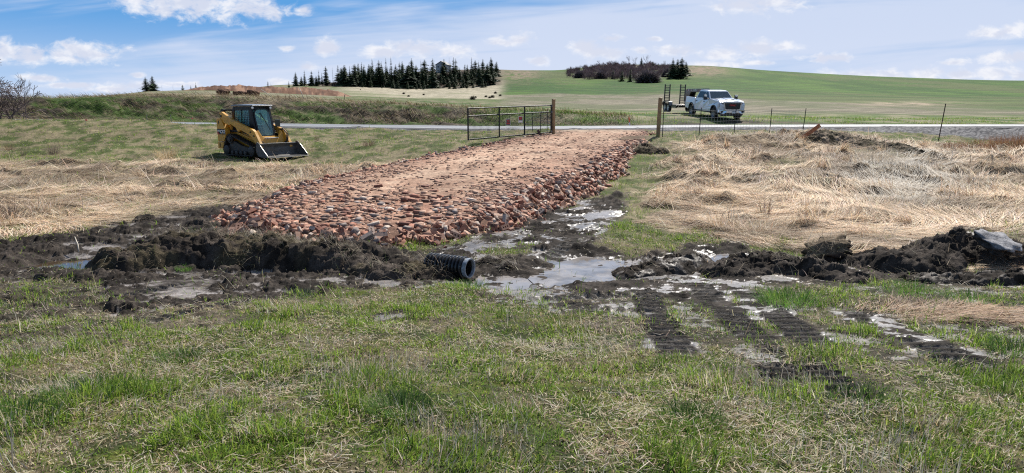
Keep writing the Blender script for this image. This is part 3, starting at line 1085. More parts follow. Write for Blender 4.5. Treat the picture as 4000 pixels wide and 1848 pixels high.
# ------------------------------------------------------------------ heaps of dug earth
def mound(name, label, spine, width, height, seed, clod=5.0, wet=.25, base=(.024, .019, .0155), steep=1.0, front=None, cat='earth heap', grassy=0.0):
    """a heap along a spine of world points; heights follow the list"""
    P = np.array(spine, float)
    x0, x1 = P[:, 0].min() - width * 1.4, P[:, 0].max() + width * 1.4
    y0, y1 = P[:, 1].min() - width * 1.4, P[:, 1].max() + width * 1.4
    st = .018 if (x1 - x0) < 4 else .022
    xs, ys = np.arange(x0, x1, st), np.arange(y0, y1, st)
    X, Y = np.meshgrid(xs, ys)
    x, y = X.ravel(), Y.ravel()
    wx = x + (fbm(x * 1.7, y * 1.7, seed, 3) - .5) * width * .9
    wy = y + (fbm(x * 1.7, y * 1.7, seed + 1, 3) - .5) * width * .9
    best = np.full(x.shape, 9.0)
    hh = np.zeros(x.shape)
    ht = np.array(height, float)
    for i in range(len(P) - 1):
        e = P[i + 1] - P[i]
        t = np.clip(((wx - P[i, 0]) * e[0] + (wy - P[i, 1]) * e[1]) / (e @ e), 0, 1)
        d = np.hypot(wx - P[i, 0] - t * e[0], (wy - P[i, 1] - t * e[1]))
        m = d < best
        best = np.where(m, d, best)
        hh = np.where(m, ht[i] * (1 - t) + ht[i + 1] * t, hh)
    r = best / width
    prof = np.clip(1 - r ** 2.2, 0, 1) ** (.75 / steep)
    w1, i1 = worley(x * clod, y * clod, seed + 3)
    w2, i2 = worley(x * clod * 2.7, y * clod * 2.7, seed + 4)
    w3, i3 = worley(x * clod * 5.5, y * clod * 5.5, seed + 5)
    lump = (i1 - .45) * .62 * sst(-w1, -.8, -.4) + (i2 - .5) * .26 * sst(-w2, -.7, -.42) + (.45 - w3) * .22 + (i3 - .5) * .07 + (np.abs(fbm(x * 9, y * 9, seed + 6, 3) - .5) * -2 + .3) * .25
    z = Hb(x, y) - .06 + hh * prof * (1 + lump * .45) + sst(prof, .02, .3) * lump * .07
    n = fbm(x * 5, y * 5, seed + 8, 4, .6)
    c = lerp3(base, np.array(base) * 2.3 + .004, sst(n, .4, .65))
    if grassy:
        c = lerp3(c, (.065, .052, .03), grassy * sst(fbm(x * 2.5, y * 2.5, seed + 11, 4), .45, .6))
    # push clods sideways so faces overhang a little
    x2 = x + (fbm(x * 6, y * 6, seed + 20, 2) - .5) * .14 * prof
    y2 = y + (fbm(x * 6, y * 6, seed + 21, 2) - .5) * .14 * prof - prof ** 2 * .05
    q = quads_of(len(ys), len(xs))
    keep = (r < 1.02)[q].all(1)
    q = q[keep]
    used = np.unique(q)
    rm = np.full(len(x), -1)
    rm[used] = np.arange(len(used))
    o = np_mesh(name, np.stack([x2, y2, z], 1)[used], rm[q].ravel(), np.arange(len(q)) * 4, GROUND,
                {'Col': c[used], 'wet': np.full(len(used), wet) * sst(n, .35, .6)[used]}, smooth=False)
    tag(o, label, cat, kind='thing')
    MOUND_PTS.append((x2[used], y2[used], z[used], seed, grassy))
    return o


MOUND_PTS = []


def S(pts):
    return [gp(*p)[:2] for p in pts]


mound('earth_heap', 'long dark ridge of dug soil and torn turf behind the black pipe end', S([(500, 1035), (700, 1015), (950, 1010), (1180, 1030), (1400, 1040), (1540, 1058), (1670, 1068)]), .58,
      [.30, .40, .38, .36, .33, .27, .20], 101, 4.2, wet=.2, grassy=.8)
mound('earth_heap', 'low black clod ridge right of the wet mud, below the tilted sod', S([(2850, 1065), (3000, 1050), (3180, 1075), (3330, 1092)]), .42, [.20, .27, .24, .16], 131, 5.0, wet=.35)
mound('earth_heap', 'tall black spoil heap with a bare crest at the right edge of the photo', S([(3470, 1040), (3600, 1050), (3740, 1020), (3900, 1030), (4100, 1045), (4300, 1050)]), .55, [.30, .27, .47, .40, .32, .26], 161, 4.5, wet=.25)
mound('earth_heap', 'low line of black clods along the foot of the spoil heap at the right edge', S([(3560, 1090), (3760, 1100), (3960, 1098), (4200, 1100)]), .30, [.12, .15, .18, .16], 181, 6.0, wet=.5)
mound('earth_heap', 'scattered black mud clods between the puddle and the clod ridge', S([(2480, 1062), (2600, 1050), (2720, 1020)]), .36, [.13, .17, .15], 191, 6.5, wet=.6)
mound('earth_heap', 'small mud lump just right of the black pipe opening', S([(1905, 1030), (1975, 1040)]), .26, [.17, .14], 201, 6.5, wet=.5)
mound('earth_heap', 'soil heap with straw and roots beside the tilted orange board', S([(3200, 556), (3290, 560), (3380, 575)]), .95, [.44, .46, .30], 211, 1.6, wet=0, base=(.13, .10, .07), grassy=.9)
mound('earth_heap', 'second brown soil heap right of the one with the orange board', S([(3440, 580), (3560, 612)]), .75, [.30, .34], 221, 1.8, wet=0, base=(.11, .085, .06), grassy=.9)
mound('earth_heap', 'small dark tussock of soil right of the driveway near the gate post', S([(2520, 590), (2570, 596)]), .55, [.26, .2], 231, 2.5, wet=0, base=(.06, .045, .03), grassy=.7)


def clod(name, label, loc, size, rz, tilt, seed, base, wet=.3, top=None, cat='clod'):
    """a slab of sod or clay thrown up by the digger"""
    n = 26
    u, v = np.meshgrid(np.linspace(0, 2 * np.pi, n * 2, endpoint=False), np.linspace(-1, 1, n))
    u, v = u.ravel(), v.ravel()
    rr = np.sqrt(1 - np.abs(v) ** 4)
    cx, cy = np.cos(u), np.sin(u)
    k = (np.abs(cx) ** 5 + np.abs(cy) ** 5) ** (-1 / 5)
    x, y, z = cx * k * rr, cy * k * rr, np.sign(v) * np.abs(v) ** .8
    f = 1 + (fbm(x * 2 + z, y * 2 + z * 1.3, seed, 4) - .5) * .65 + (.45 - worley(x * 3.1 + z, y * 3.1 + z * 1.7, seed)[0]) * .22 * (1 if top is None or max(top) < .2 else .35)
    P = np.stack([x * f * size[0], y * f * size[1], z * f * size[2]], 1)
    M = np.array((Matrix.Rotation(rz, 3, 'Z') @ Matrix.Rotation(tilt[0], 3, 'X') @ Matrix.Rotation(tilt[1], 3, 'Y')))
    nn = fbm(x * 4, y * 4, seed + 3, 3)
    c = lerp3(base, np.array(base) * 2, sst(nn, .4, .6))
    w = np.full(len(x), wet)
    if top is not None:
        t = sst(v, .25, .5)
        c = lerp3(c, lerp3(np.array(top) * .8, top, sst(nn, .35, .6)), t)
        w = w * (1 - t) + t * wet
    q = []
    m = 2 * n
    for i in range(n - 1):
        for j in range(m):
            q.append((i * m + j, i * m + (j + 1) % m, (i + 1) * m + (j + 1) % m, (i + 1) * m + j))
    q = np.array(q)
    o = np_mesh(name, P @ M.T, q.ravel(), np.arange(len(q)) * 4, GROUND, {'Col': c, 'wet': w}, smooth=True)
    o.location = loc
    tag(o, label, cat, kind='thing')
    return o


x, y, z = gp(3900, 1045)
clod('clay_slab', 'smooth grey clay slab lying tilted on top of the black heap at right', at(3900, 950, y - .15), (.27, .25, .085), .25, (.42, .10), 5, (.03, .025, .022), .4, (.26, .255, .26))
x, y, z = gp(3230, 1010)
sb = clod('sod_block', 'overturned sod block with straw on its back, tilted behind the clod ridge', (x, y, z + .11), (.31, .24, .15), -.2, (.30, -.35), 9, (.028, .02, .016), .15, (.16, .12, .08))


_v = np.empty(len(sb.data.vertices) * 3, dtype=np.float32)
sb.data.vertices.foreach_get('co', _v)
_v = _v.reshape(-1, 3)
_v = _v[_v[:, 2] > -.02] + np.array(sb.location)
MOUND_PTS.append((_v[:, 0], _v[:, 1], _v[:, 2], 9, 1.0))


# ------------------------------------------------------------------ blades, straw, stubble
class Blades:
    def __init__(self):
        self.V, self.C = [], []

    def add(self, x, y, z, L, W, head, lean, curl, col, follow=0.0, side=None):
        """ribbons of two pieces; lean from upright, curl adds to the lean at the tip"""
        n = len(x)
        B = np.stack([x, y, z], 1)
        hx, hy = np.cos(head), np.sin(head)
        if side is None:
            side = head + np.pi / 2 + RNG.normal(0, .5, n)
        sx = np.stack([np.cos(side), np.sin(side), np.zeros(n)], 1)
        d1 = np.stack([hx * np.sin(lean), hy * np.sin(lean), np.cos(lean)], 1)
        l2 = lean + curl
        d2 = np.stack([hx * np.sin(l2), hy * np.sin(l2), np.cos(l2)], 1)
        M = B + d1 * (L * .55)[:, None]
        T = M + d2 * (L * .45)[:, None]
        if follow:
            h0 = Hb(x, y)
            M[:, 2] += (Hdet(M[:, 0], M[:, 1], False) - Hdet(x, y, False)) * follow
            T[:, 2] += (Hdet(T[:, 0], T[:, 1], False) - Hdet(x, y, False)) * follow
        w = sx * (W / 2)[:, None]
        self.V.append(np.stack([B - w, B + w, M + w * .8, M - w * .8, T], 1))
        self.C.append(np.repeat(col[:, None, :], 5, 1))

    def build(self, name, mat, parent=None):
        V = np.concatenate(self.V).reshape(-1, 3)
        C = np.concatenate(self.C).reshape(-1, 3)
        n = len(V) // 5
        o = np.arange(n)[:, None] * 5
        loops = (o + np.array([0, 1, 2, 3, 3, 2, 4])[None, :]).ravel()
        starts = (np.arange(n)[:, None] * 7 + np.array([0, 4])[None, :]).ravel()
        ob = np_mesh(name, V, loops, starts, mat, {'Col': C})
        if parent: ob.parent = parent
        return ob


def scatter(n, d0, d1, k, umax=.80):
    """random ground points, denser near the camera: pdf over depth ~ d^-k"""
    t = RNG.random(n)
    if abs(k - 1) < 1e-6:
        d = d0 * (d1 / d0) ** t
    else:
        a, b = d0 ** (1 - k), d1 ** (1 - k)
        d = (a + (b - a) * t) ** (1 / (1 - k))
    x = (RNG.random(n) * 2 - 1) * umax * (d + .6)
    return x, d


def colmix(n, cols, w):
    cols = np.array(cols, float)
    i = RNG.choice(len(cols), n, p=np.array(w) / np.sum(w))
    c = cols[i] * RNG.uniform(.72, 1.28, (n, 1)) * RNG.uniform(.93, 1.07, (n, 3))
    return c


GREENS = [(.215, .325, .042), (.15, .245, .038), (.30, .385, .07), (.085, .155, .036)]
DRYS = [(.50, .42, .27), (.62, .55, .41), (.36, .27, .16), (.46, .42, .35)]


def build_grass():
    B = Blades()
    # --- turf close to the camera
    x, y = scatter(340000, 2.3, 13.0, .55)
    m = masks(x, y)
    cl = fbm(x * 2.4, y * 2.4, 301, 4, .55)
    tu = fbm(x * 3.2, y * 3.2, 302, 3, .5)
    keep = RNG.random(len(x)) < (m['grass'] * (.12 + 1.0 * sst(cl, .38, .58)) + .05 * (m['mud'] > .3) * (tu > .5))
    x, y, cl, tu = x[keep], y[keep], cl[keep], tu[keep]
    n = len(x)
    z = Hdet(x, y) - .008
    tall = sst(tu, .56, .70) * sst(cl, .4, .6)
    L = RNG.gamma(5, .0088, n) * (.45 + 1.0 * cl) + tall * RNG.uniform(.02, .12, n)
    L *= np.interp(y, [2.5, 9, 13], [1, 1, 1.1])
    W = RNG.uniform(.0030, .0062, n) * np.interp(y, [2.5, 6, 13], [1, 1.4, 2.1])
    head = fbm(x * .6, y * .6, 303, 2) * 9 + RNG.normal(0, 1.3, n)
    lean = np.abs(RNG.normal(.45, .38, n))
    col = colmix(n, GREENS, [4, 3, 3, 2])
    dry = RNG.random(n) < np.clip(.13 + 2.2 * (fbm(x * 2.9, y * 2.9, 305, 4, .6) - .47), .05, .8)
    col[dry] = colmix(dry.sum(), DRYS, [4, 2, 3, 3])
    lean[dry] = np.abs(RNG.normal(.85, .45, dry.sum()))
    B.add(x, y, z, L, W, head, lean, RNG.uniform(.1, .9, n), col)
    # --- low dense under-layer: moss, clover and cropped blades
    x, y = scatter(230000, 2.3, 12.0, .55)
    m = masks(x, y)
    u = fbm(x * 3.1, y * 3.1, 309, 4, .6)
    keep = RNG.random(len(x)) < m['grass'] * .95
    x, y, u = x[keep], y[keep], u[keep]
    n = len(x)
    c1 = colmix(n, [(.21, .33, .045), (.14, .25, .036), (.29, .36, .06), (.09, .15, .035)], [3, 3, 2, 2])
    c2 = colmix(n, [(.58, .49, .33), (.42, .33, .21), (.66, .58, .44), (.22, .16, .10)], [3, 3, 2, 2])
    dd = (RNG.random(n) < sst(u, .40, .58) * .8)[:, None]
    B.add(x, y, Hdet(x, y) - .004, RNG.uniform(.012, .034, n), RNG.uniform(.0035, .0075, n) * np.interp(y, [2.5, 6, 12], [1, 1.5, 2.3]), RNG.uniform(0, 6.28, n), np.abs(RNG.normal(.8, .4, n)), RNG.uniform(0, .8, n), np.where(dd, c2, c1))
    # --- dead thatch lying flat between the blades
    x, y = scatter(75000, 2.3, 12.5, .55)
    m = masks(x, y)
    th = fbm(x * 1.8, y * 1.8, 311, 4, .6)
    keep = RNG.random(len(x)) < (m['grass'] * sst(th, .36, .62) + .22 * m['mud'] * sst(th, .45, .6))
    x, y = x[keep], y[keep]
    n = len(x)
    z = Hdet(x, y) + RNG.uniform(.002, .03, n)
    B.add(x, y, z, RNG.gamma(3, .015, n) + .018, RNG.uniform(.003, .0056, n) * np.interp(y, [2.5, 6, 13], [1, 1.3, 1.8]), RNG.uniform(0, 6.28, n),
          RNG.normal(1.42, .16, n), RNG.uniform(-.1, .3, n), colmix(n, [(.52, .43, .29), (.64, .56, .43), (.28, .2, .13), (.44, .40, .34)], [3, 2, 2, 2]))
    # --- grey stubble standing in patches
    x, y = scatter(34000, 2.3, 7.8, .4)
    st = fbm(x * 1.1, y * 1.3, 321, 3, .5)
    m = masks(x, y)
    keep = RNG.random(len(x)) < m['grass'] * sst(st, .50, .66) * .85
    x, y = x[keep], y[keep]
    n = len(x)
    hd = 2.2 + (fbm(x * .8, y * .8, 323, 2) - .5) * 7 + RNG.normal(0, .5, n)
    B.add(x, y, Hdet(x, y) - .01, RNG.gamma(4, .018, n) + .02, RNG.uniform(.0028, .005, n), hd, np.abs(RNG.normal(.55, .32, n)), RNG.uniform(0, .25, n),
          colmix(n, [(.54, .49, .41), (.42, .38, .32), (.62, .52, .36), (.28, .22, .17)], [3, 3, 2, 1]))
    # --- long single dead stalks
    x, y = scatter(420, 2.4, 9, .4)
    n = len(x)
    B.add(x, y, Hdet(x, y), RNG.uniform(.12, .34, n), RNG.uniform(.003, .005, n), RNG.uniform(0, 6.28, n), np.abs(RNG.normal(.95, .35, n)), RNG.uniform(-.1, .5, n),
          colmix(n, [(.58, .52, .38), (.50, .40, .25)], [1, 1]))
    # --- greener meadow strip in the middle distance, verges, patches by the driveway
    x, y = scatter(190000, 12.0, 42.0, 1.0, .86)
    m = masks(x, y)
    cl = fbm(x * 2.2, y * 1.2, 331, 4, .6)
    keep = RNG.random(len(x)) < (m['grass'] * (.15 + .95 * sst(cl, .36, .6)) * np.where(m['gravel'] > .3, .05, 1))
    x, y, cl = x[keep], y[keep], cl[keep]
    n = len(x)
    L = RNG.gamma(5, .017, n) * (.6 + .8 * cl)
    W = .0058 * np.interp(y, [12, 40], [1, 3.4]) * RNG.uniform(.7, 1.3, n)
    col = colmix(n, GREENS, [4, 3, 3, 1])
    dry = RNG.random(n) < np.clip(.36 + 1.7 * (fbm(x * 2.2, y * 1.1, 335, 4, .6) - .45), .08, .9)
    col[dry] = colmix(dry.sum(), DRYS, [4, 3, 3, 2])
    lean = np.abs(RNG.normal(.55, .35, n))
    lean[dry] = np.abs(RNG.normal(1.05, .35, dry.sum()))
    B.add(x, y, Hdet(x, y, False) - .01, L, W, RNG.uniform(0, 6.28, n), lean, RNG.uniform(.1, .8, n), col)
    # --- bright field beyond the road
    x, y = scatter(60000, 50.5, 75, 1.0, .9)
    px, _ = proj(x, y, 1.4)
    cl = fbm(x * .5, y * .4, 341, 4)
    keep = (px > 1800 + (cl - .5) * 300) & (RNG.random(len(x)) < sst(cl, .36, .58)) & (y < np.interp(px, [1800, 2300, 2800, 4200], [75, 66, 60, 66]))
    x, y = x[keep], y[keep]
    n = len(x)
    B.add(x, y, Hb(x, y) - .02, RNG.uniform(.10, .28, n), RNG.uniform(.016, .03, n), RNG.uniform(0, 6.28, n), np.abs(RNG.normal(.6, .4, n)), RNG.uniform(.1, .6, n),
          colmix(n, GREENS + [(.38, .32, .2)], [4, 3, 4, 1, 1.6]))
    o = B.build('grass', GRASS_M)
    tag(o, 'short spring turf and stubble covering the meadow', 'grass', kind='stuff')
    print('grass blades', len(o.data.vertices) // 5)


def build_straw():
    B = Blades()
    pal = [(.72, .57, .41), (.82, .70, .54), (.60, .44, .29), (.34, .23, .145), (.68, .60, .50)]
    # --- matted straw, combed in swirls
    x, y = scatter(300000, 6.2, 38.0, 1.05, .86)
    m = masks(x, y)
    s = np.maximum(m['straw_r'], m['straw_l'])
    keep = (RNG.random(len(x)) < s * .98) & (np.hypot(x + 9.7, y - 28.5) > 2.3)
    x, y = x[keep], y[keep]
    n = len(x)
    fl = (fbm(x * .26, y * .36, 401, 3, .5) - .5) * 7 + .1
    head = fl + RNG.normal(0, .26, n)
    wild = RNG.random(n) < .07
    head[wild] = RNG.uniform(0, 6.28, wild.sum())
    z = Hdet(x, y, False) + RNG.uniform(-.008, .038, n)
    L = RNG.uniform(.25, .85, n) * np.interp(y, [6, 10, 30], [.4, .8, 1.3])
    W = .0060 * np.interp(y, [10, 36], [1, 2.9]) * RNG.uniform(.6, 1.4, n)
    lean = RNG.normal(1.49, .08, n)
    lean[wild] = np.abs(RNG.normal(1.25, .25, wild.sum()))
    col = colmix(n, pal, [4, 3, 3, 2, 2])
    tone = sst(fbm(x * .45, y * .7, 405, 4), .35, .65)
    col = col * (.50 + .72 * tone)[:, None]
    in_f = polydist(x, y, STRAW_F) > -.6
    col[in_f] *= np.array([.52, .46, .42])
    L[in_f] *= .8
    pal_in = sst(polydist(x, y, PALE) + (fbm(x, y, 5, 3) - .5) * 1.5, -.4, .4)
    col = lerp3(col, np.array([(.68, .64, .56)]) * RNG.uniform(.8, 1.1, (n, 1)), pal_in * .75)
    B.add(x, y, z, L, W, head, lean, RNG.uniform(-.05, .22, n), col, follow=.9, side=head + np.pi / 2 + RNG.normal(0, .25, n))
    # --- tussocks leaning over their own hollows
    cand = scatter(900, 12, 33, .8, .84)
    mm = masks(*cand)
    ok = RNG.random(900) < np.maximum(mm['straw_r'], mm['straw_l'] * .55) * .30
    for cx, cy in zip(cand[0][ok], cand[1][ok]):
        k = RNG.integers(40, 110)
        r = RNG.uniform(.12, .42)
        a = RNG.uniform(0, 6.28, k)
        rr = r * np.sqrt(RNG.random(k))
        x, y = cx + rr * np.cos(a), cy + rr * np.sin(a) * .7
        h0 = RNG.uniform(0, 6.28)
        c = colmix(k, pal, [4, 3, 3, 3, 1])
        B.add(x, y, Hdet(x, y, False), RNG.uniform(.25, .6, k), RNG.uniform(.006, .012, k) * np.interp(cy, [12, 32], [.8, 1.7]), h0 + RNG.normal(0, .6, k), np.abs(RNG.normal(.8, .3, k)), RNG.uniform(.3, 1.0, k), c)
    # --- straw and roots hanging on the dug earth
    for (mx, my, mz, sd, gr) in MOUND_PTS:
        k = int(min(len(mx), (8000 if sd == 101 else 420) * (1 if gr else .6)))
        i = RNG.choice(len(mx), k, replace=False)
        pt = fbm(mx[i] * 2.2, my[i] * 2.2, sd + 40, 3)
        i = i[RNG.random(k) < sst(pt, .38, .62)]
        k = len(i)
        sc = 1.0 if my[i].mean() < 14 else 2.0
        B.add(mx[i], my[i], mz[i] + .01, RNG.uniform(.06, .34, k) * sc, RNG.uniform(.003, .005, k) * sc, RNG.uniform(0, 6.28, k), np.abs(RNG.normal(1.25, .4, k)), RNG.uniform(0, .7, k),
              colmix(k, [(.34, .29, .21), (.17, .13, .09), (.46, .40, .30), (.08, .11, .04)], [3, 3, 2, 1.5 if gr else .4]))
    # --- rank grass on the road bank, hanging down its face
    x = RNG.uniform(-50, 9, 60000)
    y = RNG.uniform(46.2, 61.5, 60000)
    px, _ = proj(x, y, 2.0)
    cl = fbm(x * .45 + y * .5, y * .6, 40, 4)
    st = fbm(x * .8 + y * .9, y * .5 - x * .25, 411, 4, .6)
    keep = (px < 2480) & (px > -120) & (RNG.random(60000) < .25 + .75 * sst(st, .4, .6)) & ((y > 50) | (px < 1000))
    x, y, cl, px, st = x[keep], y[keep], cl[keep], px[keep], st[keep]
    n = len(x)
    gz = Hdet(x, y)
    col = colmix(n, [(.09, .17, .03), (.10, .17, .035), (.05, .085, .022)], [3, 3, 3])
    dry = RNG.random(n) < np.clip(.42 + 2.6 * (.5 - cl) + 1.0 * (y > 57.5), .06, .97)
    col[dry] = colmix(dry.sum(), [(.27, .215, .14), (.42, .35, .24), (.13, .095, .065), (.075, .055, .042)], [3, 3, 3, 2.5])
    head = -2.1 + RNG.normal(0, .35, n)
    B.add(x, y, gz - .03 + RNG.uniform(0, .10, n), RNG.uniform(.25, .75, n), RNG.uniform(.02, .042, n), head, RNG.normal(1.35, .35, n), RNG.uniform(.1, .6, n), col)
    o = B.build('straw', STRAW_M)
    tag(o, 'matted dead straw and rank dry grass lying over the field and road bank', 'straw', kind='stuff')
    print('straw', len(o.data.vertices) // 5)


build_grass()
build_straw()
# ------------------------------------------------------------------ bricks
BRICK_M = None


def brick_material():
    m = bpy.data.materials.new('fired brick')
    m.use_nodes = True
    T = NT(m.node_tree)
    oi = T.n('ShaderNodeObjectInfo')
    tc = T.n('ShaderNodeTexCoord')
    a = T.n('ShaderNodeAttribute', attribute_name='Col')
    rnd = oi.outputs['Random']
    cr = T.n('ShaderNodeValToRGB')
    els = cr.color_ramp.elements
    stops = [(0, (.17, .07, .048)), (.25, (.30, .135, .09)), (.5, (.36, .20, .14)), (.72, (.43, .275, .20)), (.86, (.22, .18, .165)), (1, (.46, .38, .32))]
    els[0].position, els[0].color = 0, (*stops[0][1], 1)
    els[1].position, els[1].color = 1, (*stops[-1][1], 1)
    for p, c in stops[1:-1]:
        e = els.new(p)
        e.color = (*c, 1)
    T.t.links.new(rnd, cr.inputs[0])
    # rubble carries its own colour (Col), single bricks take theirs from the ramp
    has = T.m('GREATER_THAN', T.v('LENGTH', a.outputs['Color']), 0.001)
    c = T.mix(has, cr.outputs[0], a.outputs['Color'])
    geo = T.n('ShaderNodeNewGeometry')
    n = T.noise(geo.outputs['Position'], 22, 5, .65)
    f = T.ss(n, .3, .7, .78, 1.22)
    c = T.v('MULTIPLY', c, T.xyz(f, f, f))
    c = T.mix(T.ss(T.noise(geo.outputs['Position'], 7, 4, .6), .5, .68, 0, .45), c, (.40, .30, .23))
    b = T.n('ShaderNodeBsdfPrincipled')
    T.put(b.inputs['Base Color'], c)
    b.inputs['Roughness'].default_value = .85
    b.inputs['Specular IOR Level'].default_value = .25
    bp = T.n('ShaderNodeBump')
    bp.inputs['Strength'].default_value = .35
    bp.inputs['Distance'].default_value = .006
    T.put(bp.inputs['Height'], T.noise(geo.outputs['Position'], 120, 4, .6))
    T.put(b.inputs['Normal'], bp.outputs[0])
    o = T.n('ShaderNodeOutputMaterial')
    T.t.links.new(b.outputs[0], o.inputs[0])
    return m


def cored_brick(l=.20, w=.092, h=.062, broken=0, seed=0):
    """brick with three round cores running through it"""
    mb = MB()
    rnd = random.Random(seed)
    nh, r, seg = 3, .017, 12
    x0 = -l / 2
    cw = .052
    lead = (l - nh * cw) / 2
    nh_use = 3 if not broken else 1

    def face(z, flip):
        vs, fs = [], []
        holes = []
        xs = x0
        vs += [(xs, -w / 2, z), (xs + lead, -w / 2, z), (xs + lead, w / 2, z), (xs, w / 2, z)]
        fs.append((0, 1, 2, 3))
        for k in range(nh_use):
            cx = x0 + lead + cw * (k + .5)
            o = len(vs)
            sq = []
            for i in range(seg):
                a = 2 * math.pi * i / seg
                c, s = math.cos(a), math.sin(a)
                q = max(abs(c) / (cw / 2), abs(s) / (w / 2))
                sq.append((cx + c / q, s / q, z))
            circ = [(cx + r * math.cos(2 * math.pi * i / seg), r * math.sin(2 * math.pi * i / seg), z) for i in range(seg)]
            vs += sq + circ
            for i in range(seg):
                j = (i + 1) % seg
                fs.append((o + i, o + j, o + seg + j, o + seg + i))
            # square corners
            for i in range(seg):
                pass
            holes.append(circ)
        xe = x0 + lead + cw * nh_use
        if not broken:
            o = len(vs)
            vs += [(xe, -w / 2, z), (l / 2, -w / 2, z), (l / 2, w / 2, z), (xe, w / 2, z)]
            fs.append((o, o + 1, o + 2, o + 3))
        # fill the corners of every cell
        for k in range(nh_use):
            cx = x0 + lead + cw * (k + .5)
            for sx in (-1, 1):
                for sy in (-1, 1):
                    a_side = math.atan2(w / 2, cw / 2)
                    ang = math.atan2(sy * w / 2, sx * cw / 2) % (2 * math.pi)
                    i = int(ang / (2 * math.pi / seg)) % seg
                    p1, p2 = [2 * math.pi * q / seg for q in (i, i + 1)]
                    tri = [(cx + sx * cw / 2, sy * w / 2, z)]
                    for a in (p1, p2):
                        c, s = math.cos(a), math.sin(a)
                        q = max(abs(c) / (cw / 2), abs(s) / (w / 2))
                        tri.append((cx + c / q, s / q, z))
                    o = len(vs)
                    vs += tri
                    fs.append((o, o + 1, o + 2))
        mb.add(vs, fs)
        return holes, xe
    ha, xe = face(-h / 2, 0)
    hb, xe = face(h / 2, 1)
    for a, b in zip(ha, hb):
        o = len(mb.v)
        mb.v += a + b
        for i in range(seg):
            j = (i + 1) % seg
            mb.f.append((o + i, o + j, o + seg + j, o + seg + i))
    x1 = l / 2 if not broken else xe
    for (pa, pb) in (((x0, -w / 2), (x1, -w / 2)), ((x1, -w / 2), (x1, w / 2)), ((x1, w / 2), (x0, w / 2)), ((x0, w / 2), (x0, -w / 2))):
        o = len(mb.v)
        mb.v += [(*pa, -h / 2), (*pb, -h / 2), (*pb, h / 2), (*pa, h / 2)]
        mb.f.append((o, o + 1, o + 2, o + 3))
    if broken:   # ragged break
        mb.v = [((x + rnd.uniform(-.012, .02), y, z) if x > xe - .004 else (x, y, z)) for x, y, z in mb.v]
    return mb


def lump_mesh(l, w, h, seed, rag=.18):
    rnd = random.Random(seed)
    mb = MB()
    mb.box((0, 0, 0), (l, w, h))
    mb.v = [(x * (1 + rnd.uniform(-rag, rag)), y * (1 + rnd.uniform(-rag, rag)), z * (1 + rnd.uniform(-rag, rag))) for x, y, z in mb.v]
    return mb


def drive_normal(x, y, e=.06):
    hx = (driveh(x + e, y) - driveh(x - e, y)) / (2 * e)
    hy = (driveh(x, y + e) - driveh(x, y - e)) / (2 * e)
    n = np.stack([-hx, -hy, np.ones_like(x)], 1)
    return n / np.linalg.norm(n, axis=1)[:, None]


def brick_spots(n):
    """candidate places: thick on the outer slopes, thinner on the near end, chips on top"""
    x = RNG.uniform(-7, 8, n)
    y = RNG.uniform(10.2, 36, n)
    s = polydist(x, y, DRIVE)
    left = (x < -5.0 + (y - 13) * .36 + .6)
    h = driveh(x, y) - Hb(x, y)
    slope_zone = sst(-s, -.6, .05) * (h > -.10)
    near_top = sst(s, -.1, .2) * sst(-y - (x + 5) * .1, -16.5, -13.0)
    p = slope_zone * np.where(left, .35 * np.interp(y, [20, 30], [1, .35]), np.interp(y, [25, 30, 34], [1.0, .6, .12])) + near_top * .34
    p *= .45 + .55 * sst(fbm(x * 1.3, y * 1.3, 501, 3), .36, .5)
    keep = RNG.random(n) < p
    return x[keep], y[keep], s[keep]


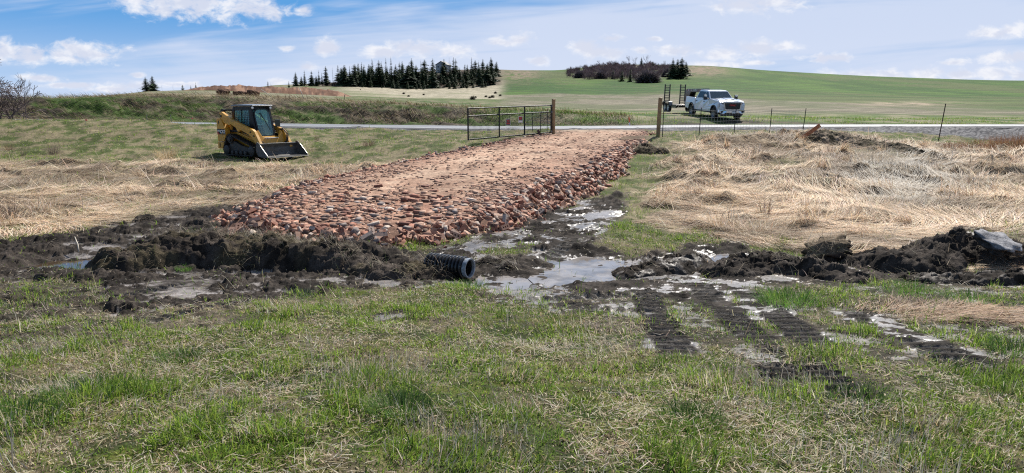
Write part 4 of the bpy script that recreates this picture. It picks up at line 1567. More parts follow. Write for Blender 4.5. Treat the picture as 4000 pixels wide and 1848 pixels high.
def build_bricks():
    bm_ = brick_material()
    shapes = []
    for k in range(4):
        shapes.append((cored_brick(seed=k).mesh('brick', bm_), .20, 'whole'))
    for k in range(4):
        shapes.append((cored_brick(broken=1, seed=10 + k).mesh('brick', bm_), .12, 'half'))
    for k in range(5):
        shapes.append((lump_mesh(.195, .09, .06, 20 + k, .06).mesh('brick', bm_), .20, 'plain'))
    for k in range(5):
        shapes.append((lump_mesh(RNG.uniform(.09, .15), .09, .05, 30 + k, .3).mesh('brick', bm_), .13, 'bat'))
    x, y, s = brick_spots(34000)
    n = len(x)
    nrm = drive_normal(x, y)
    kind = RNG.choice(len(shapes), n, p=np.array([1.5] * 4 + [1.6] * 4 + [2] * 5 + [2.4] * 5) / (6 + 6.4 + 10 + 12))
    size = np.array([shapes[k][1] for k in kind]) * RNG.uniform(.85, 1.1, n)
    z = driveh(x, y) + RNG.uniform(-.015, .045, n)
    score = size / np.hypot(x, y)
    # how much of it faces out to the open right/front side
    score *= np.where(s < .2, 1.25, .8)
    order = np.argsort(-score)
    single = order[:300]
    labels = {'whole': 'whole red brick with three round core holes in the rubble bank of the driveway',
              'half': 'broken half brick with a core hole lying in the rubble bank of the driveway',
              'plain': 'solid whole reddish brick tumbled in the rubble bank of the driveway',
              'bat': 'jagged brick fragment lying among the rubble bank of the driveway'}
    for i in single:
        me, ln, kd = shapes[kind[i]]
        o = bpy.data.objects.new('brick', me)
        COL.objects.link(o)
        q = Vector((0, 0, 1)).rotation_difference(Vector(nrm[i]))
        sp = .10 if s[i] > .12 else .55
        tip = Euler((RNG.normal(0, sp), RNG.normal(0, sp), RNG.uniform(0, 6.28)))
        o.rotation_euler = (q.to_matrix() @ tip.to_matrix()).to_euler()
        o.location = (x[i], y[i], z[i] - (.018 if s[i] > .12 else 0))
        o.scale = (size[i] / ln,) * 3
        tag(o, labels[kd], 'brick', {'whole': 'whole cored bricks in the driveway rubble', 'half': 'broken half bricks in the driveway rubble', 'plain': 'solid bricks in the driveway rubble', 'bat': 'brick fragments in the driveway rubble'}[kd])
    # one brick lies apart on the gate's lower rail, see the gate
    # --- the rest of the bricks and the chips: one mass
    rest = order[300:]
    cx, cy = [], []
    NC = 90000
    x2 = RNG.uniform(-7, 8, NC)
    y2 = 10.4 + 25.6 * RNG.random(NC) ** 1.5
    s2 = polydist(x2, y2, DRIVE)
    h2 = driveh(x2, y2) - Hb(x2, y2)
    cxm = np.interp(y2, [12, 16, 20, 25, 31, 38], [-2.6, -2.0, -1.0, .9, 3.3, 4.6])
    rut = np.exp(-((np.abs(x2 - cxm) - .75) / .55) ** 2)
    p2 = np.where(s2 > .3, np.interp(y2, [11, 14, 17, 20, 33, 36], [.9, .75, .40, .24, .15, .06]) * (1 - .8 * rut), .65) * (h2 > -.04) * (.3 + .7 * sst(fbm(x2 * 1.7, y2 * 1.7, 511, 3), .4, .55))
    k2 = RNG.random(NC) < p2
    x2, y2, s2 = x2[k2], y2[k2], s2[k2]
    m = len(x2)
    XX = np.concatenate([x[rest], x2])
    YY = np.concatenate([y[rest], y2])
    N = len(XX)
    nr = len(rest)
    NN = np.concatenate([nrm[rest], drive_normal(x2, y2)])
    flat = np.concatenate([np.where(s[rest] > .12, .12, .5), np.where(s2 > .3, .12, .5)])
    ZZ = np.concatenate([z[rest] - .02 * (s[rest] > .12), driveh(x2, y2) + RNG.uniform(-.006, .012, m)])
    dims = np.concatenate([np.stack([size[rest], np.full(nr, .09), np.full(nr, .058)], 1),
                           np.stack([RNG.gamma(2.4, .024, m) + .016, RNG.gamma(2.4, .015, m) + .012, RNG.uniform(.010, .030, m)], 1)])
    corners = np.array([(a, b, c) for a in (-.5, .5) for b in (-.5, .5) for c in (-.5, .5)])
    rag = np.where(np.arange(N) < nr, .06, .2)[:, None, None]
    V = corners[None] * dims[:, None, :] * (1 + RNG.uniform(-1, 1, (N, 8, 3)) * rag)
    rz = RNG.uniform(0, 6.28, N)
    rx = RNG.normal(0, 1, N) * flat
    ry = RNG.normal(0, 1, N) * flat

    def rotm(a, ax):
        c, s_ = np.cos(a), np.sin(a)
        M = np.zeros((N, 3, 3))
        i, j = [(1, 2), (2, 0), (0, 1)][ax]
        M[:, ax, ax] = 1
        M[:, i, i] = c; M[:, j, j] = c; M[:, i, j] = -s_; M[:, j, i] = s_
        return M
    Rm = rotm(rx, 0) @ rotm(ry, 1) @ rotm(rz, 2)
    V = np.einsum('nij,nkj->nki', Rm, V)
    # tilt to the slope
    t1 = np.cross(np.array([0, 1.0, 0]), NN)
    t1 /= np.linalg.norm(t1, axis=1)[:, None]
    t2 = np.cross(NN, t1)
    B = np.stack([t1, t2, NN], 2)
    V = np.einsum('nij,nkj->nki', B, V) + np.stack([XX, YY, ZZ], 1)[:, None, :]
    pal = np.array([(.17, .07, .048), (.30, .135, .09), (.36, .20, .14), (.43, .275, .20), (.22, .18, .165), (.46, .38, .32), (.11, .07, .055)])
    ci = RNG.choice(7, N, p=[.18, .22, .20, .15, .08, .07, .10])
    C = pal[ci] * RNG.uniform(.8, 1.2, (N, 1))
    tp = np.concatenate([np.zeros(nr), (s2 > .3) * .55])[:, None]
    C = C * (1 - tp) + np.array([(.37, .235, .165)]) * tp * RNG.uniform(.75, 1.15, (N, 1))
    face = np.array([(0, 1, 3, 2), (4, 6, 7, 5), (0, 4, 5, 1), (2, 3, 7, 6), (0, 2, 6, 4), (1, 5, 7, 3)])
    loops = (np.arange(N)[:, None, None] * 8 + face[None]).reshape(-1)
    o = np_mesh('brick_rubble', V.reshape(-1, 3), loops, np.arange(N * 6) * 4, bm_, {'Col': np.repeat(C, 8, 0)})
    tag(o, 'crushed brick and chips spread over the driveway', 'rubble', kind='stuff')
    print('bricks', n, 'chips', m)


build_bricks()


# ------------------------------------------------------------------ culvert pipe
def build_pipe():
    black = pmat('black ribbed plastic', (.012, .013, .016), .32, var=.3, scale=12, spec=.5, dirt=(.05, .045, .04), dirt_amt=.5)
    grey = pmat('mud smeared rim', (.26, .29, .33), .4, var=.35, scale=30, dirt=(.05, .05, .05), dirt_amt=.8)
    a = Vector(gp(1836, 1084)) + Vector((0, -.02, .125))
    dirv = Vector((-.88, .47, .0)).normalized()
    root = empty('culvert_pipe', a, math.atan2(dirv.y, dirv.x))
    root.scale = (1.2, 1.2, 1.2)
    tag(root, 'black corrugated plastic drain pipe poking out of the mud bank', 'pipe')
    prof = []
    L = .50
    n = int(L / .044)
    for i in range(n):
        h = .05 + i * .044
        prof += [(.100, h), (.119, h + .007), (.122, h + .016), (.119, h + .026), (.100, h + .033), (.098, h + .042)]
    mb = MB()
    mb.lathe([(.094, .004)] + [(.1045, .004), (.1045, .05)] + prof + [(.09, prof[-1][1] + .01)], 36, axis='x', cap=False)
    mb.build('pipe_wall', black, root, smooth=40)
    ml = MB()
    ml.lathe([(.093, .0), (.093, L)], 36, axis='x', cap=False)
    lin = ml.build('liner', black, root, smooth=True)
    rim = MB()
    rim.lathe([(.0925, -.004), (.107, -.006), (.1075, .035), (.1045, .042)], 36, axis='x', cap=False)
    rim.lathe([(.0925, -.004), (.0925, .03)], 36, axis='x', cap=False)
    rim.build('rim', grey, root, smooth=40)


build_pipe()

# ------------------------------------------------------------------ shared paints
M_YEL = pmat('machine yellow', (.56, .285, .028), .42, var=.12, scale=3, dirt=(.22, .16, .08), dirt_amt=.55, coat=.15)
M_BLK = pmat('black steel paint', (.009, .009, .010), .42, var=.25, scale=6, spec=.35, dirt=(.045, .04, .035), dirt_amt=.3)
M_RUB = pmat('muddy rubber', (.018, .017, .016), .75, var=.3, scale=8, bump=.4, bscale=30, dirt=(.065, .055, .042), dirt_amt=.7)
M_STL = pmat('worn bucket steel', (.10, .095, .09), .55, metal=.3, var=.3, scale=5, bump=.2, bscale=25, dirt=(.09, .065, .045), dirt_amt=.8)
M_EDGE = pmat('polished cutting edge', (.30, .29, .28), .45, metal=.6, var=.15, scale=8, dirt=(.2, .16, .12), dirt_amt=.5)
M_GRY = pmat('grey casting', (.030, .028, .026), .6, var=.2, dirt=(.08, .065, .05), dirt_amt=.6)
M_WHT = pmat('white vinyl', (.75, .75, .74), .5, var=.06)
M_RED = pmat('red decal', (.42, .025, .02), .5, var=.12)
M_LAMP = pmat('lamp lens', (.80, .82, .84), .12, var=.05, spec=.8, coat=.8)
M_POST = pmat('treated timber', (.27, .185, .095), .8, var=.3, scale=4, bump=.4, bscale=18, dirt=(.13, .09, .05), dirt_amt=.6)
M_TPOST = pmat('dark green steel', (.018, .024, .020), .55, var=.2, dirt=(.09, .06, .04), dirt_amt=.35)
M_GATE = pmat('black gate enamel', (.008, .012, .012), .5, var=.2, spec=.3)
M_WIRE = pmat('galvanised wire', (.38, .39, .40), .4, metal=.75, var=.15)
M_CHROME = pmat('chrome', (.62, .62, .63), .12, metal=1.0, var=.05)


def glass_mat(name, tint, rough=.03, trans=.8):
    m = bpy.data.materials.new(name)
    m.use_nodes = True
    T = NT(m.node_tree)
    b = T.n('ShaderNodeBsdfPrincipled')
    tc = T.n('ShaderNodeTexCoord')
    n = T.ss(T.noise(tc.outputs['Object'], 3.5, 4, .6), .35, .7, rough, rough + .06)
    b.inputs['Base Color'].default_value = (*tint, 1)
    T.put(b.inputs['Roughness'], n)
    b.inputs['IOR'].default_value = 1.45
    b.inputs['Specular IOR Level'].default_value = .6
    tr = T.n('ShaderNodeBsdfTransparent')
    tr.inputs[0].default_value = (*[min(1, t * 1.5 + .25) for t in tint], 1)
    mx = T.n('ShaderNodeMixShader')
    mx.inputs[0].default_value = trans
    T.t.links.new(b.outputs[0], mx.inputs[1])
    T.t.links.new(tr.outputs[0], mx.inputs[2])
    o = T.n('ShaderNodeOutputMaterial')
    T.t.links.new(mx.outputs[0], o.inputs[0])
    return m


M_CABGLASS = glass_mat('cab glass', (.30, .52, .56), .03, .62)
M_CARGLASS = glass_mat('tinted car glass', (.035, .045, .055), .03, .25)
M_WIND = glass_mat('windscreen glass', (.08, .12, .15), .04, .35)


# ------------------------------------------------------------------ compact track loader
def hull2(pts):
    pts = sorted(set(pts))

    def half(ps):
        h = []
        for p in ps:
            while len(h) > 1 and (h[-1][0] - h[-2][0]) * (p[1] - h[-2][1]) - (h[-1][1] - h[-2][1]) * (p[0] - h[-2][0]) <= 0:
                h.pop()
            h.append(p)
        return h
    return half(pts)[:-1] + half(pts[::-1])[:-1]


def build_loader():
    base = at(1002, 600, 29.6)
    gz = float(Hb(np.array([base.x]), np.array([base.y]))[0])
    root = empty('track_loader', (base.x, base.y, gz + .02), R(270 + 19.8 + 36))
    tag(root, 'yellow tracked skid loader with a black cab and lowered steel bucket', 'track loader')
    # --- undercarriage
    circles = [(-.80, .23, .21), (.80, .23, .21), (-.55, .66, .20)]
    for sd in (-1, 1):
        yc = sd * .69
        w = .32
        pts = []
        for cx, cz, r in circles:
            pts += [(round(cx + r * math.cos(a * math.pi / 16), 4), round(cz + r * math.sin(a * math.pi / 16), 4)) for a in range(32)]
        outer = hull2(pts)
        # resample the loop evenly
        P = [Vector((p[0], p[1])) for p in outer]
        per = sum((P[(i + 1) % len(P)] - P[i]).length for i in range(len(P)))
        N = 64
        loop, acc, i, t = [], 0.0, 0, 0.0
        seg = per / N
        cur = P[0].copy()
        k = 0
        loop = []
        cum = [0]
        for i in range(len(P)):
            cum.append(cum[-1] + (P[(i + 1) % len(P)] - P[i]).length)
        for q in range(N):
            sdist = q * seg
            j = max(jj for jj in range(len(P)) if cum[jj] <= sdist + 1e-9)
            f = (sdist - cum[j]) / max(1e-9, cum[j + 1] - cum[j])
            loop.append(P[j].lerp(P[(j + 1) % len(P)], f))
        cen = Vector((-.15, .35))
        mb = MB()
        th = .035
        inner = []
        for q in range(N):
            tg = (loop[(q + 1) % N] - loop[q - 1]).normalized()
            nn = Vector((tg.y, -tg.x))
            inner.append(loop[q] - nn * th if nn.dot(loop[q] - cen) > 0 else loop[q] + nn * th)
        o = len(mb.v)
        for q in range(N):
            for yy in (yc - w / 2, yc + w / 2):
                mb.v.append((loop[q].x, yy, loop[q].y))
                mb.v.append((inner[q].x, yy, inner[q].y))
        for q in range(N):
            a, b = o + q * 4, o + ((q + 1) % N) * 4
            mb.f += [(a, b, b + 2, a + 2), (a + 1, a + 3, b + 3, b + 1), (a, a + 1, b + 1, b), (a + 2, b + 2, b + 3, a + 3)]
        for q in range(0, N, 1):
            tg = (loop[(q + 1) % N] - loop[q - 1]).normalized()
            nn = Vector((tg.y, -tg.x))
            if nn.dot(loop[q] - cen) < 0: nn = -nn
            if q % 2 == 0:
                ang = math.atan2(tg.y, tg.x)
                mb.box((loop[q].x + nn.x * .014, yc, loop[q].y + nn.y * .014), (.038, w * .98, .036), Matrix.Rotation(-ang, 3, 'Y'))
        tr = mb.build('rubber_track', M_RUB, root, bevel=.004)
        fr = MB()
        fr.prism([(-.72, .17), (.74, .17), (.66, .33), (.1, .42), (-.40, .60), (-.62, .56), (-.72, .35)], yc - .07, yc + .07)
        fr.build('track_frame', M_GRY, root, bevel=.01)
        out = yc + sd * .10
        for cx, cz, r in circles[:2]:
            d = MB()
            d.lathe([(.02, -.05), (r * .86, -.05), (r * .86, .05), (r * .55, .075), (r * .3, .085), (.02, .085)] if sd > 0 else [(.02, .05), (r * .86, .05), (r * .86, -.05), (r * .55, -.075), (r * .3, -.085), (.02, -.085)], 24, c=(cx, out, cz))
            d.build('idler_wheel', M_GRY, root, smooth=35)
        d = MB()
        d.lathe([(.02, -.04), (.15, -.04), (.15, .04), (.02, .04)], 24, c=(-.55, out, .66))
        for k in range(12):
            a = k * math.pi / 6
            d.box((-.55 + .158 * math.cos(a), out, .66 + .158 * math.sin(a)), (.03, .05, .03), Matrix.Rotation(-a, 3, 'Y'))
        d.lathe([(.02, sd * .04), (.105, sd * .04), (.10, sd * .09), (.02, sd * .10)], 24, c=(-.55, out, .66))
        d.build('drive_sprocket', M_GRY, root, smooth=35)
        for k in range(4):
            d = MB()
            d.lathe([(.02, -.06), (.085, -.06), (.085, .06), (.04, .075), (.02, .075)] if sd > 0 else [(.02, .06), (.085, .06), (.085, -.06), (.04, -.075), (.02, -.075)], 18, c=(-.42 + k * .28, out, .125))
            d.build('track_roller', M_GRY, root, smooth=35)
    # --- hull
    h = MB()
    h.prism([(-1.22, .34), (.72, .30), (.92, .52), (.92, .78), (.55, .80), (.40, .95), (-1.22, .95)], -.50, .50)
    h.build('lower_hull', M_YEL, root, bevel=.02)
    for sd in (-1, 1):
        g = MB()
        g.prism([(-.52, .78), (.95, .40), (.95, .62), (-.52, 1.0)], sd * .50 + (-.02 if sd < 0 else 0), sd * .50 + (.02 if sd > 0 else 0))
        g.prism([(-.60, .955), (.98, .55), (1.0, .60), (-.60, 1.005)], sd * .54 - .035, sd * .54 + .035)
        g.build('side_rail', M_YEL, root, bevel=.008)
        bp = MB()
        bp.prism([(-.50, 1.03), (.92, .66), (.92, .86), (-.30, 1.10)], sd * .505 - .012, sd * .505 + .012)
        bp.build('side_guard', M_BLK, root)
    e = MB()
    e.prism([(-1.34, .46), (-.80, .46), (-.80, 1.38), (-1.28, 1.30)], -.56, .56)
    e.build('engine_hood', M_YEL, root, bevel=.03)
    gv = MB()
    for k in range(8):
        gv.box((-1.33 + k * .004, 0, .58 + k * .085), (.03, .80, .05))
    gv.build('rear_grille', M_BLK, root)
    # --- rear towers with the name plates
    for sd in (-1, 1):
        t = MB()
        tw = [(-1.38, .56), (-.96, .56), (-.80, .82), (-.79, .95), (-1.06, 1.42), (-1.16, 1.50), (-1.36, 1.50), (-1.40, 1.40)]
        ya, yb = sd * .60, sd * .82
        t.prism(tw, min(ya, yb), max(ya, yb))
        tw_o = t.build('rear_tower', M_YEL, root, bevel=.02)
        f = MB()
        f.prism([(-1.40, .26), (-1.10, .26), (-1.00, .40), (-.98, .545), (-1.40, .545)], min(ya, yb), max(ya, yb))
        f.build('rear_fender', M_YEL, root, bevel=.02)
        sl = MB()
        for (cx, cz, hh) in ((-1.24, 1.33, .15), (-1.24, .40, .17)):
            sl.prism([(cx + .028 * math.cos(a * math.pi / 6) , cz + (hh / 2 - .028 if a < 6 else -(hh / 2 - .028)) + .028 * math.sin(a * math.pi / 6)) for a in range(12)], sd * .822 - .002, sd * .822 + .002)
        sl.build('tower_slot', M_BLK, root)
        dc = MB()
        dc.prism([(-1.37, .84), (-.82, .84), (-.815, .93), (-.87, 1.06), (-1.37, 1.06)], sd * .8225 - .0015, sd * .8225 + .0015)
        dco = dc.build('name_plate', M_BLK, root)
        rd = MB()
        rd.prism([(-1.37, .84), (-1.20, .84), (-1.37, .98)], sd * .8255 - .001, sd * .8255 + .001)
        rd.build('red_corner', M_RED, dco)
        ry = 0 if sd < 0 else math.pi
        text('maker_letters', 'CAT', .185, M_WHT, dco, (-1.00, sd * .8275, .945), (math.pi / 2, 0, ry), .001, .9, .006)
        yl = MB()
        yl.prism([(-1.06, .885), (-.96, .885), (-1.01, .935)], sd * .8285 - .001, sd * .8285 + .001)
        yl.build('yellow_triangle', M_YEL, dco)
        text('model_number', '259D', .085, M_WHT, dco, (-1.255, sd * .8275, .985), (math.pi / 2, 0, ry), .001, 1.0, .003)
        lk = MB()
        y1, y2 = sd * .55, sd * .66
        lk.prism([(-1.22, 1.20), (-1.02, 1.12), (-.98, 1.30), (-1.10, 1.62), (-1.10, 1.86), (-1.20, 1.88), (-1.30, 1.82), (-1.30, 1.40)], min(y1, y2), max(y1, y2))
        lk.build('rear_link', M_BLK, root, bevel=.01)
    cb = MB()
    cb.bar((-1.20, -.66, 1.83), (-1.20, .66, 1.83), .12, .075)
    cb.build('cross_tube', M_BLK, root, bevel=.012)
    # --- lift arms
    for sd in (-1, 1):
        y1, y2 = sd * .64, sd * .78
        a = MB()
        top = [(-1.20, 1.72), (-1.08, 1.76), (-.40, 1.45), (.62, 1.14), (.86, 1.08), (1.00, 1.00), (1.32, .52), (1.36, .36)]
        bot = [(1.24, .30), (1.12, .42), (.90, .70), (.66, .86), (.10, 1.05), (.04, .97), (-.08, .98), (-.18, 1.13), (-.50, 1.26), (-.62, 1.22), (-.95, 1.30), (-1.16, 1.44)]
        a.prism(top + bot, min(y1, y2), max(y1, y2))
        arm = a.build('lift_arm', M_YEL, root, bevel=.016)
        dt = MB()
        yo = sd * .782
        for (cx, cz, w_, h_) in ((-.42, 1.345, .20, .010), (-.42, 1.285, .20, .010), (-.52, 1.315, .010, .07), (-.32, 1.315, .010, .07)):
            dt.box((cx, yo, cz), (w_, .006, h_), Matrix.Rotation(R(17), 3, 'Y'))
        dt.build('warning_decal', pmat('yellow decal', (.75, .50, .05), .5), arm)
        pn = MB()
        for (cx, cz, r_) in ((1.27, .42, .05), (.98, .82, .035), (.78, .97, .035), (-1.1, 1.58, .05)):
            pn.lathe([(.004, 0), (r_, 0), (r_, sd * .02), (.004, sd * .02)], 14, c=(cx, sd * .78, cz))
        pn.build('pin', M_GRY, arm)
        cy = MB()
        cy.tube([(-.85, sd * .58, .98), (.0, sd * .58, .98)], .05, 12)
        cy.build('lift_cylinder', M_BLK, root)
        rodm = MB()
        rodm.tube([(.0, sd * .58, .98), (.55, sd * .62, .98)], .025, 10)
        rodm.build('cylinder_rod', M_CHROME, root)
    # --- front yoke between the arms, with the step-through notch
    fy = MB()
    yo = [(-.66, .50), (.66, .50), (.66, .92), (.52, 1.04), (.46, .90), (.36, .72), (-.36, .72), (-.46, .90), (-.52, 1.04), (-.66, .92)]
    q0 = len(fy.v)
    fy.prism(yo, 1.02, 1.10, axis='x')
    fy.v = [(x - (z - .5) * .30, y, z) for x, y, z in fy.v]
    fy.build('front_yoke', M_YEL, root, bevel=.015)
    lip = MB()
    lip.box((.99, 0, .725), (.16, .66, .02))
    lip.build('door_step', M_WHT, root)
    sh = MB()
    sh.box((1.02, 0, .42), (.14, 1.2, .14))
    sh.build('coupler', M_BLK, root, bevel=.01)
    # --- cab
    cabw = .46
    side = [(-.82, .90), (.66, .90), (.70, 1.00), (.42, 1.97), (-.72, 1.97), (-.82, 1.80)]
    win = [(-.66, 1.22), (.30, 1.22), (.30, 1.84), (-.60, 1.84), (-.66, 1.78)]
    cab = MB()
    for sd in (-1, 1):
        ya, yb = sd * cabw, sd * (cabw - .05)
        # wall as four pieces round the window
        lo, hi = min(ya, yb), max(ya, yb)
        cab.prism([(-.82, .90), (.66, .90), (.68, .95), (.62, 1.22), (-.82, 1.22)], lo, hi)
        cab.prism([(-.82, 1.221), (-.66, 1.221), (-.66, 1.78), (-.60, 1.84), (-.60, 1.97), (-.72, 1.97), (-.82, 1.80)], lo, hi)
        cab.prism([(-.599, 1.84), (.30, 1.84), (.30, 1.97), (-.599, 1.97)], lo, hi)
        cab.prism([(.301, 1.221), (.62, 1.221), (.42, 1.97), (.301, 1.97)], lo, hi)
    cab.prism([(-.82, .90), (-.77, .90), (-.77, 1.22), (-.82, 1.22)], -cabw + .051, cabw - .051)
    cab.prism([(-.82, 1.22), (-.77, 1.22), (-.77, 1.80), (-.82, 1.80)], -cabw + .051, -cabw + .12)
    cab.prism([(-.82, 1.22), (-.77, 1.22), (-.77, 1.80), (-.82, 1.80)], cabw - .12, cabw - .051)
    cab.box((-.02, 0, .93), (1.3, .80, .05))
    co = cab.build('cab', M_BLK, root, bevel=.012)
    rf = MB()
    rf.prism([(-.80, 1.975), (.55, 1.975), (.60, 2.0), (.58, 2.035), (-.30, 2.06), (-.78, 2.03)], -.50, .50)
    rf.build('roof', pmat('roof paint', (.05, .055, .065), .25, var=.1, coat=.6, spec=.6), root, bevel=.015)
    for sd in (-1, 1):
        wd = MB()
        wd.prism(win, sd * .43 - .004, sd * .43 + .004)
        wo = wd.build('side_window', M_CABGLASS, root)
        gr = MB()
        for k in range(10):
            xx = -.62 + k * .10
            gr.box((xx, sd * .452, 1.53), (.010, .008, .60))
        for k in range(7):
            gr.box((-.18, sd * .452, 1.27 + k * .09), (.94, .008, .010))
        gr.box((-.2, sd * .455, 1.53), (.035, .02, .62))
        gr.build('window_mesh', M_BLK, wo)
    bw = MB()
    bw.box((-.795, 0, 1.52), (.01, .68, .56))
    bw.build('rear_window', M_CABGLASS, root)
    # door: rounded frame and curved glass on the raked front
    def rake(y, z):
        return .735 - (z - .80) * .275

    def rr(w_, z0, z1, r_, n=7):
        out = []
        for (cx, cz, a0) in ((w_ - r_, z1 - r_, 0), (-w_ + r_, z1 - r_, 90), (-w_ + r_ * .5, z0 + r_ * .5, 180), (w_ - r_ * .5, z0 + r_ * .5, 270)):
            rad = r_ if a0 < 180 else r_ * .5
            for i in range(n):
                a = R(a0 + 90 * i / (n - 1))
                out.append((cx + rad * math.cos(a), cz + rad * math.sin(a)))
        return out
    go = rr(.405, .76, 1.90, .26)
    gi = rr(.350, .82, 1.85, .22)
    d = MB()
    rings = []
    n = len(go)
    for off, shp in ((0, go), (.04, go), (.04, gi), (0, gi)):
        rings.append([(rake(0, z) + off + .02 * (1 - (yv / .45) ** 2), yv, z) for yv, z in shp])
    d.loft(rings + [rings[0]], True, False)
    do = d.build('cab_door', M_BLK, root)
    gl = MB()
    vs = [(rake(0, z) + .02 + .02 * (1 - (yv / .45) ** 2), yv, z) for yv, z in gi]
    gl.add(vs, [tuple(range(len(vs)))])
    gl.build('door_glass', M_CABGLASS, do)
    wp = MB()
    wp.tube([(rake(0, 1.72) + .06, -.10, 1.72), (rake(0, 1.05) + .065, .20, 1.05)], .012, 6)
    wp.tube([(rake(0, 1.60) + .06, -.18, 1.72), (rake(0, 1.30) + .062, .08, 1.36)], .014, 6)
    wp.build('wiper', M_BLK, do)
    for sd in (-1, 1):   # corner posts beside the door
        fp = MB()
        fp.bar((rake(0, .92) - .03, sd * .43, .90), (rake(0, 1.97) - .01, sd * .43, 1.97), .07, .06)
        fp.build('corner_post', M_BLK, root, bevel=.008)
    for sd in (-1, 1):
        lm = MB()
        lm.lathe([(.004, -.03), (.035, -.03), (.052, .02), (.045, .034), (.004, .04)], 18, c=(.50, sd * .43, 1.925), axis='x')
        lm.build('work_light', M_LAMP, root, smooth=40)
    # seat and lap bar seen through the glass
    st = MB()
    st.box((-.1, 0, 1.05), (.5, .46, .14))
    st.prism([(-.36, 1.05), (-.24, 1.05), (-.34, 1.70), (-.44, 1.70)], -.22, .22)
    st.build('seat', pmat('seat vinyl', (.03, .03, .032), .6), root, bevel=.03)
    jy = MB()
    for sd in (-1, 1):
        jy.tube([(.22, sd * .33, 1.0), (.28, sd * .33, 1.22), (.33, sd * .31, 1.36)], [.03, .022, .035], 8)
    jy.build('joystick', M_BLK, root)
    mi = MB()
    mi.box((.62, .66, 1.30), (.03, .24, .30))
    mi.bar((.55, .44, 1.40), (.62, .60, 1.36), .03, .03)
    mi.build('side_mirror', pmat('mirror shell', (.02, .03, .026), .4), root, bevel=.01)
    fe = MB()
    fe.tube([(-.62, -.53, 1.30), (-.34, -.53, 1.36)], .05, 12)
    fe.tube([(-.34, -.53, 1.36), (-.28, -.53, 1.375)], .02, 8)
    fe.build('fire_extinguisher', M_RED, root, smooth=40)
    # --- hoses on the left arm and coupler
    for k, (dz, dy) in enumerate(((0, 0), (.05, .03), (.02, -.05))):
        hs = MB()
        hs.tube([(.80, .60 + dy, 1.02 + dz), (1.05, .63 + dy, 1.05 + dz), (1.30, .60 + dy, .86 + dz), (1.36, .52 + dy, .62), (1.25, .42 + dy, .46)], .018, 7)
        hs.build('hydraulic_hose', M_RUB, root, smooth=True)
    hs = MB()
    hs.tube([(1.20, -.60, .62), (1.30, -.5, .5), (1.2, -.3, .44)], .018, 7)
    hs.build('hydraulic_hose', M_RUB, root, smooth=True)
    # --- bucket
    bw_ = .94
    prof = [(2.06, .02), (1.62, .015), (1.42, .06), (1.33, .18), (1.31, .36), (1.36, .50)]
    b = MB()
    inner = [(x + (.018 if i > 1 else 0), z + .018) for i, (x, z) in enumerate(prof)]
    rings = [[(x, y_, z) for x, z in prof] + [(x, y_, z) for x, z in inner[::-1]] for y_ in (-bw_, bw_)]
    b.loft(rings, True, True)
    for sd in (-1, 1):
        pl = [(2.04, .02), (1.62, .01), (1.42, .05), (1.32, .18), (1.30, .40), (1.33, .56), (1.40, .60), (1.52, .55), (1.58, .47), (1.98, .10)]
        b.prism(pl, sd * bw_ - .012 + sd * .012, sd * bw_ + .012 + sd * .012)
    bo = b.build('bucket', M_STL, root)
    ed = MB()
    ed.prism([(1.76, .036), (2.14, .012), (2.14, .002), (1.76, .012)], -bw_ - .02, bw_ + .02)
    for sd in (-1, 1):
        ed.prism([(2.05, .03), (2.0, .10), (1.60, .47), (1.56, .47), (1.95, .09)], sd * (bw_ + .03) - .012, sd * (bw_ + .03) + .012)
    ed.build('cutting_edge', M_EDGE, bo)
    tl = MB()
    tl.box((1.37, 0, .515), (.09, bw_ * 2 - .02, .03))
    tl.box((1.42, -.1, .535), (.14, .9, .012))
    tl.build('top_lip', M_EDGE, bo, bevel=.004)
    return root


build_loader()


# ------------------------------------------------------------------ pickup truck
def wheel(parent, c, r, w, sd, rimmat, name='wheel'):
    t = MB()
    prof = [(r * .60, -w / 2 * .8), (r * .93, -w / 2), (r, -w / 2 * .75), (r, w / 2 * .75), (r * .93, w / 2), (r * .60, w / 2 * .8)]
    t.lathe(prof, 30, c=(0, 0, 0), cap=False)
    for k in range(40):
        a = k * 2 * math.pi / 40
        t.box((r * math.cos(a), (w * .28) * (1 if k % 2 else -1), r * math.sin(a)), (.02, w * .36, .05), Matrix.Rotation(-a, 3, 'Y'))
    wh = t.build(name, M_RUB, parent, smooth=30, loc=c)
    rm = MB()
    o = sd * w / 2
    rm.lathe([(r * .61, o * .80), (r * .60, o * .92), (r * .53, o * .86), (r * .50, o * .3), (.03, o * .3)], 30, cap=False)
    for k in range(6):
        a = k * math.pi / 3
        rm.bar((r * .14 * math.cos(a), o * .66, r * .14 * math.sin(a)), (r * .57 * math.cos(a), o * .84, r * .57 * math.sin(a)), r * .15, .03, up=(0, 1, 0))
    rm.lathe([(.005, o * .84), (r * .15, o * .80), (r * .20, o * .55)], 16, cap=False)
    rm.build('rim', rimmat, wh, smooth=35)
    return wh


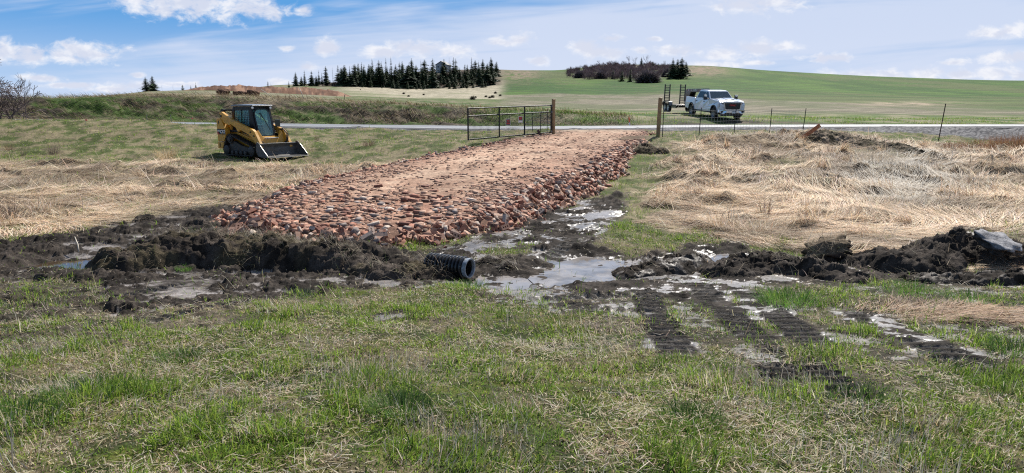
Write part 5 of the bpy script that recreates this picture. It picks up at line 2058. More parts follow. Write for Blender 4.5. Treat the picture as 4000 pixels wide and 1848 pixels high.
def build_truck():
    paint = pmat('white pearl paint', (.66, .70, .76), .22, var=.03, scale=1.2, coat=1.0, spec=.55)
    dark = pmat('black plastic trim', (.018, .018, .02), .55, var=.2)
    c = at(2788, 440, 55.0)
    ang = R(270 - 16 + 25)
    fw = Vector((math.cos(ang), math.sin(ang), 0))
    rt = Vector((math.sin(ang), -math.cos(ang), 0))

    def gh(p): return float(Hb(np.array([p.x]), np.array([p.y]))[0])
    zf = np.mean([gh(c + fw * 2.05 + rt * .86), gh(c + fw * 2.05 - rt * .86)])
    zr = np.mean([gh(c - fw * 2.0 + rt * .86), gh(c - fw * 2.0 - rt * .86)])
    root = empty('pickup_truck', (c.x, c.y, (zf + zr) / 2), ang)
    root.rotation_mode = 'XYZ'
    pit = math.atan2(zr - zf, 4.05)
    root.rotation_euler = (0, pit, ang)
    tag(root, 'white crew cab pickup truck parked on the verge hitched to a black trailer', 'pickup truck')
    W = 1.0
    ax = (2.05, -2.0)
    rw, zc = .42, .42

    def arch(cx, r=.52):
        return [(cx + r * math.cos(R(a)), max(.44, zc + .06 + r * math.sin(R(a)))) for a in range(0, 181, 15)]
    # lower body with wheel arches (front to cab rear)
    lo = [(2.98, .52)] + arch(ax[0]) + [(1.45, .46), (-1.36, .46)] + [(-1.36, 1.40), (1.15, 1.40), (1.40, 1.42), (2.70, 1.34), (2.92, 1.24), (3.02, 1.05)]
    b = MB()
    b.prism(lo, -W, W)
    # tumblehome: shoulders drawn in
    b.v = [(x, y * (1 - max(0, z - 1.10) * .16 - max(0, .75 - z) * .06) * (1 - max(0, x - 2.2) * .05), z) for x, y, z in b.v]
    body = b.build('body', paint, root, bevel=.035)
    # hood with the raised centre and scoop
    hd = MB()
    rings = []
    for x, z in ((1.18, 1.425), (1.6, 1.455), (2.3, 1.42), (2.75, 1.36), (2.95, 1.27)):
        wy = .90 - max(0, x - 2.2) * .09
        rings.append([(x, -wy, z - .05), (x, -wy * .95, z), (x, -.52, z + .015), (x, -.44, z + .05), (x, .44, z + .05), (x, .52, z + .015), (x, wy * .95, z), (x, wy, z - .05)])
    hd.loft(rings, True, True)
    ho = hd.build('hood', paint, root, smooth=25)
    sc = MB()
    sc.prism([(2.05, 1.485), (2.55, 1.445), (2.56, 1.49), (2.15, 1.535)], -.36, .36)
    sc.build('hood_scoop', paint, ho, bevel=.015)
    so = MB()
    so.box((2.563, 0, 1.466), (.01, .62, .032))
    so.build('scoop_opening', dark, ho)
    # cabin
    cb = MB()
    def sect(x, zb, zt, wb, wt):
        return [(x[0], -wb, zb), (x[1], -wt, zt), (x[1], wt, zt), (x[0], wb, zb)]
    prof = [(1.22, 1.38), (.52, 1.96), (.20, 2.015), (-.55, 2.03), (-1.05, 1.99), (-1.36, 1.40)]
    n = len(prof)
    def yw(z): return .93 - (z - 1.38) * .30
    vs = [(x, -yw(z), z) for x, z in prof] + [(x, yw(z), z) for x, z in prof]
    cb.add(vs, [tuple(range(n)), tuple(range(2 * n - 1, n - 1, -1))] + [(i, (i + 1) % n, n + (i + 1) % n, n + i) for i in range(n)])
    cb.build('cab', paint, root, bevel=.04)
    # glass: windscreen, rear glass, four side windows, each just proud of the cab skin
    def quad_panel(pts, name, mat_, off, t=.006, par=root):
        a = Vector(pts[1]) - Vector(pts[0])
        bb = Vector(pts[-1]) - Vector(pts[0])
        nn = a.cross(bb).normalized()
        if nn.dot(Vector(off)) < 0: nn = -nn
        m_ = MB()
        k = len(pts)
        v1 = [Vector(p) + nn * .004 for p in pts]
        v2 = [Vector(p) + nn * (.004 + t) for p in pts]
        m_.add(v1 + v2, [tuple(range(k)), tuple(range(2 * k - 1, k - 1, -1))] + [(i, (i + 1) % k, k + (i + 1) % k, k + i) for i in range(k)])
        return m_.build(name, mat_, par)
    def wsx(z): return 1.22 - (z - 1.38) * (.70 / .58)
    za, zb = 1.44, 1.93
    quad_panel([(wsx(za), -(yw(za) - .07), za), (wsx(za), yw(za) - .07, za), (wsx(zb), yw(zb) - .07, zb), (wsx(zb), -(yw(zb) - .07), zb)], 'windscreen', M_WIND, (1, 0, 1))
    def rgx(z): return -1.36 + (z - 1.40) * (.31 / .59)
    quad_panel([(rgx(1.48), -.72, 1.48), (rgx(1.48), .72, 1.48), (rgx(1.90), .62, 1.90), (rgx(1.90), -.62, 1.90)], 'rear_glass', M_CARGLASS, (-1, 0, .3))
    for sd in (-1, 1):
        for (pts) in ([(1.02, 1.45), (.20, 1.45), (.20, 1.91), (.50, 1.91)], [(.10, 1.45), (-1.10, 1.45), (-.98, 1.91), (.10, 1.91)]):
            quad_panel([(x, sd * yw(z), z) for x, z in pts], 'side_window', M_CARGLASS, (0, sd, .2))
        # doors as panels just proud of the body side
        for (x0, x1) in ((1.15, .17), (.15, -1.20)):
            dr = MB()
            z0, z1 = .60, 1.36
            xb1 = x1 + (.28 if x1 < -1 else 0)
            pts = [(x0, z0), (xb1, z0), (x1, .95), (x1, z1), (x0, z1)]
            def sy(z): return sd * (W * (1 - max(0, z - 1.10) * .16 - max(0, .75 - z) * .06) + .006)
            m_ = MB()
            vs = [(x, sy(z), z) for x, z in pts] + [(x, sy(z) - sd * .02, z) for x, z in pts]
            k = len(pts)
            m_.add(vs, [tuple(range(k)), tuple(range(2 * k - 1, k - 1, -1))] + [(i, (i + 1) % k, k + (i + 1) % k, k + i) for i in range(k)])
            dd = m_.build('door', paint, root, bevel=.006)
            hn = MB()
            hx = x1 + .13
            hn.box((hx, sy(1.20) + sd * .02, 1.20), (.20, .035, .05))
            hn.build('door_handle', dark, dd, bevel=.01)
        # cladding and arches
        for cx in ax:
            am = MB()
            oo, ii = arch(cx, .56), arch(cx, .49)
            k = len(oo)
            rings = []
            yy = sd * (W - .012)
            for yv, shp in ((yy, oo), (yy + sd * .035, oo), (yy + sd * .035, ii), (yy - sd * .10, ii)):
                rings.append([(x, yv, z) for x, z in shp])
            am.loft(rings, False, False)
            am.build('wheel_arch_trim', dark, root)
        rk = MB()
        rk.box((.05, sd * .96, .49), (2.85, .10, .12))
        rk.build('rocker_step', dark, root, bevel=.02)
        # mirrors: tall tow mirrors on an arm
        mr = MB()
        mr.bar((1.02, sd * .90, 1.42), (1.00, sd * 1.12, 1.42), .06, .10)
        mr.box((.98, sd * 1.22, 1.52), (.14, .24, .36))
        mo = mr.build('tow_mirror', dark, root, bevel=.03)
        mc = MB()
        mc.box((1.055, sd * 1.22, 1.63), (.01, .20, .08))
        mc.build('mirror_lamp', M_LAMP, mo)
    # bed
    bd = MB()
    zt = 1.42
    for sd in (-1, 1):
        lo_ = [(-1.42, .52), (-1.42, zt), (-3.20, zt + .01), (-3.24, 1.0), (-3.20, .60)] + arch(ax[1])[::-1]
        bd.prism(lo_, sd * W - (.09 if sd > 0 else 0), sd * W + (.09 if sd < 0 else 0))
    bd.v = [(x, y * (1 - max(0, z - 1.15) * .12), z) for x, y, z in bd.v]
    bd.build('bed_side', paint, root, bevel=.03)
    b2 = MB()
    b2.box((-2.3, 0, .86), (1.74, 1.80, .06))
    b2.box((-1.45, 0, 1.12), (.05, 1.78, .54))
    b2.box((-3.20, 0, 1.14), (.06, 1.72, .54))
    b2.build('bed_floor', dark, root)
    for sd in (-1, 1):
        tl = MB()
        tl.box((-3.225, sd * .92, 1.16), (.08, .13, .40))
        tl.build('tail_light', M_RED, root, bevel=.015)
    rb = MB()
    rb.box((-3.33, 0, .62), (.16, 1.9, .20))
    rb.build('rear_bumper', M_CHROME, root, bevel=.04)
    # nose
    g = MB()
    g.prism([(-.58, 1.20), (.58, 1.20), (.60, 1.16), (.55, .80), (.44, .76), (-.44, .76), (-.55, .80), (-.60, 1.16)], 3.0, 3.045, axis='x')
    go = g.build('grille', dark, root, bevel=.01)
    bars = MB()
    for k in range(5):
        bars.box((3.05, 0, .84 + k * .075), (.02, 1.08, .022))
    bars.build('grille_bar', dark, go)
    text('emblem_letters', 'GMC', .15, M_RED, go, (3.066, 0, 1.04), (math.pi / 2, 0, math.pi / 2), .006, 1.5, .008)
    gf = MB()
    outer = [(-.66, 1.24), (.66, 1.24), (.66, 1.15), (.60, .76), (.48, .70), (-.48, .70), (-.60, .76), (-.66, 1.15)]
    innr = [(-.60, 1.21), (.60, 1.21), (.61, 1.15), (.555, .79), (.44, .75), (-.44, .75), (-.555, .79), (-.61, 1.15)]
    rings = [[(xx, y, z) for y, z in shp] for xx, shp in ((3.0, outer), (3.06, outer), (3.06, innr), (3.0, innr))]
    gf.loft(rings + [rings[0]], True, False)
    gf.build('grille_surround', M_CHROME, go)
    for sd in (-1, 1):
        hl = MB()
        hl.prism([(sd * .68, 1.20), (sd * .97, 1.18), (sd * .985, .90), (sd * .70, .86)], 2.86, 3.015, axis='x')
        hl.v = [(x - max(0, abs(y) - .68) * .35, y, z) for x, y, z in hl.v]
        hlo = hl.build('headlight', pmat('headlight housing', (.07, .075, .085), .1, spec=.8, coat=1.0), root, bevel=.015)
        for (yy, zz, ww, hh) in ((.79, 1.07, .15, .06), (.80, .95, .14, .05), (.70, 1.03, .025, .26), (.93, 1.0, .02, .20)):
            lm = MB()
            lm.box((3.03 - max(0, yy - .68) * .35, sd * yy, zz), (.015, ww, hh))
            lm.build('lamp_element', M_LAMP, hlo)
        hk = MB()
        hk.box((2.93, sd * .80, .655), (.03, .2, .08))
        hk.build('tow_hook_recess', dark, root)
    bm = MB()
    pl = [(-.98, .74), (-.56, .74), (-.44, .66), (.44, .66), (.56, .74), (.98, .74), (1.0, .52), (.70, .44), (.52, .50), (-.52, .50), (-.70, .44), (-1.0, .52)]
    bm.prism(pl, 2.92, 3.12, axis='x')
    bm.v = [(x - max(0, abs(y) - .6) ** 2 * .8, y, z) for x, y, z in bm.v]
    bo = bm.build('front_bumper', M_CHROME, root, bevel=.025)
    for sd in (-1, 1):
        fo = MB()
        fo.box((3.055, sd * .78, .585), (.05, .20, .15))
        fo.build('fog_recess', dark, bo, bevel=.02)
    vl = MB()
    vl.prism([(-.92, .44), (.92, .44), (.80, .28), (-.80, .28)], 2.80, 2.98, axis='x')
    vl.build('front_valance', dark, root, bevel=.02)
    lp = MB()
    lp.box((3.135, .10, .57), (.012, .32, .17))
    lpo = lp.build('licence_plate', M_WHT, root)
    ll = MB()
    ll.box((3.1425, .10, .61), (.003, .24, .028))
    ll.build('plate_characters', pmat('plate ink', (.05, .06, .12), .5), lpo)
    ch = MB()
    ch.box((-.4, 0, .52), (4.9, .9, .16))
    ch.box((-2.0, 0, .42), (.1, 1.7, .1))
    ch.box((2.05, 0, .42), (.1, 1.7, .1))
    ch.build('chassis', dark, root)
    ci = MB()
    ci.box((.15, .42, 1.35), (.16, .5, .7)); ci.box((.15, -.42, 1.35), (.16, .5, .7)); ci.box((-.9, 0, 1.3), (.16, 1.4, .6))
    ci.build('seat', dark, root, bevel=.04)
    alloy = pmat('alloy wheel', (.22, .225, .24), .35, metal=.8, var=.08)
    for cx in ax:
        for sd in (-1, 1):
            wheel(root, (cx, sd * .88, zc), rw, .28, sd, alloy)
    return root, c, ang


TRUCK, TC, TANG = build_truck()


def build_trailer():
    blk = pmat('trailer enamel', (.010, .010, .012), .35, var=.2, coat=.3, dirt=(.07, .06, .05), dirt_amt=.3)
    deckm = pmat('deck planks', (.22, .18, .14), .8, var=.35, scale=5, bump=.4)
    fend = pmat('diamond plate fender', (.22, .225, .23), .35, metal=.8, var=.12)
    fw = Vector((math.cos(TANG), math.sin(TANG), 0))
    # coupler ball sits in the bed over the rear axle; trailer turned a little against the truck
    hitch = TC - fw * 1.95
    a2 = TANG - R(1)
    f2 = Vector((math.cos(a2), math.sin(a2), 0))
    rear = hitch - f2 * 5.9
    def gh(p): return float(Hb(np.array([p.x]), np.array([p.y]))[0])
    zr = gh(hitch - f2 * 5.6)
    zt = TRUCK.location.z
    root = empty('gooseneck_trailer', (hitch.x, hitch.y, zr), a2)
    root.rotation_euler = (0, math.atan2(zr - zt, 6) * .5, a2)
    tag(root, 'black gooseneck equipment trailer with two loading ramps stood upright at its tail', 'trailer')
    dz = .62
    fr = MB()
    for sd in (-1, 1):
        fr.box((-4.80, sd * .95, dz - .11), (3.0, .12, .27))
    for k in range(6):
        fr.box((-6.2 + k * .58, 0, dz - .10), (.08, 1.8, .10))
    fr.box((-3.28, 0, dz - .09), (.10, 1.98, .22))
    fr.box((-6.30, 0, dz - .09), (.10, 1.98, .20))
    fo = fr.build('frame', blk, root, bevel=.01)
    rf = MB()
    for k in range(6):
        rf.box((-5.4 + k * .4, -1.003, dz - .07), (.07, .01, .05))
    rf.build('reflector', M_WHT, fo)
    dk = MB()
    for k in range(8):
        dk.box((-4.80, -.80 + k * .228, dz + .022), (2.9, .215, .04))
    dk.build('deck', deckm, root)
    # gooseneck: tapering side plates, top beam, drop to the ball
    nk = MB()
    for sd in (-1, 1):
        y0, y1 = sd * .20 - .05, sd * .20 + .05
        nk.prism([(-3.30, .42), (-2.70, .42), (-2.70, 1.05), (-2.15, 1.68), (-2.15, 1.95), (-3.04, 1.95), (-3.24, 1.78), (-3.30, 1.4)], y0, y1)
        nk.prism([(-2.149, 1.68), (.05, 1.68), (.40, 1.42), (.62, 1.30), (.72, 1.45), (.30, 1.95), (-2.149, 1.95)], y0, y1)
    nk.box((-3.05, 0, 1.1), (.30, .30, 1.2))
    nk.box((-1.3, 0, 1.925), (3.2, .30, .04))
    nk.box((-.05, 0, 1.7), (.16, .30, .2))
    no = nk.build('gooseneck', blk, root, bevel=.012)
    cp = MB()
    cp.tube([(.05, 0, 1.7), (.05, 0, .95)], .055, 12)
    cp.tube([(.05, 0, 1.1), (.05, 0, .98)], .085, 12)
    cp.build('coupler', blk, root)
    fp = MB()
    fp.prism([(.06, 1.955), (.34, 1.955), (.74, 1.46), (.60, 1.46)], -.26, .26)
    fp.build('neck_plate', fend, root)
    for sd in (-1, 1):
        mk = MB()
        for x in (-2.65, -2.05, .0): mk.box((x, sd * .255, 1.84), (.16, .006, .07))
        mk.build('white_marker', M_WHT, no)
        mr = MB()
        for x in (-2.85, -2.3, -.2): mr.box((x, sd * .255, 1.84), (.16, .006, .07))
        mr.build('red_marker', M_RED, no)
        text('maker_letters', 'MO-DL', .20, M_WHT, no, (-1.25, sd * .253, 1.82), (math.pi / 2, 0, 0 if sd < 0 else math.pi), .002, 1.0, .004)
    tb = MB()
    tb.box((-2.45, 0, .82), (.5, 1.0, .4))
    tb.build('tool_box', blk, root, bevel=.02)
    # axles
    wm = pmat('trailer wheel', (.55, .56, .57), .4, metal=.5, var=.08)
    for x in (-5.75, -4.95):
        for sd in (-1, 1):
            wheel(root, (x, sd * 1.0, .37), .37, .22, sd, wm)
    for sd in (-1, 1):
        fd = MB()
        y0, y1 = sd * 1.01 - .14, sd * 1.01 + .14
        fd.prism([(-6.30, .60), (-6.18, .86), (-6.0, .90), (-4.7, .90), (-4.52, .86), (-4.40, .55), (-4.42, .55), (-4.55, .83), (-4.72, .87), (-5.98, .87), (-6.15, .83), (-6.28, .60)], y0, y1)
        fd.build('fender', fend, root)
    # ramps
    for sd in (-1, 1):
        rp = MB()
        yc = sd * .70
        tilt = .10
        z0, z1 = dz - .02, dz + 1.72
        for e in (-1, 1):
            rp.bar((-6.40, yc + e * .22, z0), (-6.40 + tilt, yc + e * .22, z1), .09, .075)
        for k in range(10):
            z = z0 + .20 + k * .142
            rp.box((-6.40 + tilt * (z - z0) / 1.74, yc, z), (.08, .42, .055))
        rp.box((-6.40 + tilt * .96, yc, z1 - .14), (.06, .40, .05))
        rp.build('loading_ramp', blk, root)
    lt = MB()
    for sd in (-1, 1): lt.box((-6.36, sd * .98, dz - .06), (.03, .14, .10))
    lt.build('tail_light', M_RED, root)


build_trailer()


# ------------------------------------------------------------------ gate, posts, wire
def hz(x, y): return float(Hb(np.array([x]), np.array([y]))[0])


def wood_post(px, pyb, d, h, label, r=.085, lean=(0, 0)):
    p = at(px, pyb, d)
    m = MB()
    n = 14
    rings = []
    for i in range(9):
        t = i / 8
        z = -.35 + (h + .35) * t
        rings.append([(lean[0] * t + (r + .006 * math.sin(k * 2.3 + i)) * math.cos(2 * math.pi * k / n), lean[1] * t + (r + .006 * math.sin(k * 2.3 + i)) * math.sin(2 * math.pi * k / n), z + (.012 * math.sin(k) if i == 8 else 0)) for k in range(n)])
    m.loft(rings)
    o = m.build('gate_post', M_POST, None, smooth=50, loc=(p.x, p.y, hz(p.x, p.y)))
    tag(o, label, 'gate post', 'round timber gate posts')
    return o


GPL = wood_post(2161, 515, 33.5, 1.62, 'round timber post that carries the black gate hinges')
GPR = wood_post(2569, 534, 31.0, 1.66, 'round timber post right of the driveway with a long shadow', lean=(.06, 0))


def build_gate():
    hingep = GPL.location + Vector((-.10, -.06, 0))
    free = at(1829, 548, 28.7)
    d = Vector((free.x - hingep.x, free.y - hingep.y, 0))
    L = d.length
    ang = math.atan2(d.y, d.x)
    zb = hingep.z + .10
    zfree = free.z + .02
    root = empty('field_gate', (hingep.x, hingep.y, zb), ang)
    tag(root, 'open black tubular farm gate with a welded wire infill', 'gate')
    dz = zfree - zb
    H = 1.235

    def z(t): return dz * t / L
    fr = MB()
    r = .028
    for hh in (0, H - .30, H):
        fr.tube([(0.0, 0, z(0) + hh), (L, 0, z(L) + hh)], r, 10)
    for t in (0.02, L * .355, L * .66, L):
        fr.tube([(t, .0, z(t) - (.03 if t == L else 0)), (t, 0, z(t) + H)], r * (1.12 if 0 < t else 1), 10)
    fo = fr.build('frame', M_GATE, root, smooth=50)
    ms = MB()
    k = 0
    t = .08
    while t < L - .04:
        ms.bar((t, .012, z(t) + .02), (t, .012, z(t) + H - .31), .006, .006)
        t += .075
    for j in range(6):
        hh = .15 * j + .06
        ms.bar((0, .012, z(0) + hh), (L, .012, z(L) + hh), .005, .005)
    ms.build('wire_infill', pmat('black wire', (.03, .03, .03), .5, metal=.4), root)
    hg = MB()
    for hh in (.05, H - .30, H - .02):
        hg.box((-.05, .03, hh), (.16, .05, .05))
        hg.tube([(-.02, 0, hh - .06), (-.02, 0, hh + .06)], .03, 8)
    hg.build('hinge', M_WIRE, root)
    # signs tied to the wire
    blackp = pmat('sign black', (.012, .012, .018), .4)
    redp = pmat('sign red', (.55, .03, .03), .45)
    for (px_a, lab, kind) in ((.545, 'black and red no trespassing sign hung on the gate wire, left of its neighbour', 0), (.425, 'black and red private property sign with a white box, right of its neighbour', 1)):
        t = L * (.655 - (.655 - .355) * (.24 if kind == 0 else .76)) if False else L * (.565 if kind == 0 else .415)
        P = root.matrix_basis @ Vector((t, 0, z(t) + (.60 if kind == 0 else .68)))
        s = empty('warning_sign', P, ang + math.pi)
        tag(s, lab, 'sign')
        sw, sh = .31, .28
        bd = MB()
        bd.box((0, -.040, 0), (sw, .004, sh))
        bd.build('panel', M_WHT, s)
        f = MB()
        f.box((0, -.0435, 0), (sw - .035, .003, sh - .035))
        f.build('face', blackp, s)
        if kind == 0:
            text('lettering', 'NO', .11, redp, s, (0, -.046, .055), (math.pi / 2, 0, 0), .001, 1.0, .004)
            text('lettering', 'TRESPASSING', .075, redp, s, (0, -.046, -.055), (math.pi / 2, 0, 0), .001, .54, .003)
        else:
            text('lettering', 'PRIVATE', .075, redp, s, (0, -.046, .085), (math.pi / 2, 0, 0), .001, .80, .003)
            text('lettering', 'PROPERTY', .075, redp, s, (0, -.046, .02), (math.pi / 2, 0, 0), .001, .66, .003)
            w = MB()
            w.box((0, -.0455, -.075), (sw - .05, .002, .06))
            w.build('blank_box', M_WHT, s)
    # block that props the gate near the hinge
    t = .95
    p = root.matrix_basis @ Vector((t, -.02, 0))
    b = lump_mesh(.30, .12, .10, 77, .12)
    o = b.build('prop_block', pmat('rust brown block', (.10, .055, .045), .85, var=.3), None, bevel=.008)
    o.location = (p.x, p.y - .06, hz(p.x, p.y) + .12)
    o.rotation_euler = (0, R(62), .3)
    tag(o, 'rust brown block propped under the low rail of the open gate', 'block')


build_gate()


def tpost(p, h, label, lean=(0, 0), group='steel fence posts', mat_=None):
    """studded T post with an anchor plate below ground"""
    m = MB()
    a, b = Vector((0, 0, -.3)), Vector((lean[0], lean[1], h))
    m.bar(a, b, .042, .008)
    m.bar(a + Vector((0, .018, 0)), b + Vector((0, .018, 0)), .008, .034)
    k = int(h / .055)
    for i in range(k):
        q = a.lerp(b, (.3 + i * .055) / (h + .3))
        m.box((q.x, q.y - .008, q.z), (.020, .012, .018))
    o = m.build('fence_post', mat_ or M_TPOST, None, loc=(p[0], p[1], hz(p[0], p[1])))
    tag(o, label, 'fence post', group)
    return o


def build_fences():
    spec = [(2590, 31.2, 1.20, 'steel post right beside the right hand timber gate post', (.02, 0)), (2733, 32.2, 1.22, 'steel fence post standing before the truck rear wheel', (.06, 0)),
            (2870, 33.0, 1.22, 'steel fence post standing before the truck front wheel', (.05, 0)), (3009, 33.6, 1.20, 'steel fence post in the gap between truck and tilted board', (.05, 0)), (3138, 34.2, 1.22, 'last steel fence post, beside the tilted orange board', (.10, 0))]
    pts = []
    for px, d, h, lab, ln in spec:
        x = (px - 2000) / FPX * d / 1.0134
        tpost((x, d), h, lab, ln)
        pts.append((Vector((x, d - .02, hz(x, d))), Vector((ln[0], 0, 0)), h))
    # woven wire from the timber post to the last steel post
    root = empty('wire_fence', GPR.location)
    tag(root, 'thin woven wire fence strung between the steel posts right of the gate', 'wire fence')
    base = GPR.location
    w = MB()
    chain = [(GPR.location + Vector((.09, 0, 0)), Vector((.02, 0, 0)), 1.2)] + pts
    for (a, la, ha), (b, lb, hb) in zip(chain[:-1], chain[1:]):
        for k in range(9):
            f = [.05, .13, .22, .32, .43, .55, .68, .82, .95][k]
            A = a + la * f + Vector((0, 0, f * 1.15)) - base
            B = b + lb * f + Vector((0, 0, f * 1.15)) - base
            mid = (A + B) / 2 - Vector((0, 0, .012 + .008 * (k % 3)))
            w.tube([A, mid, B], .0045 if k in (0, 8) else .0034, 4, cap=False)
    w.build('line_wire', M_WIRE, root)
    st = MB()
    for (a, la, ha), (b, lb, hb) in zip(chain[:-1], chain[1:]):
        n = int((b - a).length / .16)
        for i in range(1, n):
            q = a.lerp(b, i / n) - base
            st.bar(q + Vector((0, 0, .05)), q + Vector((0, 0, .95 * 1.15 - .01)), .004, .004)
    st.build('stay_wire', M_WIRE, root)
    # short return fence behind the gate
    pp = []
    for k, (px, d, h, lab) in enumerate(((2082, 36.6, 1.08, 'leaning steel post seen through the gate, left of the three'), (2112, 36.2, 1.05, 'steel post seen through the gate, middle of the three'), (2137, 35.6, 1.16, 'steel post seen through the gate, nearest its hinge post'))):
        x = (px - 2000) / FPX * d / 1.0134
        tpost((x, d), h, lab, (-.06 if k == 0 else .01, 0), 'steel posts behind the gate')
        pp.append(Vector((x, d, hz(x, d))))
    pp.append(GPL.location.copy())
    root = empty('wire_fence', pp[2])
    tag(root, 'short run of wire fence behind the gate, ending at its hinge post', 'wire fence')
    w = MB()
    first = pp[0] + (pp[0] - pp[1]) * 1.1
    chain = [first] + pp
    for a, b in zip(chain[:-1], chain[1:]):
        for k in range(7):
            f = .12 + k * .15
            w.tube([a + Vector((0, 0, f)) - pp[2], b + Vector((0, 0, f)) - pp[2]], .006, 4, cap=False)
    w.build('line_wire', M_WIRE, root)
    # tall thin post by the road, right
    p = gp(3675, 560)
    x, d = (3672 - 2000) / FPX * 31 / 1.0134, 31.0
    tpost((x, d), 1.72, 'tall thin leaning steel post by the gravel shoulder, far right', (.18, 0), 'lone posts', pmat('rusted post', (.06, .04, .032), .8, var=.3))
    # posts and stakes at the foot of the bank, left
    for px, d, h, lab in ((574, 45.5, .62, 'short grey post at the foot of the bank, left of its twin'), (668, 45.6, .62, 'short grey post at the foot of the bank, right of its twin'), (773, 61.0, .30, 'small dark stump post on top of the road bank')):
        x = (px - 2000) / FPX * d / 1.0134
        tpost((x, d), h, lab, (0, 0), 'short posts on the bank', pmat('weathered post', (.20, .18, .16), .8, var=.3))
    p = at(2460, 497, 47.6)
    s = empty('marker_stake', (p.x, p.y, hz(p.x, p.y)), 0)
    tag(s, 'small orange and white marker stake on the far road edge', 'marker stake')
    a = MB(); a.tube([(0, 0, -.1), (-.03, 0, .25)], .045, 8)
    a.build('white_band', M_WHT, s)
    a = MB(); a.tube([(-.03, 0, .25), (-.07, 0, .60)], .045, 8)
    a.build('orange_band', pmat('marker orange', (.75, .13, .05), .5), s)
    # survey flags in the grass
    fl = pmat('pink flag', (.85, .10, .14), .6)
    for px, py, d, lab in ((748, 469, 45.0, 'tiny pink survey flag at the bank foot behind the loader'), (333, 525, 37.0, 'tiny pink survey flag in the left meadow grass')):
        x = (px - 2000) / FPX * d / 1.0134
        s = empty('survey_flag', (x, d, hz(x, d)))
        tag(s, lab, 'flag')
        a = MB(); a.tube([(0, 0, -.1), (0, 0, .42)], .004, 5)
        a.build('wire_stem', M_WIRE, s)
        a = MB()
        a.add([(0, 0, .34), (.09, .02, .345), (.09, -.02, .41), (0, 0, .42), (0, .004, .34), (.09, .024, .345), (.09, -.016, .41), (0, .004, .42)], [(0, 1, 2, 3), (7, 6, 5, 4), (0, 4, 5, 1), (1, 5, 6, 2), (2, 6, 7, 3), (3, 7, 4, 0)])
        a.build('flag_cloth', fl, s)
    # orange-brown board leaning out of the soil heap
    b = MB()
    A, B = at(3122, 546, 28.6), at(3203, 489, 28.9)
    b.bar(A - Vector((.12, 0, .1)), B, .15, .04, up=(0, -1, .2))
    o = b.build('leaning_board', pmat('red stained board', (.34, .12, .045), .7, var=.25, scale=6, bump=.3), None, bevel=.006)
    tag(o, 'orange brown board sticking out of the soil heap at a slant', 'board')
    # pale sticks leaning on the bank top
    stick = pmat('bleached stick', (.42, .37, .30), .8, var=.25)
    for (a, bq, lab) in (((1066, 383, 60.5), (1019, 349, 61.5), 'long pale stick with orange tip leaning left on the bank top'), ((1187, 380, 61), (1168, 342, 61.5), 'thin pale stick leaning left on the bank top near the red dirt bank'), ((1342, 383, 62), (1346, 370, 62), 'short dark stub upright on the green bank top')):
        m = MB()
        A, B = at(*a), at(*bq)
        A.z = hz(A.x, A.y) - .1
        m.tube([A, A.lerp(B, .5) + Vector((.02, 0, .03)), B], [.035, .03, .022], 7)
        o = m.build('stick', stick if 'pale' in lab else M_TPOST, None, smooth=True)
        tag(o, lab, 'stick')
    # a fallen branch in the little ditch pool, left
    m = MB()
    A, B = Vector(gp(308, 985)), at(292, 925, gp(308, 985)[1] + .25)
    m.tube([A, A.lerp(B, .5) + Vector((.015, 0, 0)), B], [.012, .010, .007], 6)
    tag(m.build('stick', stick, None, smooth=True), 'thin bare stick standing in the small muddy pool at left', 'stick')


build_fences()


# ------------------------------------------------------------------ clods on the bank top
for i, (px, py, d, sz, lab) in enumerate(((872, 372, 61, (.42, .35, .30), 'single brown earth clod at the bank edge, left of the row of clods'), (932, 371, 61.5, (.42, .3, .24), 'brown earth clod on the bank edge, first of the row of three'),
                                          (962, 370, 62, (.42, .3, .22), 'low brown earth clod on the bank edge, middle of the row of three'), (988, 367, 62, (.44, .34, .30), 'largest brown earth clod on the bank edge, right end of the row'))):
    p = at(px, py, d)
    clod('earth_clod', lab, (p.x, d, hz(p.x, d) + sz[2] * .55), sz, .4 * i, (.1, .1), 300 + i, (.085, .05, .035), .0)


# ------------------------------------------------------------------ red earth berm beyond the bank
def build_berm():
    us = np.linspace(690, 1420, 420)
    vs = np.linspace(0, 1, 50)
    U, V = np.meshgrid(us, vs)
    d0 = 128 + (fbm(U * .01, U * 0, 601, 3) - .5) * 8
    d = d0 + V * 26
    x = (U - 2000) / FPX * d / 1.0134
    g = Hb(x, d)
    hh = np.interp(U, [690, 770, 850, 1050, 1180, 1290, 1340, 1375, 1420], [-.1, .45, 1.05, 1.25, 1.25, 1.15, .75, .1, -.3])
    prof = np.interp(V, [0, .12, .24, .36, .7, 1], [0, .55, .9, 1, .95, 0])
    gul = (fbm(U * .045, V * 1.4, 603, 4, .6) - .5) * .9 * sst(V, .02, .3) * sst(-V, -.95, -.4)
    z = g - .1 + hh * prof * (1 + gul * .55) + gul * .25
    n = fbm(U * .05, V * 4, 605, 4)
    c = lerp3((.13, .068, .042), (.25, .148, .096), sst(n, .35, .65))
    c = lerp3(c, (.09, .05, .035), .8 * sst(fbm(U * .06, V * 2, 607, 4), .58, .66))
    q = quads_of(len(vs), len(us))
    o = np_mesh('earth_berm', np.stack([x.ravel(), d.ravel(), z.ravel()], 1), q.ravel(), np.arange(len(q)) * 4, GROUND, {'Col': c.reshape(-1, 3), 'wet': np.zeros(x.size)}, smooth=True)
    tag(o, 'long low berm of reddish bare earth beyond the road bank', 'earth berm', kind='thing')


build_berm()


# ------------------------------------------------------------------ trees
M_BARK = pmat('bark', (.085, .065, .05), .9, var=.3, scale=3, bump=.4, bscale=20)
M_SNAG = pmat('dead wood', (.20, .18, .165), .85, var=.3, scale=3)
M_TWIG = pmat('bare twigs', (.135, .10, .092), .85, var=.3, scale=3)


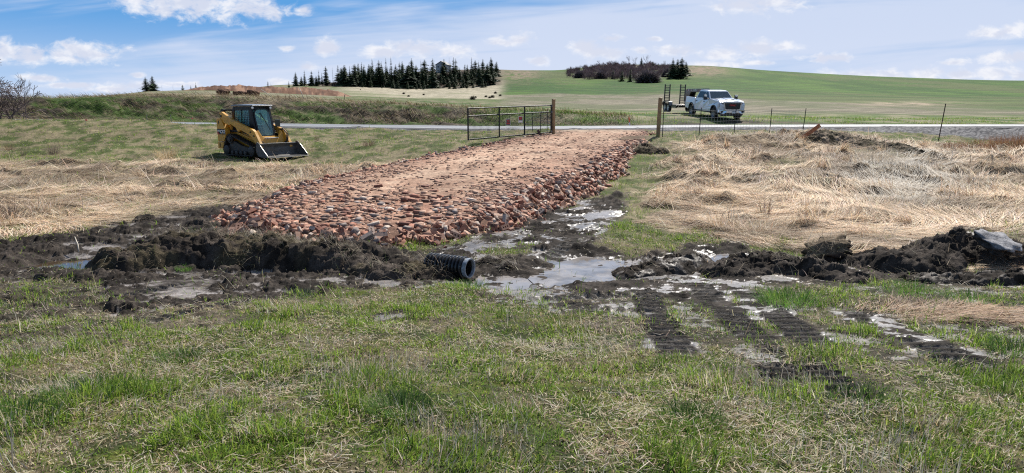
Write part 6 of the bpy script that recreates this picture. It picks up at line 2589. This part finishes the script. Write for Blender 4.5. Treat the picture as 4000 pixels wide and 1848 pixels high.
def conifer_meshes(seed, h, rad, sparse=0.0, base=.10, double=False):
    rnd = np.random.default_rng(seed)
    V, F, C = [], [], []
    nl = int(h * 3.2)
    pw = rnd.uniform(.5, .95)
    bul = rnd.random(10)
    axes = [(0, 0, h)] if not double else [(-rad * .35, 0, h), (rad * .45, 0, h * .86)]
    for ax_, ay_, hh in axes:
        for i in range(nl):
            t = (i + rnd.random()) / nl
            z = hh * (base + (1 - base) * t)
            rr = rad * (1 - t) ** pw * (.72 + .56 * bul[int(t * 9)]) * (.7 + .5 * rnd.random()) * (1 if not double else .8) + .15
            if rnd.random() < sparse * .65 * (.4 + t): continue
            nb = max(3, int(4 + 5 * (1 - t)))
            a0 = rnd.random() * 6.28
            for k in range(nb):
                if rnd.random() < sparse * .5: continue
                a = a0 + k * 6.283 / nb + rnd.normal(0, .25)
                L = rr * (.65 + .5 * rnd.random())
                droop = .28 + .25 * rnd.random()
                tone = rnd.uniform(.7, 1.3)
                col = np.array([(.030, .055, .026), (.048, .082, .034), (.07, .10, .045), (.025, .042, .024)][rnd.integers(4)]) * tone
                nseg = 3
                for s in range(nseg):
                    f0, f1 = s / nseg, (s + 1.15) / nseg
                    wdt = .34 * L * (1 - f0 * .75) + .10
                    for side in (-1, 1):
                        o = len(V)
                        dx, dy = math.cos(a), math.sin(a)
                        p0 = np.array([ax_ + dx * L * f0, ay_ + dy * L * f0, z - droop * L * f0 ** 1.3])
                        p1 = np.array([ax_ + dx * L * f1, ay_ + dy * L * f1, z - droop * L * f1 ** 1.3 + .05])
                        out = np.array([-dy * side * wdt, dx * side * wdt, -wdt * .55 * rnd.random() - .06]) + np.array([dx, dy, 0]) * wdt * .5
                        V.extend([p0, p1, p0 + out * (.7 + .6 * rnd.random())])
                        C.extend([col, col * 1.15, col * .9])
                        F.append((o, o + 1, o + 2))
    V, C = np.array(V), np.array(C)
    F = np.array(F)
    cm = np_mesh('crown', V, F.ravel(), np.arange(len(F)) * 3, NEEDLE_M, {'Col': C})
    me = cm.data
    bpy.data.objects.remove(cm)
    tk = MB()
    for ax_, ay_, hh in axes:
        tk.tube([(ax_ * .3, 0, -.6), (ax_ * .7, 0, hh * .3), (ax_, ay_, hh * .97)], [h * .016 + .06, h * .012 + .04, .03], 7)
    tm = tk.mesh('trunk', M_BARK)
    return me, tm


def snag_meshes(seed, h):
    rnd = random.Random(seed)
    m = MB()
    m.tube([(0, 0, -.6), (.1, 0, h * .5), (0, .1, h)], [.22, .16, .03], 6)
    for k in range(34):
        z = h * (.25 + .72 * k / 34)
        a = rnd.uniform(0, 6.28)
        L = (1 - k / 34) * 1.9 * rnd.uniform(.4, 1) + .3
        m.tube([(0, 0, z), (L * math.cos(a), L * math.sin(a), z - .15 * L)], [.05, .02], 4, False)
    return m.mesh('trunk', M_SNAG)


CON = {
    'full': [conifer_meshes(1, 19, 3.9, .05, .05), conifer_meshes(2, 17, 4.2, .10, .04), conifer_meshes(3, 21, 3.8, .18, .08), conifer_meshes(21, 18, 4.4, .12, .04), conifer_meshes(22, 20, 4.0, .25, .10)],
    'thin': [conifer_meshes(4, 21, 3.0, .35, .15), conifer_meshes(5, 22, 2.8, .5, .2), conifer_meshes(6, 18, 2.7, .45, .12), conifer_meshes(23, 20, 3.4, .55, .25), conifer_meshes(24, 19, 2.5, .6, .3)],
    'small': [conifer_meshes(7, 7, 1.9, .0, .03), conifer_meshes(8, 9, 2.0, .1, .03)],
    'double': [conifer_meshes(9, 18, 4.0, .15, .05, True)],
}
HTREE = {'full': [19, 17, 21, 18, 20], 'thin': [21, 22, 18, 20, 19], 'small': [7, 9], 'double': [18]}


def conifer(x, d, h, kind, label, group, var=0, wide=1.0):
    me, tm = CON[kind][var % len(CON[kind])]
    s = h / HTREE[kind][var % len(HTREE[kind])]
    o = empty('conifer', (x, d, hz(x, d) - .3), random.uniform(0, 6.28))
    o.scale = (s * wide, s * wide, s)
    tag(o, label, 'conifer', group)
    o.rotation_euler = (random.gauss(0, .02), random.gauss(0, .02), random.uniform(0, 6.28))
    for nm, mm in (('crown', me), ('trunk', tm)):
        c = bpy.data.objects.new(nm, mm)
        COL.objects.link(c)
        c.parent = o
    return o


def xat(px, d): return (px - 2000) / FPX * d / 1.0134


def tree_by_px(px, pytop, d, kind, label, group, var=0, wide=1.0):
    x = xat(px, d)
    h = at(px, pytop, d).z - hz(x, d) + .3
    if h < 1: return None
    return conifer(x, d, h, kind, label, group, var, wide)


def build_trees():
    # (px, top py, depth, kind): read off the photograph's skyline
    T = [(1163, 280, 425, 'full'), (1185, 298, 430, 'full'), (1198, 273, 432, 'thin'), (1224, 274, 436, 'full'), (1243, 295, 428, 'full'), (1253, 273, 440, 'thin'), (1265, 283, 430, 'thin'), (1281, 258, 434, 'full'),
         (1328, 252, 440, 'thin'), (1337, 300, 425, 'full'), (1353, 253, 432, 'full'), (1371, 256, 445, 'thin'), (1390, 250, 436, 'full'), (1408, 244, 446, 'thin'), (1418, 240, 452, 'thin'), (1428, 262, 426, 'full'), (1446, 250, 440, 'full'),
         (1461, 232, 450, 'thin'), (1485, 233, 446, 'full'), (1496, 238, 455, 'thin'), (1516, 226, 452, 'thin'), (1534, 222, 455, 'thin'), (1545, 272, 430, 'full'), (1567, 240, 448, 'full'), (1575, 235, 460, 'thin'), (1460, 280, 425, 'full'), (1500, 275, 428, 'full'), (1380, 285, 424, 'full'),
         (1607, 226, 448, 'full'), (1613, 235, 455, 'full'), (1640, 272, 438, 'full'), (1649, 234, 456, 'thin'), (1662, 232, 462, 'full'), (1673, 260, 440, 'thin'), (1697, 225, 458, 'thin'), (1738, 230, 470, 'full'), (1760, 240, 475, 'thin'),
         (1771, 222, 470, 'thin'), (1784, 227, 476, 'full'), (1796, 262, 450, 'thin'), (1819, 252, 462, 'thin'), (1845, 223, 480, 'thin'), (1856, 235, 485, 'full'), (1872, 240, 490, 'thin'), (1886, 228, 484, 'full'), (1922, 223, 500, 'full'), (1938, 240, 505, 'full'), (1880, 290, 450, 'full'), (1905, 262, 490, 'full')]
    lab = {1163: 'dark fir at the left end of the detached clump beyond the red berm', 1281: 'tallest fir of the detached clump, at its right end', 1328: 'thin bare-topped fir standing alone between the clump and the main stand',
           1534: 'tall thin fir with a pale top near the middle of the hill stand', 1607: 'dense dark pointed fir standing clear in the hill stand', 1697: 'open thin fir standing just left of the grey house', 1738: 'dark fir standing directly before the grey house',
           1771: 'thin tall fir just right of the grey house', 1922: 'tall dark fir at the right end of the hill stand', 1938: 'last dark fir of the hill stand, beside the ploughed slope', 1819: 'short slim fir in the gap on the right side of the stand'}
    for i, (px, py, d, k) in enumerate(T):
        left = px < 1300
        l = lab.get(px)
        if l is None:
            l = {('full', True): 'dark full fir inside the detached clump beyond the red berm', ('thin', True): 'thin gappy fir inside the detached clump beyond the red berm',
                 ('full', False): 'dark full crowned fir within the stand on the far hill', ('thin', False): 'thin see-through fir within the stand on the far hill'}[(k, left)]
        tree_by_px(px, py, d, k, l, 'firs of the small clump' if left else 'firs of the hill stand', i, random.uniform(.95, 1.75) * (1.2 if k == 'full' else 1.1))
    # filler rows lower in the stand
    rnd = random.Random(4)
    for i in range(120):
        px = rnd.uniform(1335, 1930) if i % 3 else rnd.uniform(1340, 1620)
        py = rnd.uniform(246, 302)
        tree_by_px(px, py, rnd.uniform(422, 470), rnd.choice(['full', 'full', 'thin']), 'fir half hidden in the thick of the stand on the far hill', 'half hidden firs of the hill stand', i, rnd.uniform(1.0, 2.1))
    for i in range(34):
        px = rnd.choice([rnd.uniform(1420, 1640), rnd.uniform(1630, 1910)])
        d = rnd.uniform(408, 424)
        x = xat(px, d)
        conifer(x, d, rnd.uniform(2.2, 6.5), 'small', 'small young fir at the foot of the stand on the pale slope', 'young firs at the foot of the stand', i, rnd.uniform(1.1, 1.6))
    # far left skyline trees
    tree_by_px(583, 299, 152, 'full', 'broad dense fir, left one of the skyline pair left of the berm', None, 0, 1.9)
    tree_by_px(607, 296, 154, 'full', 'broad dense fir, right one of the skyline pair left of the berm', None, 1, 1.9)
    tree_by_px(724, 331, 158, 'small', 'small round fir alone on the left skyline', None, 0, 1.6)
    tree_by_px(755, 333, 160, 'small', 'small narrow fir on the left skyline beside the berm end', None, 1, 1.0)
    tree_by_px(775, 320, 162, 'thin', 'open topped fir standing at the left end of the red berm', None, 0, 1.2)
    tree_by_px(1055, 318, 300, 'small', 'tiny fir tip showing above the middle of the red berm', None, 0, 1.1)
    tree_by_px(1067, 322, 300, 'thin', 'tiny thin fir tip showing right of another above the berm', None, 1, 1.1)
    tree_by_px(1136, 316, 380, 'small', 'tiny fir just left of the detached clump above the berm', None, 1, 1.0)
    sm = [snag_meshes(1, 17), snag_meshes(2, 15)]
    for i, (px, py, d, h0, lab_) in enumerate(((1307, 262, 432, 17, 'bare grey dead trunk between the clump and the hill stand'), (1322, 285, 432, 15, 'shorter bare grey dead trunk beside a taller one'), (1460, 226, 455, 17, 'bare dead spire rising above the left of the hill stand'),
                                          (1758, 224, 478, 17, 'bare dead spire just right of the grey house'), (1872, 232, 495, 15, 'bare dead spire near the right end of the hill stand'), (686, 333, 158, 15, 'small bare dead tree on the left skyline'), (643, 330, 156, 15, 'grey dead tree leaning against the skyline fir pair'))):
        x = xat(px, d)
        h = at(px, py, d).z - hz(x, d)
        o = bpy.data.objects.new('dead_tree', sm[i % 2])
        COL.objects.link(o)
        o.location = (x, d, hz(x, d))
        s = h / (17 if i % 2 == 0 else 15)
        o.scale = (s * .8, s * .8, s)
        tag(o, lab_, 'dead tree', 'dead trees on the skyline')
    # right knoll
    for px, py, d, k, lab_, w in ((2499, 222, gp(2499, 268, 300)[1], 'full', 'pointed dark fir alone on top of the brushy knoll', 1.3), (2545, 240, gp(2545, 272, 300)[1], 'small', 'rounder pale green pine on the knoll right of the pointed fir', 1.6), (2390, 272, gp(2390, 308, 300)[1], 'small', 'small dark fir at the lower edge of the knoll, left one', 1.2),
                                  (2425, 277, gp(2425, 318, 300)[1], 'small', 'small dark fir at the lower edge of the knoll, middle one', 1.5), (2457, 268, gp(2457, 320, 300)[1], 'small', 'small dark fir at the lower edge of the knoll, right one', 1.0)):
        tree_by_px(px, py, d, k, lab_, 'firs of the brushy knoll', 0, w)
    tree_by_px(2622, 226, gp(2622, 308, 300)[1], 'full', 'dense dark fir at the right end of the knoll, left of the three', None, 0, 1.7)
    tree_by_px(2640, 230, gp(2640, 304, 300)[1], 'full', 'dense dark fir at the right end of the knoll, middle of the three', None, 1, 1.6)
    tree_by_px(2655, 224, gp(2655, 308, 300)[1], 'full', 'dense dark fir at the right end of the knoll, largest of the three', None, 2, 2.0)
    tree_by_px(2672, 240, gp(2672, 296, 300)[1], 'full', 'dense dark fir at the right end of the knoll, low shoulder tree', None, 1, 1.7)


build_trees()


# ------------------------------------------------------------------ brush, shrubs, weeds
def twig_shrub(seed, r, h, n, col, dens_shape=1.0):
    """dome of fine bare twigs as slivers"""
    rnd = np.random.default_rng(seed)
    a = rnd.uniform(0, 6.28, n)
    el = np.arccos(rnd.uniform(0, 1, n) ** .7)
    L = rnd.uniform(.45, 1.0, n)
    dx, dy, dz = np.cos(a) * np.sin(el) * r, np.sin(a) * np.sin(el) * r, np.cos(el) * h
    f0 = rnd.uniform(.15, .8, n)
    p0 = np.stack([dx * f0 * L, dy * f0 * L, dz * f0 * L], 1)
    p1 = np.stack([dx * L, dy * L, dz * L], 1) + rnd.normal(0, .08 * r, (n, 3))
    side = np.stack([-np.sin(a), np.cos(a), rnd.normal(0, .4, n)], 1) * (.016 * r + .02)
    V = np.stack([p0 - side, p0 + side, p1], 1).reshape(-1, 3)
    C = np.repeat(np.array(col) * rnd.uniform(.55, 1.5, (n, 1)), 3, 0)
    o = np_mesh('twigs', V, np.arange(n * 3), np.arange(n) * 3, NEEDLE_M, {'Col': C})
    me = o.data
    bpy.data.objects.remove(o)
    return me


def build_brush():
    rnd = np.random.default_rng(77)
    # brushwood on the knoll and under the firs: one mass each
    def mass(name, label, boxes, n_each, col, seed):
        Vs, Cs = [], []
        for (px0, px1, d0, d1, r, k) in boxes:
            for i in range(k):
                px, d = rnd.uniform(px0, px1), rnd.uniform(d0, d1)
                x = xat(px, d)
                if name == 'brushwood' and d > np.interp(px, [2230, 2330, 2480, 2640], [560, 590, 600, 590]): continue
                z = hz(x, d)
                m = n_each
                rr = r * rnd.uniform(.6, 1.2)
                a = rnd.uniform(0, 6.28, m)
                el = np.arccos(rnd.uniform(0, 1, m) ** .6)
                f = rnd.uniform(.4, 1, m)
                c0 = np.stack([np.cos(a) * np.sin(el) * rr * f, np.sin(a) * np.sin(el) * rr * f, np.cos(el) * rr * 1.05 * f], 1) + (x, d, z)
                up = np.stack([np.cos(a) * .35, np.sin(a) * .35, np.ones(m)], 1) * rnd.uniform(.4, 1.1, (m, 1)) * rr * .45
                sd = np.stack([-np.sin(a), np.cos(a), np.zeros(m)], 1) * rnd.uniform(.05, .16, (m, 1))
                Vs.append(np.stack([c0 - sd, c0 + sd, c0 + up], 1))
                tone = rnd.uniform(.6, 1.4)
                Cs.append(np.repeat((np.array(col) * tone)[None] * rnd.uniform(.6, 1.5, (m, 1)), 3, 0))
        V = np.concatenate(Vs).reshape(-1, 3)
        C = np.concatenate(Cs)
        o = np_mesh(name, V, np.arange(len(V)), np.arange(len(V) // 3) * 3, NEEDLE_M, {'Col': C})
        tag(o, label, 'brushwood', kind='stuff')
    mass('brushwood', 'bare brown brushwood covering the knoll on the green hill', [(2215, 2300, 480, 560, 3.0, 40), (2280, 2420, 455, 595, 3.4, 130), (2400, 2560, 440, 610, 3.4, 140), (2560, 2640, 470, 600, 3.2, 60)], 150, (.115, .085, .09), 1)
    mass('undergrowth', 'bare brown undergrowth between the fir trunks on the far hill', [(1290, 1420, 424, 450, 2.2, 40), (1480, 1940, 440, 540, 2.6, 150)], 110, (.075, .055, .05), 2)
    sh = twig_shrub(3, 1, 1, 2600, (.115, .095, .105))
    for px, py, d, r, h, lab in ((2525, 300, gp(2525, 323, 300)[1], 10.5, 8.2, 'big round grey leafless shrub at the lower edge of the knoll'), (2600, 262, gp(2600, 300, 300)[1], 6, 6.5, 'grey leafless shrub left of the dense fir group on the knoll'), (2262, 292, gp(2262, 304, 300)[1], 5.5, 5.5, 'low dark shrub at the left tip of the knoll brush'), (2345, 285, gp(2345, 306, 300)[1], 7, 6, 'grey leafless thicket low on the left side of the knoll')):
        x = xat(px, d)
        o = empty('bare_shrub', (x, d, hz(x, d) - .3), random.uniform(0, 6))
        o.scale = (r, r * .8, h)
        tag(o, lab, 'shrub', 'leafless shrubs of the knoll')
        c = bpy.data.objects.new('twigs', sh)
        COL.objects.link(c)
        c.parent = o
    # small bare trees on the knoll's skyline
    tm = bare_tree_mesh(11, 6.0, 4, .9)
    for px, d, h, lab in ((2450, 602, 11, 'thin bare tree on the knoll skyline left of the pointed fir'), (2475, 605, 9.5, 'second thin bare tree close left of the pointed fir'), (2520, 604, 12, 'thin bare tree on the knoll skyline right of the pointed fir'), (2335, 590, 8, 'small bare tree alone on the left shoulder of the knoll'), (2590, 590, 7.5, 'small bare tree on the knoll between the two dark fir groups'), (2262, 552, 7, 'spindly bare tree at the left tip of the knoll')):
        x = xat(px, d)
        o = bpy.data.objects.new('bare_tree', tm)
        COL.objects.link(o)
        o.location = (x, d, hz(x, d))
        s = h / 6.0
        o.scale = (s, s, s)
        o.rotation_euler = (0, 0, random.uniform(0, 6))
        tag(o, lab, 'bare tree', 'bare trees of the knoll')
    # scattered low bushes on the straw slope
    bm = twig_shrub(5, 1, 1, 420, (.06, .055, .04))
    for i, (px, py, r) in enumerate(((1577, 368, 1.1), (1596, 378, .8), (1655, 372, .9), (1846, 390, 1.2), (1858, 382, .7), (1898, 380, .9), (1924, 382, 1.2), (1935, 366, 1.3), (1954, 376, 1.0), (1912, 384, .8), (1408, 352, .6))):
        x, d, z = gp(px, py, 60)
        o = bpy.data.objects.new('slope_bush', bm)
        COL.objects.link(o)
        o.location = (x, d, z)
        o.scale = (r * .95, r * .95, r * .9)
        tag(o, 'low dark bush dotting the pale slope below the firs', 'bush', 'bushes dotting the pale slope')


def bare_tree_mesh(seed, h, depth, spread, r0=None):
    rnd = random.Random(seed)
    m = MB()

    def grow(p, d, L, r, k):
        pts = [p]
        q = p.copy()
        dd = d.copy()
        n = 4
        for i in range(n):
            dd = (dd + Vector((rnd.uniform(-.16, .16), rnd.uniform(-.16, .16), rnd.uniform(-.02, .12)))).normalized()
            q = q + dd * (L / n)
            pts.append(q.copy())
        m.tube(pts, [r * (1 - .55 * i / n) for i in range(n + 1)], 5 if k > 1 else 4, False)
        if k <= 0: return
        for j in range(rnd.randint(3, 5)):
            i = rnd.randint(1, n)
            base = pts[i]
            nd = (dd + Vector((rnd.uniform(-1, 1), rnd.uniform(-1, 1), rnd.uniform(-.3, .7))) * spread).normalized()
            grow(base, nd, L * rnd.uniform(.45, .72), r * .5, k - 1)
    grow(Vector((0, 0, -.1)), Vector((0, 0, 1)), h * .55, r0 or h * .014, depth)
    return m.mesh('bare_tree', M_TWIG)


build_brush()


def build_left_trees():
    # the thorny leafless tree that leans in at the left edge
    rnd = random.Random(23)
    m = MB()
    d = 41.5

    def grow(p, dv, L, r, k):
        pts = [p]
        q, dd = p.copy(), dv.copy()
        n = 5
        for i in range(n):
            dd = (dd + Vector((rnd.uniform(-.22, .22), rnd.uniform(-.22, .22), rnd.uniform(-.16, .10)))).normalized()
            q = q + dd * (L / n)
            pts.append(q.copy())
        m.tube(pts, [max(.011, r * (1 - .6 * i / n)) for i in range(n + 1)], 4, False)
        if k <= 0: return
        for j in range(rnd.randint(4, 6) if k > 1 else rnd.randint(3, 5)):
            base = pts[rnd.randint(1, n)]
            nd = (dd * .7 + Vector((rnd.uniform(-1, 1), rnd.uniform(-1, 1), rnd.uniform(-.4, .9)))).normalized()
            grow(base, nd, L * rnd.uniform(.45, .75), r * .55, k - 1)
    for k in range(10):
        a = rnd.uniform(-.6, .8)
        grow(Vector((rnd.uniform(-1.2, .3), rnd.uniform(-.5, .5), -.1)), Vector((math.sin(a), rnd.uniform(-.3, .3), 1.0)).normalized(), rnd.uniform(1.2, 1.9), .045, 3)
    x = xat(5, d)
    o = m.build('thorn_tree', M_TWIG, None, loc=(x, d, hz(x, d)))
    tag(o, 'tangled leafless thorn tree at the left edge before the bank', 'bare tree')
    # slender sapling beside it
    m = MB()
    main = [(0, 0, -.1), (.06, 0, .5), (.07, 0, 1.2), (.12, 0, 1.9), (.24, 0, 2.55)]
    m.tube(main, [.028, .024, .018, .012, .005], 5)
    m.tube([(-.02, 0, -.1), (-.12, 0, .25), (-.08, 0, .55)], [.02, .016, .01], 5)
    for k in range(46):
        t = .30 + .66 * k / 46
        z = t * 2.55
        b = Vector((np.interp(z, [-.1, .5, 1.2, 1.9, 2.55], [0, .06, .07, .12, .24]), 0, z))
        a = rnd.choice([0, math.pi]) + rnd.uniform(-.9, .9)
        L = rnd.uniform(.3, .95) * (1.15 - t * .6)
        e = b + Vector((math.cos(a) * L * .55, math.sin(a) * L * .5, L * .85))
        mid = b.lerp(e, .5) + Vector((math.cos(a) * .10, math.sin(a) * .08, -.08))
        m.tube([b, mid, e], [.009, .007, .004], 4, False)
        for j in range(2):
            e2 = mid + Vector((math.cos(a + rnd.uniform(-1, 1)) * L * .3, math.sin(a) * .2, L * .4))
            m.tube([mid, e2], [.005, .003], 3, False)
    d = 42.0
    x = xat(100, d)
    o = m.build('bare_sapling', M_TWIG, None, loc=(x, d, hz(x, d)))
    tag(o, 'slender leafless sapling right of the thorn tree at the left edge', 'sapling')


build_left_trees()


def weed(px, py, h, r, n, cols, label, seed, group='dry weeds in the left meadow', spread=.5, width=.007):
    x, d, z = gp(px, py)
    rnd = np.random.default_rng(seed)
    B = Blades()
    a = rnd.uniform(0, 6.28, n)
    rr = r * .35 * np.sqrt(rnd.random(n))
    xs, ys = rr * np.cos(a), rr * np.sin(a)
    c = np.array(cols)[rnd.integers(0, len(cols), n)] * rnd.uniform(.7, 1.3, (n, 1))
    B.add(xs, ys, np.zeros(n) - .02, rnd.uniform(.5, 1, n) * h, np.full(n, width), a + rnd.normal(0, .5, n), np.abs(rnd.normal(spread, .3, n)), rnd.uniform(-.2, .8, n), c)
    # side twigs
    k = n
    t = rnd.uniform(.3, .9, k)
    B.add(xs + np.cos(a) * t * h * .4, ys + np.sin(a) * t * h * .4, t * h * .6, rnd.uniform(.15, .35, k) * h, np.full(k, width * .7), rnd.uniform(0, 6.28, k), np.abs(rnd.normal(.8, .4, k)), rnd.uniform(-.2, .5, k), c)
    o = B.build('dry_weed', STRAW_M)
    o.location = (x, d, z)
    tag(o, label, 'weed', group)


weed(208, 600, .62, .55, 130, [(.16, .13, .10), (.25, .2, .15)], 'grey leafless weed clump, the widest left of the loader', 1)
weed(92, 608, .62, .22, 50, [(.17, .13, .10)], 'thin upright grey weed near the left edge', 2)
weed(35, 585, .40, .5, 90, [(.30, .2, .12), (.2, .15, .1)], 'low brown weed clump at the far left edge of the meadow', 3)
weed(650, 628, .75, .8, 260, [(.55, .42, .24), (.42, .30, .17), (.62, .52, .34)], 'golden dry grass tuft left of the loader track', 4, spread=.6, width=.010)
weed(1440, 575, .55, .6, 120, [(.17, .10, .08), (.22, .15, .1)], 'reddish twiggy bush in the grass between loader and gate', 5)
weed(1238, 548, .45, .2, 40, [(.2, .15, .1)], 'small twiggy weed in the grass right of the loader', 6)
weed(40, 860, .65, .3, 80, [(.2, .15, .11), (.14, .1, .08)], 'dark dead weed in the straw at the left edge', 7)
weed(780, 622, .5, .7, 140, [(.5, .42, .28), (.4, .3, .2)], 'pale dry grass tuft close behind the golden one', 8, spread=.7)
for i, (px, py, h) in enumerate(((3780, 585, .55), (3850, 590, .75), (3905, 585, .85), (3960, 590, 1.0), (4010, 592, 1.0), (3720, 590, .5))):
    weed(px, py, h, .9, 190, [(.30, .15, .08), (.36, .22, .12), (.22, .12, .07)], 'rust coloured dry weeds along the gravel shoulder at the right edge', 20 + i, 'rust coloured weeds by the shoulder', .45, .011)


# pale sprayed tussock in the right field
weed(3530, 690, .75, 1.6, 420, [(.66, .61, .52), (.56, .50, .42)], 'pale silvery tussock fanning out in the right straw field', 40, 'tussocks of the right field', .9, .010)
weed(3420, 640, .8, 1.2, 320, [(.60, .54, .44), (.5, .42, .32)], 'bent straw tussock just left of the silvery one', 41, 'tussocks of the right field', .9, .010)


# fresh green tufts that stand out in the foreground
def tuft(px, py, h, r, n, cols, label, seed):
    x, d, _ = gp(px, py)
    z = float(Hdet(np.array([x]), np.array([d]))[0])
    rnd = np.random.default_rng(seed)
    B = Blades()
    a = rnd.uniform(0, 6.28, n)
    rr = r * np.sqrt(rnd.random(n))
    c = np.array(cols)[rnd.integers(0, len(cols), n)] * rnd.uniform(.7, 1.3, (n, 1))
    B.add(rr * np.cos(a), rr * np.sin(a), np.zeros(n) - .015, rnd.uniform(.5, 1, n) * h, rnd.uniform(.0028, .005, n), a + rnd.normal(0, .6, n), np.abs(rnd.normal(.25, .18, n)) + rr / r * .45, rnd.uniform(.1, .9, n), c)
    o = B.build('grass_tuft', GRASS_M)
    o.location = (x, d, z)
    tag(o, label, 'grass tuft', 'lush grass tufts standing out of the turf')


G1 = [(.065, .14, .03), (.095, .18, .035), (.045, .10, .03), (.14, .22, .05)]
G2 = [(.10, .24, .03), (.14, .30, .045), (.07, .17, .03), (.20, .30, .09)]
tuft(1570, 1610, .20, .16, 480, G1, 'dark blue-green grass tuft below the middle of the photo', 1)
tuft(2690, 1650, .16, .17, 420, G1, 'green grass tuft in the turf right of the middle foreground', 2)
tuft(340, 1540, .15, .24, 520, G1, 'broad dark grass tuft in the left foreground', 3)
tuft(690, 1400, .14, .15, 360, G1, 'grass tuft in the left turf below the muddy tracks', 4)
tuft(3080, 1190, .26, .30, 520, G2, 'bright green long grass in front of the black clod ridge', 5)
tuft(3560, 1150, .20, .34, 420, G2, 'bright green grass strip below the tall spoil heap', 6)
tuft(3800, 1180, .18, .26, 320, G2, 'bright green grass right of the strip below the spoil heap', 7)
tuft(3960, 1380, .20, .18, 320, G1, 'grass tuft at the right edge of the photo', 8)
tuft(3380, 1560, .17, .18, 320, G1, 'grass tuft beside the faint track print at lower right', 9)
tuft(60, 1650, .18, .22, 420, G1, 'dark grass tuft in the lower left corner', 10)
tuft(1180, 1150, .12, .12, 260, [(.10, .15, .09), (.07, .12, .06)], 'grey-green grass tuft at the edge of the mud left of the pipe', 11)
tuft(1830, 1130, .14, .22, 300, G2, 'yellow-green grass patch just below the black pipe', 12)
tuft(720, 1055, .12, .10, 160, G2, 'bright green grass sprig at the foot of the long dark ridge', 13)
tuft(250, 1050, .11, .35, 320, G2, 'bright green grass along the near edge of the small pool', 14)


# ------------------------------------------------------------------ the house among the firs
def build_house():
    d = 555
    x = xat(1735, d)
    z = at(1735, 283, d).z
    root = empty('hill_house', (x, d, z), R(-18))
    tag(root, 'pale grey house half hidden among the firs on the hilltop', 'house')
    wall = pmat('grey siding', (.30, .33, .36), .7, var=.1)
    w = MB()
    w.prism([(-4.6, -3), (4.6, -3), (4.6, 5.4), (0, 8.0), (-4.6, 5.4)], -4, 4, axis='y')
    w.build('wall', wall, root)
    r = MB()
    for sd in (-1, 1):
        r.prism([(sd * 5.2, 5.05), (sd * 5.2, 5.35), (0, 8.30), (0, 8.0)], -4.5, 4.5, axis='y')
    r.build('roof', pmat('grey roof', (.12, .125, .13), .7, var=.2), root)
    for (cx, cz) in ((-2.4, 1.2), (2.4, 1.2), (-2.4, 4.0), (2.4, 4.0)):
        f = MB()
        f.box((cx, -4.03, cz), (1.5, .1, 1.5))
        fo = f.build('window', M_WHT, root)
        g = MB()
        g.box((cx, -4.09, cz), (1.3, .06, 1.3))
        g.build('pane', M_CARGLASS, fo)


build_house()
print('objects', len(bpy.data.objects))
